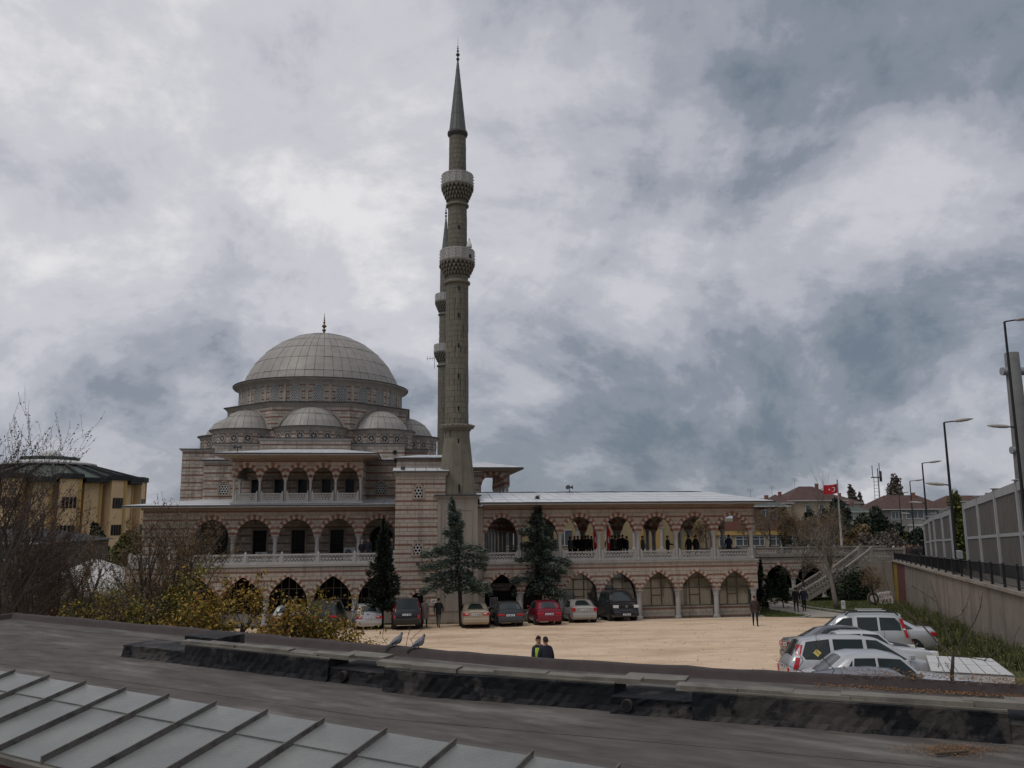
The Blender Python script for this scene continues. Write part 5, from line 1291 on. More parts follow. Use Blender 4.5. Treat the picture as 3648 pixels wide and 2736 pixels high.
# ------------------------------------------------------------------ lamps and poles
mat('pole_concrete', (.17, .17, .165), .15, 2., .85)
mat('lamp_head', (.36, .34, .31), .1, 2., .6)
def street_lamp(label, x, y, d, lower=True):
    top = on_y(x, y, d); t = (Vector((top.x, top.y, 0))-WA).dot(WD); z0 = wz(max(0, t))+.1
    T = thing('street_lamp', label, 'street lamp', (top.x, top.y, z0), math.atan2(WD.y, WD.x)-PI/2, 'street lamps along the pavement'); h = top.z-z0
    b = MB(); b.lathe([(.14, 0), (.14, .5), (.09, .6), (.055, h)], 8); b.build('pole', MT['iron'], T)
    for (zz, sg, ln) in ((h, 1, .5),)+(((h*.58, -1, .25),) if lower else ()):
        b = MB(); b.tube([(0, 0, zz), (sg*ln, 0, zz+.05)], .04, 6); a = b.build('arm', MT['iron'], T)
        b = MB(); rings = [[(sg*(ln+s*1.0), w*math.cos(2*PI*k/10), zz+.05+.10*s+hh*math.sin(2*PI*k/10)) for k in range(10)] for s, w, hh in ((0, .05, .04), (.12, .13, .08), (.4, .17, .10), (.75, .14, .08), (1., .03, .02))]; b.loft(rings); b.build('lamp_head', MT['lamp_head'], a, True)
street_lamp('tallest black street lamp, beside the thick concrete pole', 3578, 1146, 41)
street_lamp('second street lamp, over the barrier gap', 3363, 1505, 47)
street_lamp('third street lamp, left of the barrier', 3285, 1650, 70)
street_lamp('fourth street lamp, before the red-roofed houses', 3241, 1714, 98)
street_lamp('farthest street lamp, over the crowd', 3202, 1757, 135, False)
tp = on_y(3603, 1257, 43.5); t = (Vector((tp.x, tp.y, 0))-WA).dot(WD); z0 = wz(t)
T = thing('concrete_pole', 'thick round concrete pole with stub arms at the right edge', 'pole', (tp.x, tp.y, z0)); h = tp.z-z0
b = MB(); b.lathe([(.52, 0), (.42, h*.5), (.345, h-.02), (.33, h)], 20); b.build('shaft', MT['pole_concrete'], T, 40)
for zz, x0, x1, r in ((h-1.0, -.62, 1.9, .22), (h-5.2, -.55, .1, .2)):
    b = MB(); b.tube([(x0, 0, zz), (x1, 0, zz)], r, 12); b.build('stub_arm', MT['steel'], T, 40)
# flagpole with the flag: red field, white crescent and star
p = on_z(3000, 1948, 3.5); p = B(on_v(2999, 1948, 14)[0], 14, 3.5); tpz = on_v(2978, 1712, 14)[1]
T = thing('flagpole', 'pale flagpole flying a red flag with white crescent and star', 'flagpole', p)
h = tpz-3.5; b = MB(); b.lathe([(.16, 0), (.15, .4), (.11, .5), (.05, h), (.08, h+.05), (.01, h+.15)], 10); b.build('pole', MT['kerb'], T, 40)
mat('flag_red', (.42, .018, .028), .08, 2., .8); mat('flag_white', (.70, .68, .66), .05, 2., .8)
FW, FH = 1.25, .83
def fl(a, c, off=0.): # a along the fly (leftwards), c down
    return (-.06-a*FW*.96, -.12*math.sin(a*5.)+off, h-.25-c*FH-a*.22-.05*math.sin(a*4+.5))
b = MB(); b.grid(lambda i, j: fl(i, j), 16, 8); FLG = b.build('flag', MT['flag_red'], T, True)
b = MB(); n_ = 24
def crs(th): # crescent outline points
    return (.36+.19*math.cos(th)*FH/FW*1.3, .5+.25*math.sin(th))
outer = [crs(R(35)+(2*PI-R(70))*i/n_) for i in range(n_+1)]; 
outer = [(.34+.25*FH/FW*math.cos(t_), .5+.25*math.sin(t_)) for t_ in [R(38)+R(284)*i/n_ for i in range(n_+1)]]
inner = [(.34+.0625*FH/FW+.20*FH/FW*math.cos(t_), .5+.20*math.sin(t_)) for t_ in [R(50)+R(260)*i/n_ for i in range(n_+1)]]
for sg in (.006, -.006):
    for i in range(n_): b.add([fl(*outer[i], sg*-1), fl(*outer[i+1], sg*-1), fl(*inner[i+1], sg*-1), fl(*inner[i], sg*-1)], [(0, 1, 2, 3)])
    sp = [(.60+r*FH/FW*math.cos(a), .5+r*math.sin(a)) for i in range(5) for r, a in ((.125, PI+2*PI*i/5), (.05, PI+2*PI*(i+.5)/5))]
    b.add([fl(.60, .5, -sg)]+[fl(x, y, -sg) for x, y in sp], [(0, 1+i, 1+(i+1) % 10) for i in range(10)])
b.build('crescent_and_star', MT['flag_white'], FLG)
# two red flags on stands in the gallery
for k, (x, lb) in enumerate(((2113, 'left one of two red flags hanging in the upper gallery'), (2160, 'right one of two red flags hanging in the upper gallery'))):
    u = on_v(x, 1900, 1.1)[0]; T = thing('hanging_flag', lb, 'flag', B(u, 1.1, 3.9), TH, 'red flags in the gallery')
    b = MB(); b.lathe([(.18, 0), (.18, .04), (.025, .06), (.02, 2.7), (.05, 2.75), (.004, 2.85)], 8); b.build('staff', MT['marble'], T)
    b = MB(); b.grid(lambda i, j: (.02+(.30-.10*j)*i*(1 if k else .95)+.02*math.sin(j*9), .05*math.sin(i*9+j), 2.6-j*1.75-.5*i*(1-j)), 8, 8); f_ = b.build('cloth', MT['flag_red'], T, True)
    b = MB(); b.grid(lambda i, j: (.10+.07*i+.02*math.sin(j*9), -.07+.05*math.sin(i*9+j), 1.75-j*.4-.1*i), 2, 3); b.build('white_crescent', MT['flag_white'], f_)
# ------------------------------------------------------------------ background buildings
mat('wall_peach', (.74, .52, .30), .08, .6, .9, streak=.15); mat('wall_ochre', (.52, .34, .13), .08, .6, .9, streak=.15); mat('wall_cream', (.43, .345, .24), .08, .6, .9, streak=.2); mat('wall_greyhouse', (.24, .225, .21), .1, .6, .9, streak=.25)
mat('wall_maroon', (.09, .035, .035), .15, .8, .9); mat('wall_white', (.50, .49, .47), .08, .6, .9, streak=.2); mat('roof_tile', (.085, .05, .043), .3, 1.2, .9, bump=.4, bscale=8); mat('roof_black', (.03, .032, .033), .2, 1., .75); mat('roof_green', (.055, .075, .062), .15, 1., .6); mat('brick', (.22, .10, .075), .15, 1.5, .9, bump=.3, bscale=10)
mat('wall_school', (.36, .275, .155), .08, .6, .9, streak=.2)
mat('win_white', (.55, .55, .54), .06, 2., .7)
def house(label, x0, x1, Y, dep, z0, z1, wall, roof=None, rz_=0., wins=(), hip=2.5, over=.5, name='house', rot=0., cat='house', gable=False):
    cx_ = (x0+x1)/2; w = (x1-x0)/2
    T = thing(name, label, cat, (cx_, Y, z0), rot); H_ = z1-z0
    b = MB(); b.box(-w, w, 0, dep, 0, H_); b.build('wall', MT[wall], T)
    if roof:
        b = MB(); o = over; rh = rz_-z1; hp = min(hip, w)
        b.add([(-w-o, -o, H_), (w+o, -o, H_), (w+o, dep+o, H_), (-w-o, dep+o, H_), (-w+hp, dep/2, H_+rh), (w-hp, dep/2, H_+rh)], [(0, 1, 5, 4), (1, 2, 5), (2, 3, 4, 5), (3, 0, 4), (3, 2, 1, 0)]); r_ = b.build('roof', MT[roof], T)
        b = MB(); b.box(-w-o-.02, w+o+.02, -o-.04, -o+.06, H_-.12, H_+.03); b.build('eave_board', MT['wall_white'], r_)
        b = MB(); b.box(w*.3, w*.3+.5, dep*.4, dep*.4+.5, H_+rh*.3, H_+rh+.45); b.build('chimney', MT['brick'], r_)
        b = MB(); b.tube([(-w*.4, dep*.5, H_+rh*.8), (-w*.4, dep*.5, H_+rh+1.5)], .03, 4); [b.tube([(-w*.4-.5, dep*.5, H_+rh+1.0+.2*k), (-w*.4+.5, dep*.5, H_+rh+1.0+.2*k)], .02, 4) for k in range(3)]; b.build('aerial', MT['steel'], r_)
    else:
        b = MB(); b.box(-w-.15, w+.15, -.15, dep+.15, H_, H_+.3); b.build('flat_roof', MT['wall_white'], T)
    for (wx, wz0, ww, wh, mull) in wins:   # centre x (local), bottom z (world), width, height
        zb = wz0-z0; b = MB(); f_ = .09
        b.box(wx-ww/2-f_, wx+ww/2+f_, -.06, .02, zb-f_, zb); b.box(wx-ww/2-f_, wx+ww/2+f_, -.06, .02, zb+wh, zb+wh+f_); b.box(wx-ww/2-f_, wx-ww/2, -.055, .02, zb, zb+wh); b.box(wx+ww/2, wx+ww/2+f_, -.055, .02, zb, zb+wh)
        for k in range(1, mull): b.box(wx-ww/2+ww*k/mull-.04, wx-ww/2+ww*k/mull+.04, -.05, .02, zb, zb+wh)
        wo = b.build('window', MT['win_white'], T)
        b = MB(); b.box(wx-ww/2, wx+ww/2, -.02, -.008, zb, zb+wh); b.build('pane', MT['glass_grey'], wo)
    return T
# school behind the courtyard: brick band over ochre band over white windows
T = thing('school', 'long low school with brick parapet, ochre band and white windows behind the arcade', 'building', (20, 100, 0), R(3))
b = MB(); b.box(-45, 19, 0, 14, 0, 6.3); b.build('wall', MT['wall_cream'], T)
b = MB(); b.box(4, 19.05, -.25, 0.02, 5.35, 6.4); b.build('brick_band', MT['brick'], T); b = MB(); b.box(4, 19.04, -.2, 0.02, 4.75, 5.349); b.build('ochre_band', MT['wall_ochre'], T)
b = MB(); b.box(-45, 4, -.12, 0.02, 2.6, 6.6); b.build('plain_bay', MT['wall_school'], T)
for k in range(4):
    b = MB(); x = -5+2.2*k; b.box(x-.35, x+.35, -.3, -.1, 0, 6.6); b.build('ochre_pier', MT['wall_ochre'], T)
for k in range(7):
    x = 5.2+2.0*k; b = MB(); b.box(x-.75, x+.75, -.1, .02, 3.5, 3.56); b.box(x-.75, x+.75, -.1, .02, 4.58, 4.66); b.box(x-.75, x-.68, -.1, .02, 3.56, 4.58); b.box(x+.68, x+.75, -.1, .02, 3.56, 4.58); b.box(x+.12, x+.2, -.1, .02, 3.56, 4.58); b.box(x-.68, x+.68, -.1, .02, 4.25, 4.31)
    wo = b.build('window', MT['win_white'], T); b = MB(); b.box(x-.68, x+.68, -.04, -.02, 3.56, 4.58); b.build('pane', MT['glass_grey'], wo)
for k in range(5):
    x = -14-3.*k; b = MB(); b.box(x-.9, x+.9, -.2, -.1, 3.7, 3.78); b.box(x-.9, x+.9, -.2, -.1, 5.5, 5.58); b.box(x-.05, x+.05, -.2, -.1, 3.78, 5.5); wo = b.build('window', MT['win_white'], T); b = MB(); b.box(x-.9, x+.9, -.15, -.13, 3.78, 5.5); b.build('pane', MT['glass_grey'], wo)
house('maroon house with white bay window and green roof beyond the arcade end', 34.0, 39.5, 121, 9, 0, 8.4, 'wall_maroon', 'roof_green', 9.6, [(.2, 6.6, 2.2, 1.2, 4)], hip=2)
T = house('beige house with red hipped roof behind the flagpole', 46.2, 55.5, 140, 10, 0, 9.5, 'wall_cream', 'roof_tile', 12.0, [(-1.6, 7.6, .7, 1.1, 1), (.7, 7.6, .7, 1.1, 1), (3.2, 7.6, .7, 1.1, 1), (-1.6, 4.4, .7, 1.1, 1)], hip=3.5)
house('narrow house wing with balconies left of the beige house', 43.6, 46.1, 139, 8, 0, 9.1, 'wall_cream', 'roof_tile', 10.6, [(-.2, 7.5, 1.6, 1.1, 2), (0, 5.2, 2.0, 1.2, 3)], hip=1.2)
house('grey row house with red roof and wide white windows above the crowd', 66.0, 78.0, 150, 11, 0, 8.0, 'wall_greyhouse', 'roof_tile', 10.6, [(-3.4, 6.3, 1.8, 1.2, 3), (-.2, 6.4, 3.0, 1.5, 3), (4.2, 6.5, 1.2, 1.3, 2), (-3.2, 3.7, 1.4, 1.4, 2), (.4, 3.6, 3.4, 1.4, 3)], hip=3)
house('red-roofed house end right of the grey row house', 78.6, 94.0, 152, 11, 0, 8.0, 'wall_cream', 'roof_tile', 10.5, [(-5, 6.4, 1.4, 1.3, 2), (-1, 6.4, 1.4, 1.3, 2)], hip=3)
house('low white house with dark red roof left of the mast', 60.5, 68.5, 165, 9, 0, 9.4, 'wall_white', 'roof_tile', 11.0, [(1.5, 8.0, 1.0, .9, 1)], hip=2.5)
house('pale house with green roof half hidden by evergreens', 56.5, 62.5, 146, 9, 0, 7.6, 'wall_white', 'roof_green', 8.8, [(-1, 5.8, 1.2, 1.1, 2), (1.5, 5.8, 1.2, 1.1, 2)], hip=2.5)
b = MB(); sg_ = house('small shop front with white sign board at street level', 70.5, 76.5, 148.6, 1.3, 0, 5.0, 'wall_white', None, 0, [(0, 2.4, 4.2, 1.6, 3)])
# mast
p = on_y(3135, 1790, 175); T = thing('telecom_mast', 'slim steel telecom mast on the skyline at right', 'mast', (p.x, p.y, 0)); ht = on_y(3135, 1668, 175).z
b = MB(); b.tube([(0, 0, 0), (0, 0, ht)], [.2, .12], 6); b.build('pole', MT['steel'], T)
b = MB(); b.tube([(-1.1, 0, 8), (-.9, 0, ht-2)], .06, 4); [b.tube([(-1.1, 0, 9+.7*k), (-.2, 0, 9+.7*k)], .04, 4) for k in range(int((ht-11)/.7))]; b.build('ladder', MT['steel'], T)
b = MB(); b.box(-1.3, .6, -.5, .5, ht-2.0, ht-1.8); [b.tube([(x, 0, ht-1.8), (x, 0, ht+.6+k*.5)], .08, 5) for k, x in enumerate((-1.1, .4))]; b.box(.35, .75, -.2, .2, ht-2.8, ht-.6); b.build('antennas', MT['plastic_grey'], T)
# round yellow building at the left with its dark fan roof
T = thing('round_building', 'round peach and ochre building with dark fan-shaped roof at far left', 'building', (-73.0, 131, 0)); Rb = 14.2
def rp(a, r, z): return (r*math.sin(a), -r*math.cos(a), z)
zt = 12.6
b = MB(); b.lathe([(Rb-2.2, 0), (Rb-2.2, zt)], 48); b.build('core_wall', MT['wall_peach'], T)
for k in range(-6, 7):
    a0 = R(5)+k*R(15); a1 = a0+R(11); r_ = Rb-(1.0 if k % 2 else 0.); zz = zt+(.5 if k % 2 == 0 else 0)
    b = MB(); b.hexa([rp(a0, Rb-2.3, 0), rp(a1, Rb-2.3, 0), rp(a1, Rb-2.3, zz), rp(a0, Rb-2.3, zz)], [rp(a0, r_, 0), rp(a1, r_, 0), rp(a1, r_, zz), rp(a0, r_, zz)]); wl_ = b.build('wall_bay', MT['wall_peach'], T)
    for s0, s1 in ((a1-.02, a1+.012),):
        b = MB(); b.hexa([rp(s0, Rb-2.3, 0), rp(s1, Rb-2.3, 0), rp(s1, Rb-2.3, zz+.02), rp(s0, Rb-2.3, zz+.02)], [rp(s0, r_+.12, 0), rp(s1, r_+.12, 0), rp(s1, r_+.12, zz+.02), rp(s0, r_+.12, zz+.02)]); b.build('ochre_pilaster', MT['wall_ochre'], T)
    if k % 2 == 0:
        for zf in (4.9, 8.9):
            for j in range(4):
                w0 = a0+R(1.6)+R(2.05)*j; w1 = w0+R(1.5)
                b = MB(); b.hexa([rp(w0, r_-.05, zf), rp(w1, r_-.05, zf), rp(w1, r_-.05, zf+1.55), rp(w0, r_-.05, zf+1.55)], [rp(w0, r_+.03, zf), rp(w1, r_+.03, zf), rp(w1, r_+.03, zf+1.55), rp(w0, r_+.03, zf+1.55)]); b.build('window', MT['glass_dark'], T)
    # roof fin
    b = MB(); b.hexa([rp(a0-.02, Rb+.35, zz+.02), rp(a1+.02, Rb+.35, zz+.02), rp(a1+.02, Rb+.35, zz+.75), rp(a0-.02, Rb+.35, zz+.75)], [rp(a0-.02, Rb-2.3, zz+.02), rp(a1+.02, Rb-2.3, zz+.02), rp(a1+.02, Rb-2.3, zz+.9), rp(a0-.02, Rb-2.3, zz+.9)]); b.build('roof_edge', MT['roof_black'], T)
    b = MB(); am = a1; b.hexa([rp(am, Rb+.2, zt+.6), rp(am+.03, Rb+.2, zt+.6), rp(am+.05, 6.4, 15.4), rp(am, 6.4, 15.4)], [rp(am, Rb+.2, zt+1.05), rp(am+.03, Rb+.2, zt+1.05), rp(am+.05, 6.4, 15.8), rp(am, 6.4, 15.8)]); b.build('roof_fin', MT['roof_black'], T)
b = MB(); b.lathe([(Rb-.2, zt+.55), (6.2, 15.5), (6.2, 15.7)], 48); b.build('roof', MT['roof_green'], T)
b = MB(); b.lathe([(6.7, 15.7), (6.7, 15.95), (5.3, 16.3), (3.7, 16.5)], 32); b.build('roof_ring', MT['wall_white'], T)
for k in range(12):
    a = 2*PI*k/12; b = MB(); b.tube([rp(a, 3.3, 16.4), rp(a, 3.3, 17.0)], .85, 10); b.build('roof_cup', MT['roof_green'], T)
b = MB(); b.lathe([(1.9, 16.5), (1.8, 17.3), (1.2, 17.9), (.2, 18.15)], 20); b.build('lantern', MT['wall_white'], T, True)
# low dark house and white pitched canopy on the left
house('low dark brick house half hidden by bare trees at far left', -47, -36.5, 66, 10, 0, 5.4, 'wall_greyhouse', 'roof_black', 6.4, [(-2, 3.4, 1.2, 1.3, 2), (2, 3.4, 1.2, 1.3, 2)])
T = thing('white_canopy', 'white pitched canopy roof behind bare bushes at left', 'canopy', (-31.5, 62, 0), R(6))
mat('canopy_white', (.50, .49, .475), .1, .8, .7, streak=.2)
b = MB(); b.add([(-4.2, -2.5, 1.7), (4.6, -2.5, 1.7), (4.6, 3, 2.6), (0, 3, 4.1), (-4.2, 3, 2.6), (-.5, 2.8, 4.1)], [(0, 1, 3, 5), (1, 2, 3), (0, 5, 4)]); b.build('roof', MT['canopy_white'], T)
for x in (-4, 0, 4.3): b = MB(); b.tube([(x, -2.3, 0), (x, -2.3, 1.75)], .08, 6); b.build('post', MT['steel'], T)
# ------------------------------------------------------------------ small fittings on the mosque
T = thing('roof_speaker', 'dark horn loudspeaker cluster on the white arcade roof', 'loudspeaker', B(on_v(2030, 1760, 2.6)[0], 2.7, 8.78), TH)
b = MB(); b.tube([(0, 0, 0), (0, 0, .45)], .03, 5); b.build('post', MT['iron'], T)
for a in (0, 2.1, 4.2): b = MB(); b.tube([(0, 0, .38), (.14*math.cos(a), .14*math.sin(a), .4), (.24*math.cos(a), .24*math.sin(a), .42)], [.04, .06, .16], 8); b.build('horn', MT['plastic_grey'], T)
T = thing('roof_speaker', 'dark horn loudspeaker on the loggia roof at left', 'loudspeaker', B(-19.0, 1.6, 11.65), TH)
b = MB(); b.tube([(0, 0, 0), (0, 0, .4)], .03, 5); b.build('post', MT['iron'], T)
for a in (.5, 2.6): b = MB(); b.tube([(0, 0, .34), (.14*math.cos(a), .14*math.sin(a), .36), (.24*math.cos(a), .24*math.sin(a), .38)], [.04, .06, .16], 8); b.build('horn', MT['plastic_grey'], T)
T = thing('wall_speaker', 'round dark loudspeaker on the hall shoulder right of the central block', 'loudspeaker', B(-8.35, 9.35, 12.25), TH)
b = MB(); b.tube([(0, .22, 0), (0, 0, 0)], [.08, .2], 12); b.build('horn', MT['plastic_grey'], T); b = MB(); b.tube([(0, .0, 0), (0, -.02, 0)], .12, 10); b.build('mouth', MT['dark_void'], T)
for (x, z_, lb) in ((1246, 1960, 'white air conditioning unit on the left gallery right of the last dark window'), (932, 1968, 'low white air conditioning unit under the second gallery window')):
    u = on_v(x, z_, 5.6)[0]; T = thing('air_conditioner', lb, 'air conditioner', B(u, 5.7, 4.0), TH)
    b = MB(); b.bevbox(-.42, .42, -.17, .17, .05 if x > 1000 else 0, .95 if x > 1000 else .68, .02); b.build('case', MT['white_paint'], T)
    zc_ = .55 if x > 1000 else .36
    b = MB(); b.tube([(-.1, -.17, zc_), (-.1, -.185, zc_)], .26, 18); f_ = b.build('fan_grille', MT['plastic_grey'], T)
    b = MB(); [b.box(-.1-.25*abs(math.cos(k)), -.1+.25*abs(math.cos(k)), -.192, -.1855, zc_-.2+.1*k-.006, zc_-.2+.1*k+.006) for k in range(5)]; b.build('grille_bar', MT['white_paint'], f_)
T = thing('balcony_lamp', 'white and black lamp standing on the lower minaret balcony', 'lamp', B(-3.05, -.1, 25.5), TH); b = MB(); b.lathe([(.16, 0), (.16, .3), (.05, .34), (.05, .45)], 10); b.build('base', MT['iron'], T); b = MB(); b.lathe([(.2, .85), (.2, 1.0), (.09, 1.3), (.06, 1.33), (.06, 1.5), (.02, 1.55)], 12); b.tube([(0, 0, .45), (0, 0, .85)], .06, 6); b.build('shade', MT['white_paint'], T)
T = thing('tv_aerial', 'thin aerial sticking out from the far minaret balcony', 'aerial', B(uu-1.2, 33.6, 23.5), TH); b = MB(); b.tube([(0, 0, 0), (0, 0, 1.6)], .03, 4); b.tube([(-.9, 0, 1.1), (.2, 0, 1.2)], .025, 4); [b.tube([(-.8+.3*k, 0, .9), (-.8+.3*k, 0, 1.4)], .02, 4) for k in range(3)]; b.build('rods', MT['steel'], T)
# tiled white box beside the cars
c4 = [on_z(x, y, 3.25) for x, y in ((3298, 2336), (3532, 2347), (3615, 2408), (3316, 2392))]; zb = 2.0
T = thing('tiled_block', 'low white tiled block beside the weeds at right', 'block', (sum(p.x for p in c4)/4, sum(p.y for p in c4)/4, zb)); t0 = T.location.copy()
def tb(mb, nm, m): mb.v = [tuple(Vector(p)-t0) for p in mb.v]; return mb.build(nm, MT[m], T)
mat('tile_white', (.52, .515, .50), .06, 2., .5, island=.05, streak=.2, streak_col=(.25, .24, .22)); mat('grout', (.22, .21, .2), .1, 3., .9)
tb(MB().hexa([zw(p, zb-.3) for p in c4], [zw(p, 3.23) for p in c4]), 'core', 'grout')
def bil(u, v): return (c4[3]*(1-u)+c4[2]*u)*(1-v)+(c4[0]*(1-u)+c4[1]*u)*v
for i in range(6):
    for j in range(2):
        q4 = [bil(u, v) for u, v in ((i/6+.006, j/2+.01), ((i+1)/6-.006, j/2+.01), ((i+1)/6-.006, (j+1)/2-.01), (i/6+.006, (j+1)/2-.01))]; tb(MB().hexa(q4, [zw(p, 3.265) for p in q4]), 'tile', 'tile_white')
for i in range(10):
    for j in range(5):
        a, c = c4[3]*(1-i/10)+c4[2]*i/10, c4[3]*(1-(i+1)/10)+c4[2]*(i+1)/10; dn = Vector((c.y-a.y, a.x-c.x, 0)).normalized(); 
        if dn.y > 0: dn = -dn
        e = (c-a)*.03; z0_, z1_ = 3.22-(j+1)*.25, 3.22-j*.25-.012; q4 = [zw(a+e, z0_), zw(c-e, z0_), zw(c-e, z1_), zw(a+e, z1_)]; tb(MB().hexa(q4, [p+dn*.02 for p in q4]), 'tile', 'tile_white')
# ================================================================== vehicles
def paint(nm, c, rough=.32, metal=.35):
    m_ = mat('paint_'+nm, c, .05, 1.5, rough, metal=metal, coat=.5, spec=.5)
    nt_ = m_.node_tree; p_ = nt_.nodes['Principled BSDF']; p_.inputs['Coat Roughness'].default_value = .08
    return m_
for nm, c in (('silver', (.36, .38, .385)), ('lightsilver', (.43, .44, .455)), ('grey', (.09, .092, .105)), ('white', (.52, .54, .54)), ('black', (.012, .013, .016)), ('gold', (.36, .30, .225)),
              ('dark', (.04, .045, .048)), ('red', (.20, .010, .028)), ('beige', (.36, .345, .325)), ('van', (.026, .027, .032)), ('blue', (.05, .25, .45))): paint(nm, c)
mat('car_glass', (.018, .026, .026), .1, 1., .06, spec=.5); mat('tail_red', (.42, .012, .02), .1, 4., .18, spec=.6); mat('lamp_clear', (.62, .63, .62), .1, 4., .12, spec=.7)
mat('rim', (.30, .31, .32), .1, 4., .35, metal=.7); mat('plate', (.66, .67, .69), .05, 5., .5); mat('chrome', (.55, .56, .57), .05, 4., .2, metal=.9); mat('amber', (.5, .17, .02), .1, 4., .25)
MODELS = {
 'sedan': dict(L=4.5, W=1.76, H=1.44, belt=.93, st=[(0, .55, 0), (.02, .68, 0), (.10, .80, 0), (.27, .95, 0), (.43, 1.39, 1), (.52, 1.44, 1), (.62, 1.44, 1), (.71, 1.39, 1), (.855, 1.06, .1), (.975, 1.03, 0), (1, .93, 0)], ws=(3, 4), rw=(7, 8),
   win=[[(.335, .97), (.535, .97), (.535, 1.36), (.445, 1.33)], [(.55, .97), (.72, .97), (.725, 1.08), (.685, 1.33), (.55, 1.36)], [(.735, .98), (.80, 1.02), (.70, 1.31)]]),
 'oldsedan': dict(L=4.34, W=1.64, H=1.43, belt=.90, st=[(0, .58, 0), (.015, .76, 0), (.10, .83, 0), (.29, .90, 0), (.40, 1.36, 1), (.46, 1.42, 1), (.62, 1.43, 1), (.685, 1.38, 1), (.82, .96, .1), (.985, .86, 0), (1, .78, 0)], ws=(3, 4), rw=(7, 8),
   win=[[(.325, .94), (.525, .94), (.525, 1.34), (.415, 1.31)], [(.545, .94), (.665, .94), (.645, 1.34), (.545, 1.34)], [(.675, .94), (.725, .95), (.66, 1.3)]]),
 'hatch': dict(L=4.05, W=1.72, H=1.47, belt=.95, st=[(0, .52, 0), (.02, .68, 0), (.10, .80, 0), (.26, .97, 0), (.44, 1.42, 1), (.55, 1.47, 1), (.70, 1.45, 1), (.84, 1.38, 1), (.95, 1.0, .15), (.985, .95, 0), (1, .82, 0)], ws=(3, 4), rw=(7, 8),
   win=[[(.335, .99), (.56, .99), (.56, 1.39), (.455, 1.36)], [(.575, .99), (.80, .99), (.81, 1.1), (.77, 1.36), (.575, 1.4)]]),
 'mpv': dict(L=4.36, W=1.77, H=1.64, belt=1.0, st=[(0, .55, 0), (.02, .74, 0), (.09, .88, 0), (.23, 1.04, 0), (.45, 1.56, 1), (.56, 1.63, 1), (.74, 1.64, 1), (.90, 1.55, 1), (.965, 1.12, .15), (.985, 1.0, 0), (1, .86, 0)], ws=(3, 4), rw=(7, 8),
   win=[[(.31, 1.05), (.52, 1.05), (.52, 1.52), (.46, 1.50)], [(.55, 1.05), (.715, 1.05), (.715, 1.54), (.55, 1.53)], [(.745, 1.05), (.89, 1.07), (.905, 1.18), (.875, 1.48), (.745, 1.54)]]),
 'kangoo': dict(L=4.21, W=1.83, H=1.80, belt=1.10, st=[(0, .55, 0), (.02, .82, 0), (.08, .98, 0), (.20, 1.14, 0), (.36, 1.70, 1), (.46, 1.79, 1), (.75, 1.80, 1), (.93, 1.77, 1), (.975, 1.15, .6), (.99, 1.05, .3), (1, .85, 0)], ws=(3, 4), rw=(7, 8),
   win=[[(.275, 1.16), (.475, 1.16), (.475, 1.62), (.40, 1.60), (.33, 1.40)], [(.53, 1.14), (.705, 1.14), (.705, 1.64), (.53, 1.64)], [(.735, 1.16), (.915, 1.16), (.91, 1.42), (.87, 1.62), (.735, 1.64)]]),
 'van': dict(L=4.89, W=1.90, H=1.97, belt=1.14, st=[(0, .50, 0), (.012, .88, 0), (.05, 1.05, 0), (.16, 1.22, 0), (.29, 1.86, 1), (.36, 1.95, 1), (.75, 1.97, 1), (.96, 1.95, 1), (.99, 1.2, .7), (.995, 1.1, .5), (1, .9, 0)], ws=(3, 4), rw=(7, 8),
   win=[[(.20, 1.2), (.37, 1.2), (.37, 1.74), (.305, 1.74)], [(.40, 1.2), (.64, 1.2), (.64, 1.74), (.40, 1.74)], [(.66, 1.2), (.93, 1.2), (.93, 1.74), (.66, 1.74)]]),
 'suv': dict(L=4.4, W=1.82, H=1.74, belt=1.08, st=[(0, .6, 0), (.015, .9, 0), (.10, 1.02, 0), (.27, 1.10, 0), (.40, 1.65, 1), (.48, 1.73, 1), (.75, 1.74, 1), (.95, 1.68, 1), (.985, 1.15, .4), (.99, 1.05, .2), (1, .9, 0)], ws=(3, 4), rw=(7, 8),
   win=[[(.33, 1.13), (.53, 1.13), (.53, 1.62), (.43, 1.6)], [(.55, 1.13), (.73, 1.13), (.73, 1.62), (.55, 1.62)], [(.75, 1.13), (.93, 1.15), (.92, 1.56), (.75, 1.62)]]),
}
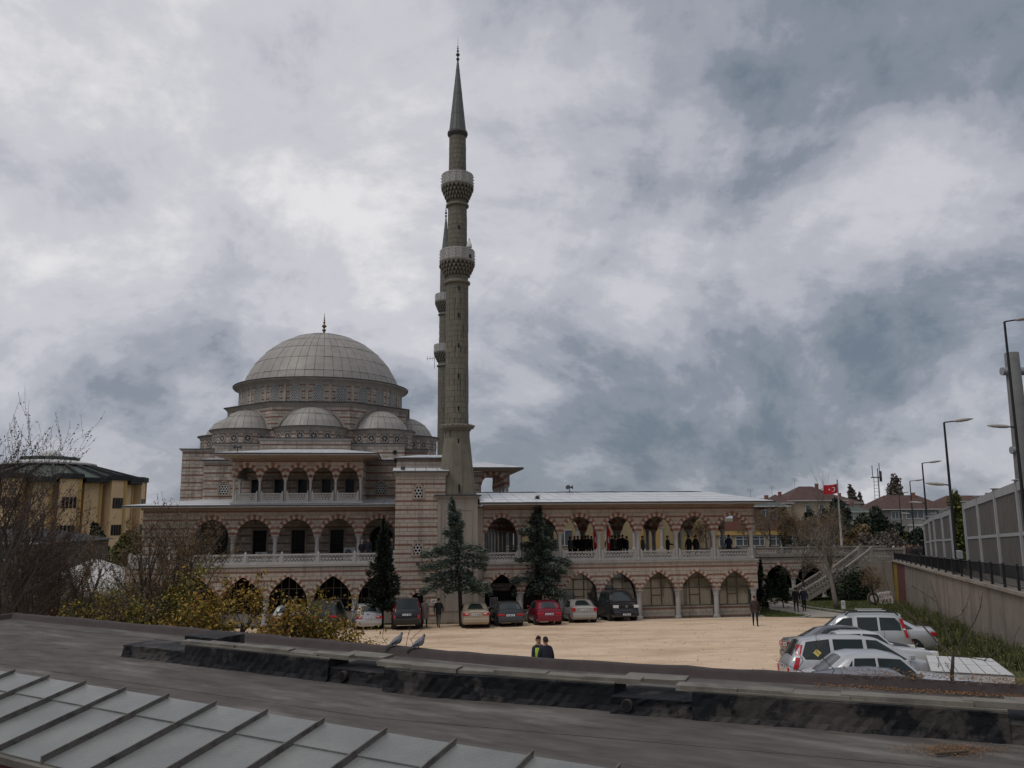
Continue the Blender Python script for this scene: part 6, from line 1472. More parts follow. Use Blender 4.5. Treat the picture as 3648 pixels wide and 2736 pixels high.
def make_car(name, label, model, col, px=None, loc=None, head=0., rear='std', rails=False, group=None, plate='34 DT 2089', cat='car', bumper=None, emblem=False, sticker=False):
    D = MODELS[model]; L_, W_, H_, belt = D['L'], D['W'], D['H'], D['belt']; paintm = 'paint_'+col; rg = random.Random(hash(label) % 999)
    T = thing(name, label, cat, (loc[0], loc[1], 0), head, group)
    # seat the four wheels on the sloping ground
    hx, hy = math.cos(head), math.sin(head); wb = L_*.58
    zf, zr = ground_z(loc[0]+hx*wb/2, loc[1]+hy*wb/2), ground_z(loc[0]-hx*wb/2, loc[1]-hy*wb/2)
    zl, zri = ground_z(loc[0]-hy*.7, loc[1]+hx*.7), ground_z(loc[0]+hy*.7, loc[1]-hx*.7)
    T.location = (loc[0], loc[1], (zf+zr)/2+.01); T.rotation_mode = 'XYZ'
    T.rotation_euler = (math.atan2(zl-zri, 1.4), -math.atan2(zf-zr, wb), head)
    X = lambda f: L_*(.5-f)
    low = .22 if model not in ('van', 'suv', 'kangoo') else .27
    st_ = D['st']
    # resample stations for smoother contours
    fs = []
    for (a, c) in zip(st_, st_[1:]):
        k = 3 if c[0]-a[0] > .06 else 1
        for i in range(k): fs.append(a[0]+(c[0]-a[0])*i/k)
    fs.append(1.)
    key = [s_[0] for s_ in st_]
    def sm(f, j):
        for (a, c) in zip(st_, st_[1:]):
            if a[0] <= f <= c[0]: t = (f-a[0])/(c[0]-a[0]); return a[j]+(c[j]-a[j])*t
        return st_[-1][j]
    def sec(f):
        zt, gh = sm(f, 1), sm(f, 2)
        e = abs(f-.5)*2; tap = 1-.10*e**6-.03*e**2
        wb_ = W_/2*tap
        zb = min(belt+.06*(f-.3), zt-.04)
        wt = wb_*(.90-.13*gh); lw = low+(.10 if (f < .01 or f > .99) else 0)
        return [(wb_*.90, lw), (wb_*.985, lw+.10), (wb_, lw+(zb-lw)*.55), (wb_*.975, zb-.03), (wb_*.955, zb), (wt+.012*gh, zt-.045-.03*gh), (wt*.9, zt-.012), (wt*.5, zt+.004), (0, zt+.012)]
    def ring(f):
        h = sec(f); return [(X(f), y, z) for y, z in h]+[(X(f), -y, z) for y, z in reversed(h[:-1])]
    b = MB(); b.loft([ring(f) for f in fs]); body = b.build('body', MT[paintm], T, 38)
    # glass
    def side_pt(f, z, sgn, off=.018):
        h = sec(f); (y0, z0), (y1, z1) = h[4], h[5]; t = (z-z0)/max(.05, z1-z0)
        return (X(f), sgn*(y0+(y1-y0)*t+off), z)
    for wpoly in D['win']:
        for sg in (1, -1):
            b = MB(); ce = (sum(p[0] for p in wpoly)/len(wpoly), sum(p[1] for p in wpoly)/len(wpoly))
            b.add([side_pt(f, z, sg) for f, z in wpoly], [tuple(range(len(wpoly)))]); w = b.build('window', MT['car_glass'], T)
            b = MB(); out_ = [(f+(f-ce[0])*.05, z+(z-ce[1])*.07) for f, z in wpoly]; n_ = len(wpoly)
            b.add([side_pt(f, z, sg, .012) for f, z in out_]+[side_pt(f, z, sg, .021) for f, z in wpoly], [(i, (i+1) % n_, n_+(i+1) % n_, n_+i) for i in range(n_)]); b.build('window_seal', MT['iron'], w)
    def screen(i0, i1, nm, fwd):
        f0, f1 = st_[i0][0], st_[i1][0]; b = MB(); rows = []
        for t in (.06, .35, .65, .93):
            f = f0+(f1-f0)*t; h = sec(f); sg = .012
            yy = h[5][0]*.94; zz = h[5][1]
            rows.append([(X(f)+fwd*.010, yy*k, zz+(h[8][1]-zz)*(1-abs(k)**2)+.012) for k in (-1, -.6, 0, .6, 1)])
        b.loft(rows, 0, False, False); return b.build(nm, MT['car_glass'], T, True)
    screen(D['ws'][0], D['ws'][1], 'windscreen', 1)
    if not (model == 'van' and False): screen(D['rw'][1], D['rw'][0], 'rear_window', -1)
    b = MB(); zz = belt-.02; b.box(X(.26), X(.29), -.02, .35, zz+.04, zz+.055); 
    # wheels
    rw_ = .315 if model not in ('van', 'suv', 'kangoo') else .34
    for f in (.5-.29, .5+.30):
        for sg in (1, -1):
            y = sg*(W_/2-.02)
            a = MB(); a.tube([(X(f), y-sg*.30, rw_), (X(f), y-sg*.02, rw_)], rw_*1.16, 20); a.build('wheel_arch', MT['iron'], T)
            t = MB(); pr = [(rw_*.64, -.2), (rw_*.94, -.2), (rw_, -.17), (rw_, -.03), (rw_*.94, 0), (rw_*.64, .005)]
            t.loft([[(X(f)+r*math.cos(2*PI*k/20), y+sg*(d_+.012), rw_+r*math.sin(2*PI*k/20)) for k in range(20)] for r, d_ in pr]); wh_ = t.build('wheel', MT['black_rubber'], T, 40)
            t = MB(); t.tube([(X(f), y-sg*.05, rw_), (X(f), y+sg*.002, rw_)], rw_*.62, 16)
            for k in range(5):
                a0 = 2*PI*k/5; M_ = Matrix.Translation((X(f), y, rw_)) @ Matrix.Rotation(a0, 4, 'Y'); t.box(.05, rw_*.58, sg*.0, sg*.02, -.03, .03, 0, M_)
            t.build('rim', MT['rim'], wh_)
    # bumpers, lights, plates
    bm = bumper or paintm; zr_ = st_[-1][1]; zf_ = st_[1][1]
    b = MB(); b.bevbox(-L_/2-.05, -L_/2+.10, -W_/2*.86, W_/2*.86, low+.10, low+.36, .04); b.build('rear_bumper', MT[bm], T, 40)
    b = MB(); b.bevbox(L_/2-.10, L_/2+.05, -W_/2*.86, W_/2*.86, low+.06, low+.32, .04); b.build('front_bumper', MT[bm], T, 40)
    b = MB(); b.bevbox(L_/2-.02, L_/2+.015, -.42, .42, low+.36, low+.47, .01); b.build('grille', MT['plastic_grey'], T)
    ytl = W_/2*.86
    for sg in (1, -1):
        if rear == 'std':
            b = MB(); b.bevbox(-L_/2-.018, -L_/2+.2, *sorted((sg*(ytl-.34), sg*(ytl+.05))), zr_-.20, zr_-.03, .02); b.build('tail_lamp', MT['tail_red'], T)
            b = MB(); b.bevbox(-L_/2-.022, -L_/2+.02, *sorted((sg*(ytl-.30), sg*(ytl-.12))), zr_-.12, zr_-.06, .005); b.build('reversing_lamp', MT['lamp_clear'], T)
        elif rear == 'corner':
            b = MB(); b.bevbox(-L_/2-.02, -L_/2+.14, *sorted((sg*(ytl-.17), sg*(ytl+.04))), zr_-.22, zr_+.02, .02); b.build('tail_lamp', MT['tail_red'], T)
        elif rear == 'tall':
            z0_, z1_ = (.86, 1.60) if model in ('kangoo', 'van') else (.80, 1.42)
            fa = (.90, .955) if model in ('kangoo', 'van') else (.885, .945)
            def sy(f, z):
                h = sec(f)
                for (p, q_) in zip(h[1:], h[2:]):
                    if p[1] <= z <= q_[1]: return p[0]+(q_[0]-p[0])*(z-p[1])/max(1e-4, q_[1]-p[1])
                return h[5][0]*.9
            def strip_(nm, za_, zb_, off, m_):
                rows = []
                for k in range(6):
                    z = za_+(zb_-za_)*k/5; ln = (z-z0_)/(z1_-z0_)*-.045
                    f1_ = fa[1]+.025+ln*1.0; f0_ = f1_-.026
                    rows.append([(X(f0_), sg*(sy(f0_, z)-.02), z), (X(f0_), sg*(sy(f0_, z)+off), z), (X(f1_), sg*(sy(f1_, z)+off), z), (X(f1_)-.03, sg*(sy(f1_, z)-.05), z)])
                b_ = MB(); b_.loft(rows); b_.build(nm, MT[m_], T)
            strip_('tail_lamp', z0_, z1_, .014, 'tail_red'); strip_('reversing_lamp', z0_+.30, z0_+.36, .02, 'lamp_clear')
            b = MB(); b.bevbox(-L_/2-.016, -L_/2+.05, *sorted((sg*(ytl-.14), sg*(ytl+.0))), zr_-.22, zr_-.02, .015); b.build('rear_lamp', MT['tail_red'], T)
        elif rear == 'flat':
            b = MB(); b.bevbox(-L_/2-.018, -L_/2+.12, *sorted((sg*(ytl-.36), sg*(ytl+.03))), zr_-.20, zr_-.07, .012); b.build('tail_lamp', MT['tail_red'], T)
        b = MB(); b.bevbox(L_/2-.16, L_/2+.012, *sorted((sg*(W_/2*.52), sg*(W_/2*.90))), zf_-.12 if model != 'van' else .84, zf_+.03 if model != 'van' else 1.02, .02); b.build('headlamp', MT['lamp_clear'], T)
        b = MB(); f_ = st_[3][0]+.045; b.bevbox(X(f_)-.09, X(f_)+.03, *sorted((sg*(W_/2*.96), sg*(W_/2*1.12))), belt+.04, belt+.17, .025); b.build('wing_mirror', MT[paintm], T)
        # seams and handles
        b = MB()
        for f in (D['win'][0][1][0]+.008, D['win'][0][0][0]-.02, .76):
            h = sec(f)
            for (p, q_) in zip(h[1:4], h[2:5]): b.add([(X(f)-.006, sg*(p[0]+.003), p[1]), (X(f)+.006, sg*(p[0]+.003), p[1]), (X(f)+.006, sg*(q_[0]+.003), q_[1]), (X(f)-.006, sg*(q_[0]+.003), q_[1])], [(0, 1, 2, 3)])
        b.build('door_seam', MT['iron'], T)
        for f in (D['win'][0][1][0]-.03, D['win'][1][1][0]-.02):
            y = sec(f)[3][0]; b = MB(); b.bevbox(X(f)-.09, X(f)+.09, *sorted((sg*(y-.005), sg*(y+.03))), belt-.13, belt-.09, .01); b.build('door_handle', MT[paintm], T)
        f_ = .5; h = sec(f_); b = MB(); b.bevbox(X(.73), X(.29), *sorted((sg*(h[2][0]-.01), sg*(h[2][0]+.014))), low+.27, low+.33, .006); b.build('side_strip', MT['plastic_grey'], T)
    for xx, sg in ((-L_/2-.02, -1), (L_/2+.02, 1)):
        zp = (zr_-.13 if rear in ('std', 'corner') and model in ('sedan',) else low+.30 if model not in ('hatch',) else zr_-.16) if sg < 0 else low+.16
        if rear == 'tall' and sg < 0: zp = .86
        if model == 'hatch' and rear == 'corner' and sg < 0: zp = low+.24
        xo = xx+sg*.045 if zp < low+.4 else xx
        b = MB(); b.bevbox(*sorted((xo, xo+sg*.012)), -.26, .26, zp-.055, zp+.055, .003); pl_ = b.build('number_plate', MT['plate'], T)
        b = MB(); y = .2*(-sg)*-1; k = 0
        for ch in plate:
            if ch != ' ': b.box(*sorted((xo+sg*.0122, xo+sg*.014)), .205-.045*k-.033, .205-.045*k, zp-.032, zp+.032)
            k += 1
        b.build('plate_characters', MT['iron'], pl_)
    if emblem:
        xe = L_/2+.03 if model == 'van' else -L_/2-.03; ze = .93 if model == 'van' else zr_-.02
        b = MB(); b.tube([(xe-.03, 0, ze), (xe+.03, 0, ze)], .085, 20)
        em = b.build('emblem', MT['chrome'], T)
        b = MB()
        for (y0, z0, y1, z1) in ((-.05, .055, -.018, .0), (.05, .055, .018, .0), (-.018, 0, 0, .03), (.018, 0, 0, .03), (-.06, .01, -.028, -.06), (.06, .01, .028, -.06), (-.028, -.06, 0, -.01), (.028, -.06, 0, -.01)):
            b.tube([(xe+.032, y0, ze+z0), (xe+.032, y1, ze+z1)], .008, 4)
        b.build('emblem_letters', MT['iron'], em)
        if model == 'van': 
            b = MB(); b.bevbox(L_/2-.01, L_/2+.018, -.52, .52, .86, .99, .01); b.build('grille', MT['iron'], T)
            b = MB(); b.bevbox(L_/2+.03, L_/2+.056, -.5, .5, .46, .56, .01); b.build('lower_grille', MT['iron'], T)
    if rails:
        for sg in (1, -1):
            b = MB(); y = sg*W_/2*.70; b.tube([(X(.42), y, H_-.05), (X(.46), y, H_+.06), (X(.55), y, H_+.085), (X(.78), y, H_+.085), (X(.87), y, H_+.06), (X(.91), y, H_-.05)], .03, 6); r_ = b.build('roof_rail', MT['iron'], T)
            b = MB(); b.bevbox(X(.80), X(.54), y-.025, y+.025, H_+.105, H_+.13, .006); b.build('rail_strip', MT['lightsilver'] if 'lightsilver' in MT else MT['plate'], r_)
    if sticker:
        b = MB(); cx_, cz_ = .82, 1.22; pts_ = [(cx_, cz_-.10), (cx_+.025, cz_), (cx_, cz_+.10), (cx_-.025, cz_)]
        b.add([side_pt(f, z, -1, .026) for f, z in pts_], [(0, 1, 2, 3)]); b.build('window_sticker', MT['sticker'], T)
    return T
mat('sticker', (.55, .45, .12), .25, 12., .6)
RG = 'cars parked along the facade'
def rear_at(x, y, L_, head):
    p = on_g(x, y); return (p.x+math.cos(head)*(L_/2-.55), p.y+math.sin(head)*(L_/2-.55))
H1 = R(86)
make_car('parked_car', 'silver hatchback beside the dark conifer, rear to the viewer', 'hatch', 'lightsilver', loc=rear_at(1312, 2243, 4.05, R(103)), head=R(103), group=RG, plate='34 DT 208')
make_car('parked_van', 'black high-roofed car van with tall tail lamps by the tower door', 'kangoo', 'black', loc=rear_at(1448, 2243, 4.2, R(98)), head=R(98), rear='tall', group=RG, plate='34 YY 8821', cat='van')
make_car('parked_car', 'champagne gold saloon parked in front of the minaret pedestal', 'sedan', 'gold', loc=rear_at(1695, 2238, 4.5, R(95)), head=R(95), group=RG, plate='34 TB 3029')
make_car('parked_car', 'dark grey older hatchback parked before the dark entrance arch', 'hatch', 'dark', loc=rear_at(1815, 2232, 4.05, R(99)), head=R(99), rear='flat', group=RG, bumper='plastic_grey', plate='34 UFC 96')
make_car('parked_car', 'dark red hatchback parked below the big conifer', 'hatch', 'red', loc=rear_at(1953, 2227, 4.05, R(98)), head=R(98), rear='flat', group=RG, plate='34 GL 9890')
make_car('parked_car', 'pale beige saloon with red corner lamps beside the dark van', 'sedan', 'beige', loc=rear_at(2078, 2219, 4.3, R(96)), head=R(96), rear='corner', group=RG, plate='34 HE 1247')
p = on_g(2225, 2213)
make_car('parked_van', 'dark grey panel van facing the viewer under the arches', 'van', 'van', loc=(p.x-.35, p.y+1.75), head=R(-80), rear='tall', group=RG, emblem=True, plate='34 YAM 26', cat='van')
make_car('parked_car', 'white car half hidden behind the yellow-leaved tree', 'hatch', 'white', loc=(-13.9, 53.2), head=R(95), group=RG, plate='34 AB 561')
make_car('parked_car', 'dark off-roader half hidden behind yellow leaves left of the silver hatchback', 'suv', 'dark', loc=(-11.6, 53.6), head=R(93), rear='flat', group=RG, plate='34 KL 772')
make_car('parked_car', 'white car whose roof shows above the roof edge at far left', 'hatch', 'white', loc=(-20.6, 41.5), head=R(160), plate='34 RT 118')
make_car('parked_car', 'pale car barely showing above the roof edge in the left corner', 'sedan', 'lightsilver', loc=(-25.4, 42.5), head=R(165), plate='34 EV 540')
G2 = 'cars parked by the retaining wall'
make_car('parked_car', 'silver high-roofed family van with roof rails, side on, at right', 'kangoo', 'silver', loc=(14.45, 36.4), head=R(163), rear='tall', rails=True, group=G2, plate='34 BN 4471', cat='van')
make_car('parked_car', 'silver car hidden behind the roof-railed van, only its red tail lamp showing', 'sedan', 'lightsilver', loc=(16.55, 38.9), head=R(160), group=G2, plate='34 FS 903')
make_car('parked_car', 'dark grey saloon with its boot towards the sandy yard', 'sedan', 'grey', loc=(12.6, 32.6), head=R(-2), group=G2, plate='34 VR 6650')
make_car('parked_car', 'white older saloon between the grey saloon and the silver people carrier', 'oldsedan', 'white', loc=(11.75, 29.0), head=R(-6), rear='flat', group=G2, bumper='plastic_grey', plate='34 CD 337')
make_car('parked_car', 'silver people carrier with a yellow sticker in its rear window', 'mpv', 'lightsilver', loc=(9.55, 23.4), head=R(-7), rear='tall', group=G2, sticker=True, bumper='plastic_grey', plate='34 ZM 1805')
make_car('parked_car', 'boxy silver saloon nearest the retaining wall side of the roof edge', 'oldsedan', 'lightsilver', loc=(8.6, 20.5), head=R(-6), rear='flat', group=G2, bumper='chrome', plate='34 HU 82')
make_car('parked_car', 'dark grey car nearest the viewer, only its roof above the roof edge', 'hatch', 'grey', loc=(7.9, 18.3), head=R(-8), group=G2, plate='34 SN 706')
# ================================================================== people
for nm, c in (('skin', (.36, .21, .145)), ('hair_dark', (.02, .016, .014)), ('hair_grey', (.25, .24, .23)), ('cloth_black', (.014, .014, .017)), ('cloth_navy', (.018, .022, .036)), ('cloth_brown', (.045, .032, .028)),
              ('cloth_greycoat', (.145, .13, .125)), ('cloth_grey', (.09, .09, .095)), ('cloth_olive', (.055, .055, .045)), ('cloth_red', (.22, .02, .03)), ('cloth_pale', (.30, .27, .25)), ('hivis', (.50, .70, .08)), ('shirt', (.45, .46, .50)), ('shoe', (.012, .011, .01)), ('cap_white', (.6, .6, .58))):
    mat(nm, c, .12, 9., .85)
def body_mesh(name, pose, fingers=True):
    """one continuous skinned figure facing -Y (towards the viewer), 1.75 m tall"""
    V, E_, Rr, Lb = [], [], [], []
    def J(p, r, lab, par=None):
        V.append(Vector(p)); Rr.append(r if hasattr(r, '__len__') else (r, r)); Lb.append(lab); i = len(V)-1
        if par is not None: E_.append((par, i))
        return i
    pel = J((0, 0, .95), (.155, .115), 'leg'); bel = J((0, .0, 1.08), (.15, .11), 'top', pel); ch = J((0, .005, 1.28), (.175, .12), 'top', bel); nk0 = J((0, .015, 1.44), (.11, .085), 'top', ch)
    lean = pose.get('lean', 0)
    nk = J((0, .005, 1.53), .055, 'skin', nk0); hd = J((0, -.01, 1.61), (.072, .085), 'skin', nk); hd2 = J((0, -.008, 1.70), (.075, .09), 'skin', hd); J((0, .0, 1.745), (.045, .055), 'skin', hd2)
    for sg, st_, am in ((1, pose.get('l', 0), pose.get('la', (.06, .02, 0))), (-1, pose.get('r', 0), pose.get('ra', (.06, .02, 0)))):
        # leg: st_ = stride (forward positive, metres at the foot)
        hp = J((sg*.09, 0, .90), .095, 'leg', pel); kn = J((sg*.10, -st_*.55-.02, .50), .068, 'leg', hp)
        an = J((sg*.105, -st_+.03, .10+max(0, -st_)*.18), .045, 'leg', kn); ft = J((sg*.11, -st_-.09, .045+max(0, -st_)*.05), (.045, .035), 'shoe', an); J((sg*.115, -st_-.17, .035), (.04, .028), 'shoe', ft)
        sh = J((sg*.17, .01, 1.43), .075, 'top', nk0)
        out_, fw, bend = am   # elbow outwards, elbow forwards, forearm bend 0..1
        el = Vector((sg*(.21+out_), .02-fw, 1.15)); e_ = J(el, .052, 'top', sh)
        fd = Vector((sg*(-.02-.10*bend), -.08-.9*bend, -1+.9*bend)).normalized()*.24; wr = el+fd
        w_ = J(wr, .036, 'top', e_); hn = wr+fd.normalized()*.07; h_ = J(hn, (.035, .022), 'skin', w_)
        if fingers:
            side = Vector((0, 1, 0)) if abs(fd.normalized().y) < .8 else Vector((1, 0, 0)); fn = fd.normalized(); pal = fn.cross(side).normalized(); side = pal.cross(fn).normalized()
            for k, ln in enumerate((.065, .078, .072, .056)):
                b0 = hn+side*(-.03+.02*k)+fn*.03; k1 = J(b0, .011, 'skin', h_); k2 = J(b0+fn*ln*.5-pal*.012*sg, .010, 'skin', k1); J(b0+fn*ln-pal*.034*sg, .009, 'skin', k2)
            t0 = hn-side*.045-fn*.01; k1 = J(t0, .012, 'skin', h_); J(t0-side*.02+fn*.045-pal*.015*sg, .010, 'skin', k1)
    me = bpy.data.meshes.new(name+'_s'); me.from_pydata([tuple(v) for v in V], E_, [])
    ob = bpy.data.objects.new(name+'_s', me); COL.objects.link(ob)
    mo = ob.modifiers.new('s', 'SKIN'); mo.use_smooth_shade = True; mo.branch_smoothing = .4
    for i, sv in enumerate(me.skin_vertices[0].data): sv.radius = Rr[i]; sv.use_root = (i == 0)
    su = ob.modifiers.new('d', 'SUBSURF'); su.levels = 1; su.render_levels = 1
    dg = bpy.context.evaluated_depsgraph_get(); ev = ob.evaluated_get(dg); nm_ = bpy.data.meshes.new_from_object(ev)
    bpy.data.objects.remove(ob); bpy.data.meshes.remove(me)
    nm_.name = name; nm_.materials.clear()
    for k in ('cloth_black', 'cloth_navy', 'skin', 'shoe'): nm_.materials.append(MT[k])   # top, leg, skin, shoe
    idx = {'top': 0, 'leg': 1, 'skin': 2, 'shoe': 3}
    segs = [(V[a], V[b_], Lb[a], Lb[b_]) for a, b_ in E_]
    for p in nm_.polygons:
        c = p.center; best = (1e9, 'top')
        for a, b_, la, lb in segs:
            d = b_-a; t = max(0, min(1, (c-a).dot(d)/max(1e-9, d.length_squared))); dd = (c-(a+d*t)).length
            if dd < best[0]: best = (dd, la if t < .5 else lb)
        p.material_index = idx[best[1]]; p.use_smooth = True
    return nm_
POSES = {'stand': dict(), 'walk': dict(l=.22, r=-.24, la=(.05, -.06, .05), ra=(.05, .10, .15)), 'walk2': dict(l=-.2, r=.2, la=(.05, .1, .15), ra=(.05, -.06, .05)),
         'hold': dict(la=(.05, .08, .55), ra=(.05, .06, .5)), 'camera': dict(la=(.10, .16, 1.0), ra=(.10, .16, 1.0)), 'pocket': dict(la=(.10, .02, .12), ra=(.10, .02, .12), l=.05)}
BODY = {k: body_mesh('figure_'+k, v) for k, v in POSES.items()}
def head_meshes():
    b = MB(); rings = []   # hair cap
    for t in (0, .25, .5, .75, .93):
        a = t*PI/2; r = math.cos(a); rings.append([(.088*r*math.cos(2*PI*k/14), .012+.104*r*math.sin(2*PI*k/14), 1.665+.108*math.sin(a)-(.05 if math.sin(2*PI*k/14) > .1 else -.012)*(1-t)) for k in range(14)])
    b.loft(rings); hair = b.mesh('hair', MT['hair_dark'], True)
    b = MB()
    for sg in (1, -1):
        b.lathe([(.002, -.006), (.011, 0), (.002, .006)], 6, (sg*.032, -.094, 1.655), 1); b.lathe([(.004, -.03), (.016, -.01), (.018, .01), (.004, .03)], 6, (sg*.083, .0, 1.64), 0)
    b.add([(-.012, -.092, 1.655), (.012, -.092, 1.655), (.019, -.092, 1.612), (-.019, -.092, 1.612), (0, -.118, 1.618)], [(0, 1, 4), (1, 2, 4), (2, 3, 4), (3, 0, 4)])
    b.box(-.026, .026, -.094, -.086, 1.578, 1.588, 2)
    face = b.mesh('face', [MT['skin'], MT['hair_dark'], MT['cloth_red']]); return hair, face
HAIR, FACE = head_meshes()
def coat_mesh(z0=.55, flare=.21):
    b = MB(); rings = []
    for z, rx, ry in ((z0, flare+.02, flare-.03), (.8, flare, flare-.045), (1.02, .19, .145), (1.2, .195, .15), (1.38, .20, .14), (1.47, .12, .10)): rings.append([(rx*math.cos(2*PI*k/16), .0+ry*math.sin(2*PI*k/16), z) for k in range(16)])
    b.loft(rings, 0, True, False); return b.mesh('coat', MT['cloth_greycoat'], True)
COAT, JACKET = coat_mesh(), coat_mesh(.80, .185)
def vest_mesh():
    b = MB(); rings = []
    for z, rx, ry in ((.85, .185, .15), (1.1, .185, .145), (1.3, .21, .155), (1.42, .19, .135)): rings.append([(rx*math.cos(2*PI*k/16), .003+ry*math.sin(2*PI*k/16), z) for k in range(16)])
    b.loft(rings, 0, True, False); return b.mesh('vest', MT['hivis'], True)
VEST = vest_mesh()
def person(label, pose, loc, rz, top, leg, hair='hair_dark', coat=None, vest=False, scale=1., group=None, coat_col=None, cap=None):
    o = bpy.data.objects.new('person', BODY[pose]); COL.objects.link(o); o.location = loc; o.rotation_euler = (0, 0, rz); o.scale = (scale,)*3
    for i, m_ in ((0, top), (1, leg)):
        o.material_slots[i].link = 'OBJECT'; o.material_slots[i].material = MT[m_]
    h = link('hair', HAIR, o); h.material_slots[0].link = 'OBJECT'; h.material_slots[0].material = MT[cap or hair]
    link('face', FACE, o)
    if coat:
        c = link('coat', COAT if coat == 'long' else JACKET, o); c.material_slots[0].link = 'OBJECT'; c.material_slots[0].material = MT[coat_col or top]
    if vest: link('vest', VEST, o)
    return tag(o, label, 'person', group)
def gp(x, y): return on_g(x, y)
person('man in dark brown jacket and black trousers walking across the sandy yard', 'walk', gp(2692, 2231), R(-12), 'cloth_brown', 'cloth_black', coat='short')
person('person in grey coat and grey cap walking to the tower door', 'walk2', gp(1512, 2238), R(175), 'cloth_greycoat', 'cloth_black', 'hair_grey', coat='long')
person('man in short black jacket walking beside the grey-coated person', 'walk', gp(1562, 2236), R(172), 'cloth_black', 'cloth_grey', coat='short')
pz = lambda X_, Y_: (X_, Y_, ground_z(X_, Y_))
px1 = on_y(1918, 2270, 27.2); px2 = on_y(1943, 2270, 26.7)
person('man in yellow high-visibility vest facing his companion at the roof edge', 'hold', pz(px1.x, 27.2), R(35), 'cloth_navy', 'cloth_navy', vest=True)
person('dark-haired man in navy jacket seen from behind at the roof edge', 'stand', pz(px2.x, 26.7), R(-150), 'cloth_navy', 'cloth_black', coat='short')
person('man in black walking up the path left of his companion', 'walk', gp(2838, 2180), R(165), 'cloth_black', 'cloth_black', coat='short')
person('man in dark blue walking up the path on the right', 'walk2', gp(2866, 2178), R(170), 'cloth_navy', 'cloth_black', 'hair_grey', coat='short')
# gallery visitors behind the balustrade of the wing
GZ_ = 3.9; rr_ = random.Random(12); GG = 'visitors standing in the upper gallery'
gl = ['visitor at the left end of the gallery crowd', 'grey-haired visitor second from left in the gallery crowd', 'visitor third from left in the gallery crowd', 'visitor fourth from left in the gallery crowd', 'visitor left of the red flag in the gallery crowd', 'visitor just before the red flag in the gallery', 'visitor nearest the red flag in the gallery', 'first visitor right of the red flags in the gallery', 'second visitor right of the red flags in the gallery', 'third visitor right of the red flags in the gallery', 'fourth visitor right of the red flags in the gallery', 'fifth visitor right of the red flags in the gallery', 'visitor at the right end of the gallery crowd', 'lone dark-clad visitor beside a column right of the gallery crowd']
for k, x in enumerate((2030, 2046, 2058, 2072, 2086, 2095, 2106, 2168, 2180, 2192, 2205, 2217, 2232, 2288)):
    v = rr_.uniform(1.4, 4.4); u = on_v(x, 1900, v)[0]
    top = rr_.choice(('cloth_black', 'cloth_black', 'cloth_navy', 'cloth_olive', 'cloth_grey'))
    person(gl[k], rr_.choice(('stand', 'pocket', 'hold')), B(u, v, GZ_), rr_.uniform(0, 6.28), top, 'cloth_black', 'hair_grey' if k == 1 else 'hair_dark', coat='short', group=GG, scale=rr_.uniform(.95, 1.03))
person('visitor holding a camera to the face in the upper gallery', 'camera', B(on_v(2377, 1900, 1.2)[0], 1.2, GZ_), R(75), 'cloth_black', 'cloth_black', coat='short')
gl2 = ('left one of two dark-coated visitors in the second-last gallery bay', 'right one of two dark-coated visitors in the second-last gallery bay')
for k, x in enumerate((2452, 2477)): person(gl2[k], 'pocket', B(on_v(x, 1900, 1.6)[0], 1.6, GZ_), rr_.uniform(2, 4), 'cloth_black', 'cloth_black', coat='long', group='pair in the second-last bay')
person('visitor in blue jacket in the last bay of the gallery', 'hold', B(on_v(2595, 1900, 2.0)[0], 2.0, GZ_), R(190), 'cloth_navy', 'cloth_black', coat='long')
person('white-haired man on the left gallery beside the conifer top', 'hold', B(on_v(1290, 1940, 2.0)[0], 2.0, 3.95), R(20), 'cloth_black', 'cloth_black', 'hair_grey', coat='short', scale=.92)
person('dark-haired man standing behind the white-haired man on the left gallery', 'stand', B(on_v(1312, 1940, 2.6)[0], 2.6, 3.95), R(-20), 'cloth_navy', 'cloth_black', coat='short')
person('grey-haired visitor on the left gallery next to the stair tower', 'stand', B(on_v(1396, 1950, 2.0)[0], 2.0, 3.95), R(30), 'cloth_grey', 'cloth_black', 'hair_grey', coat='short', scale=.95)
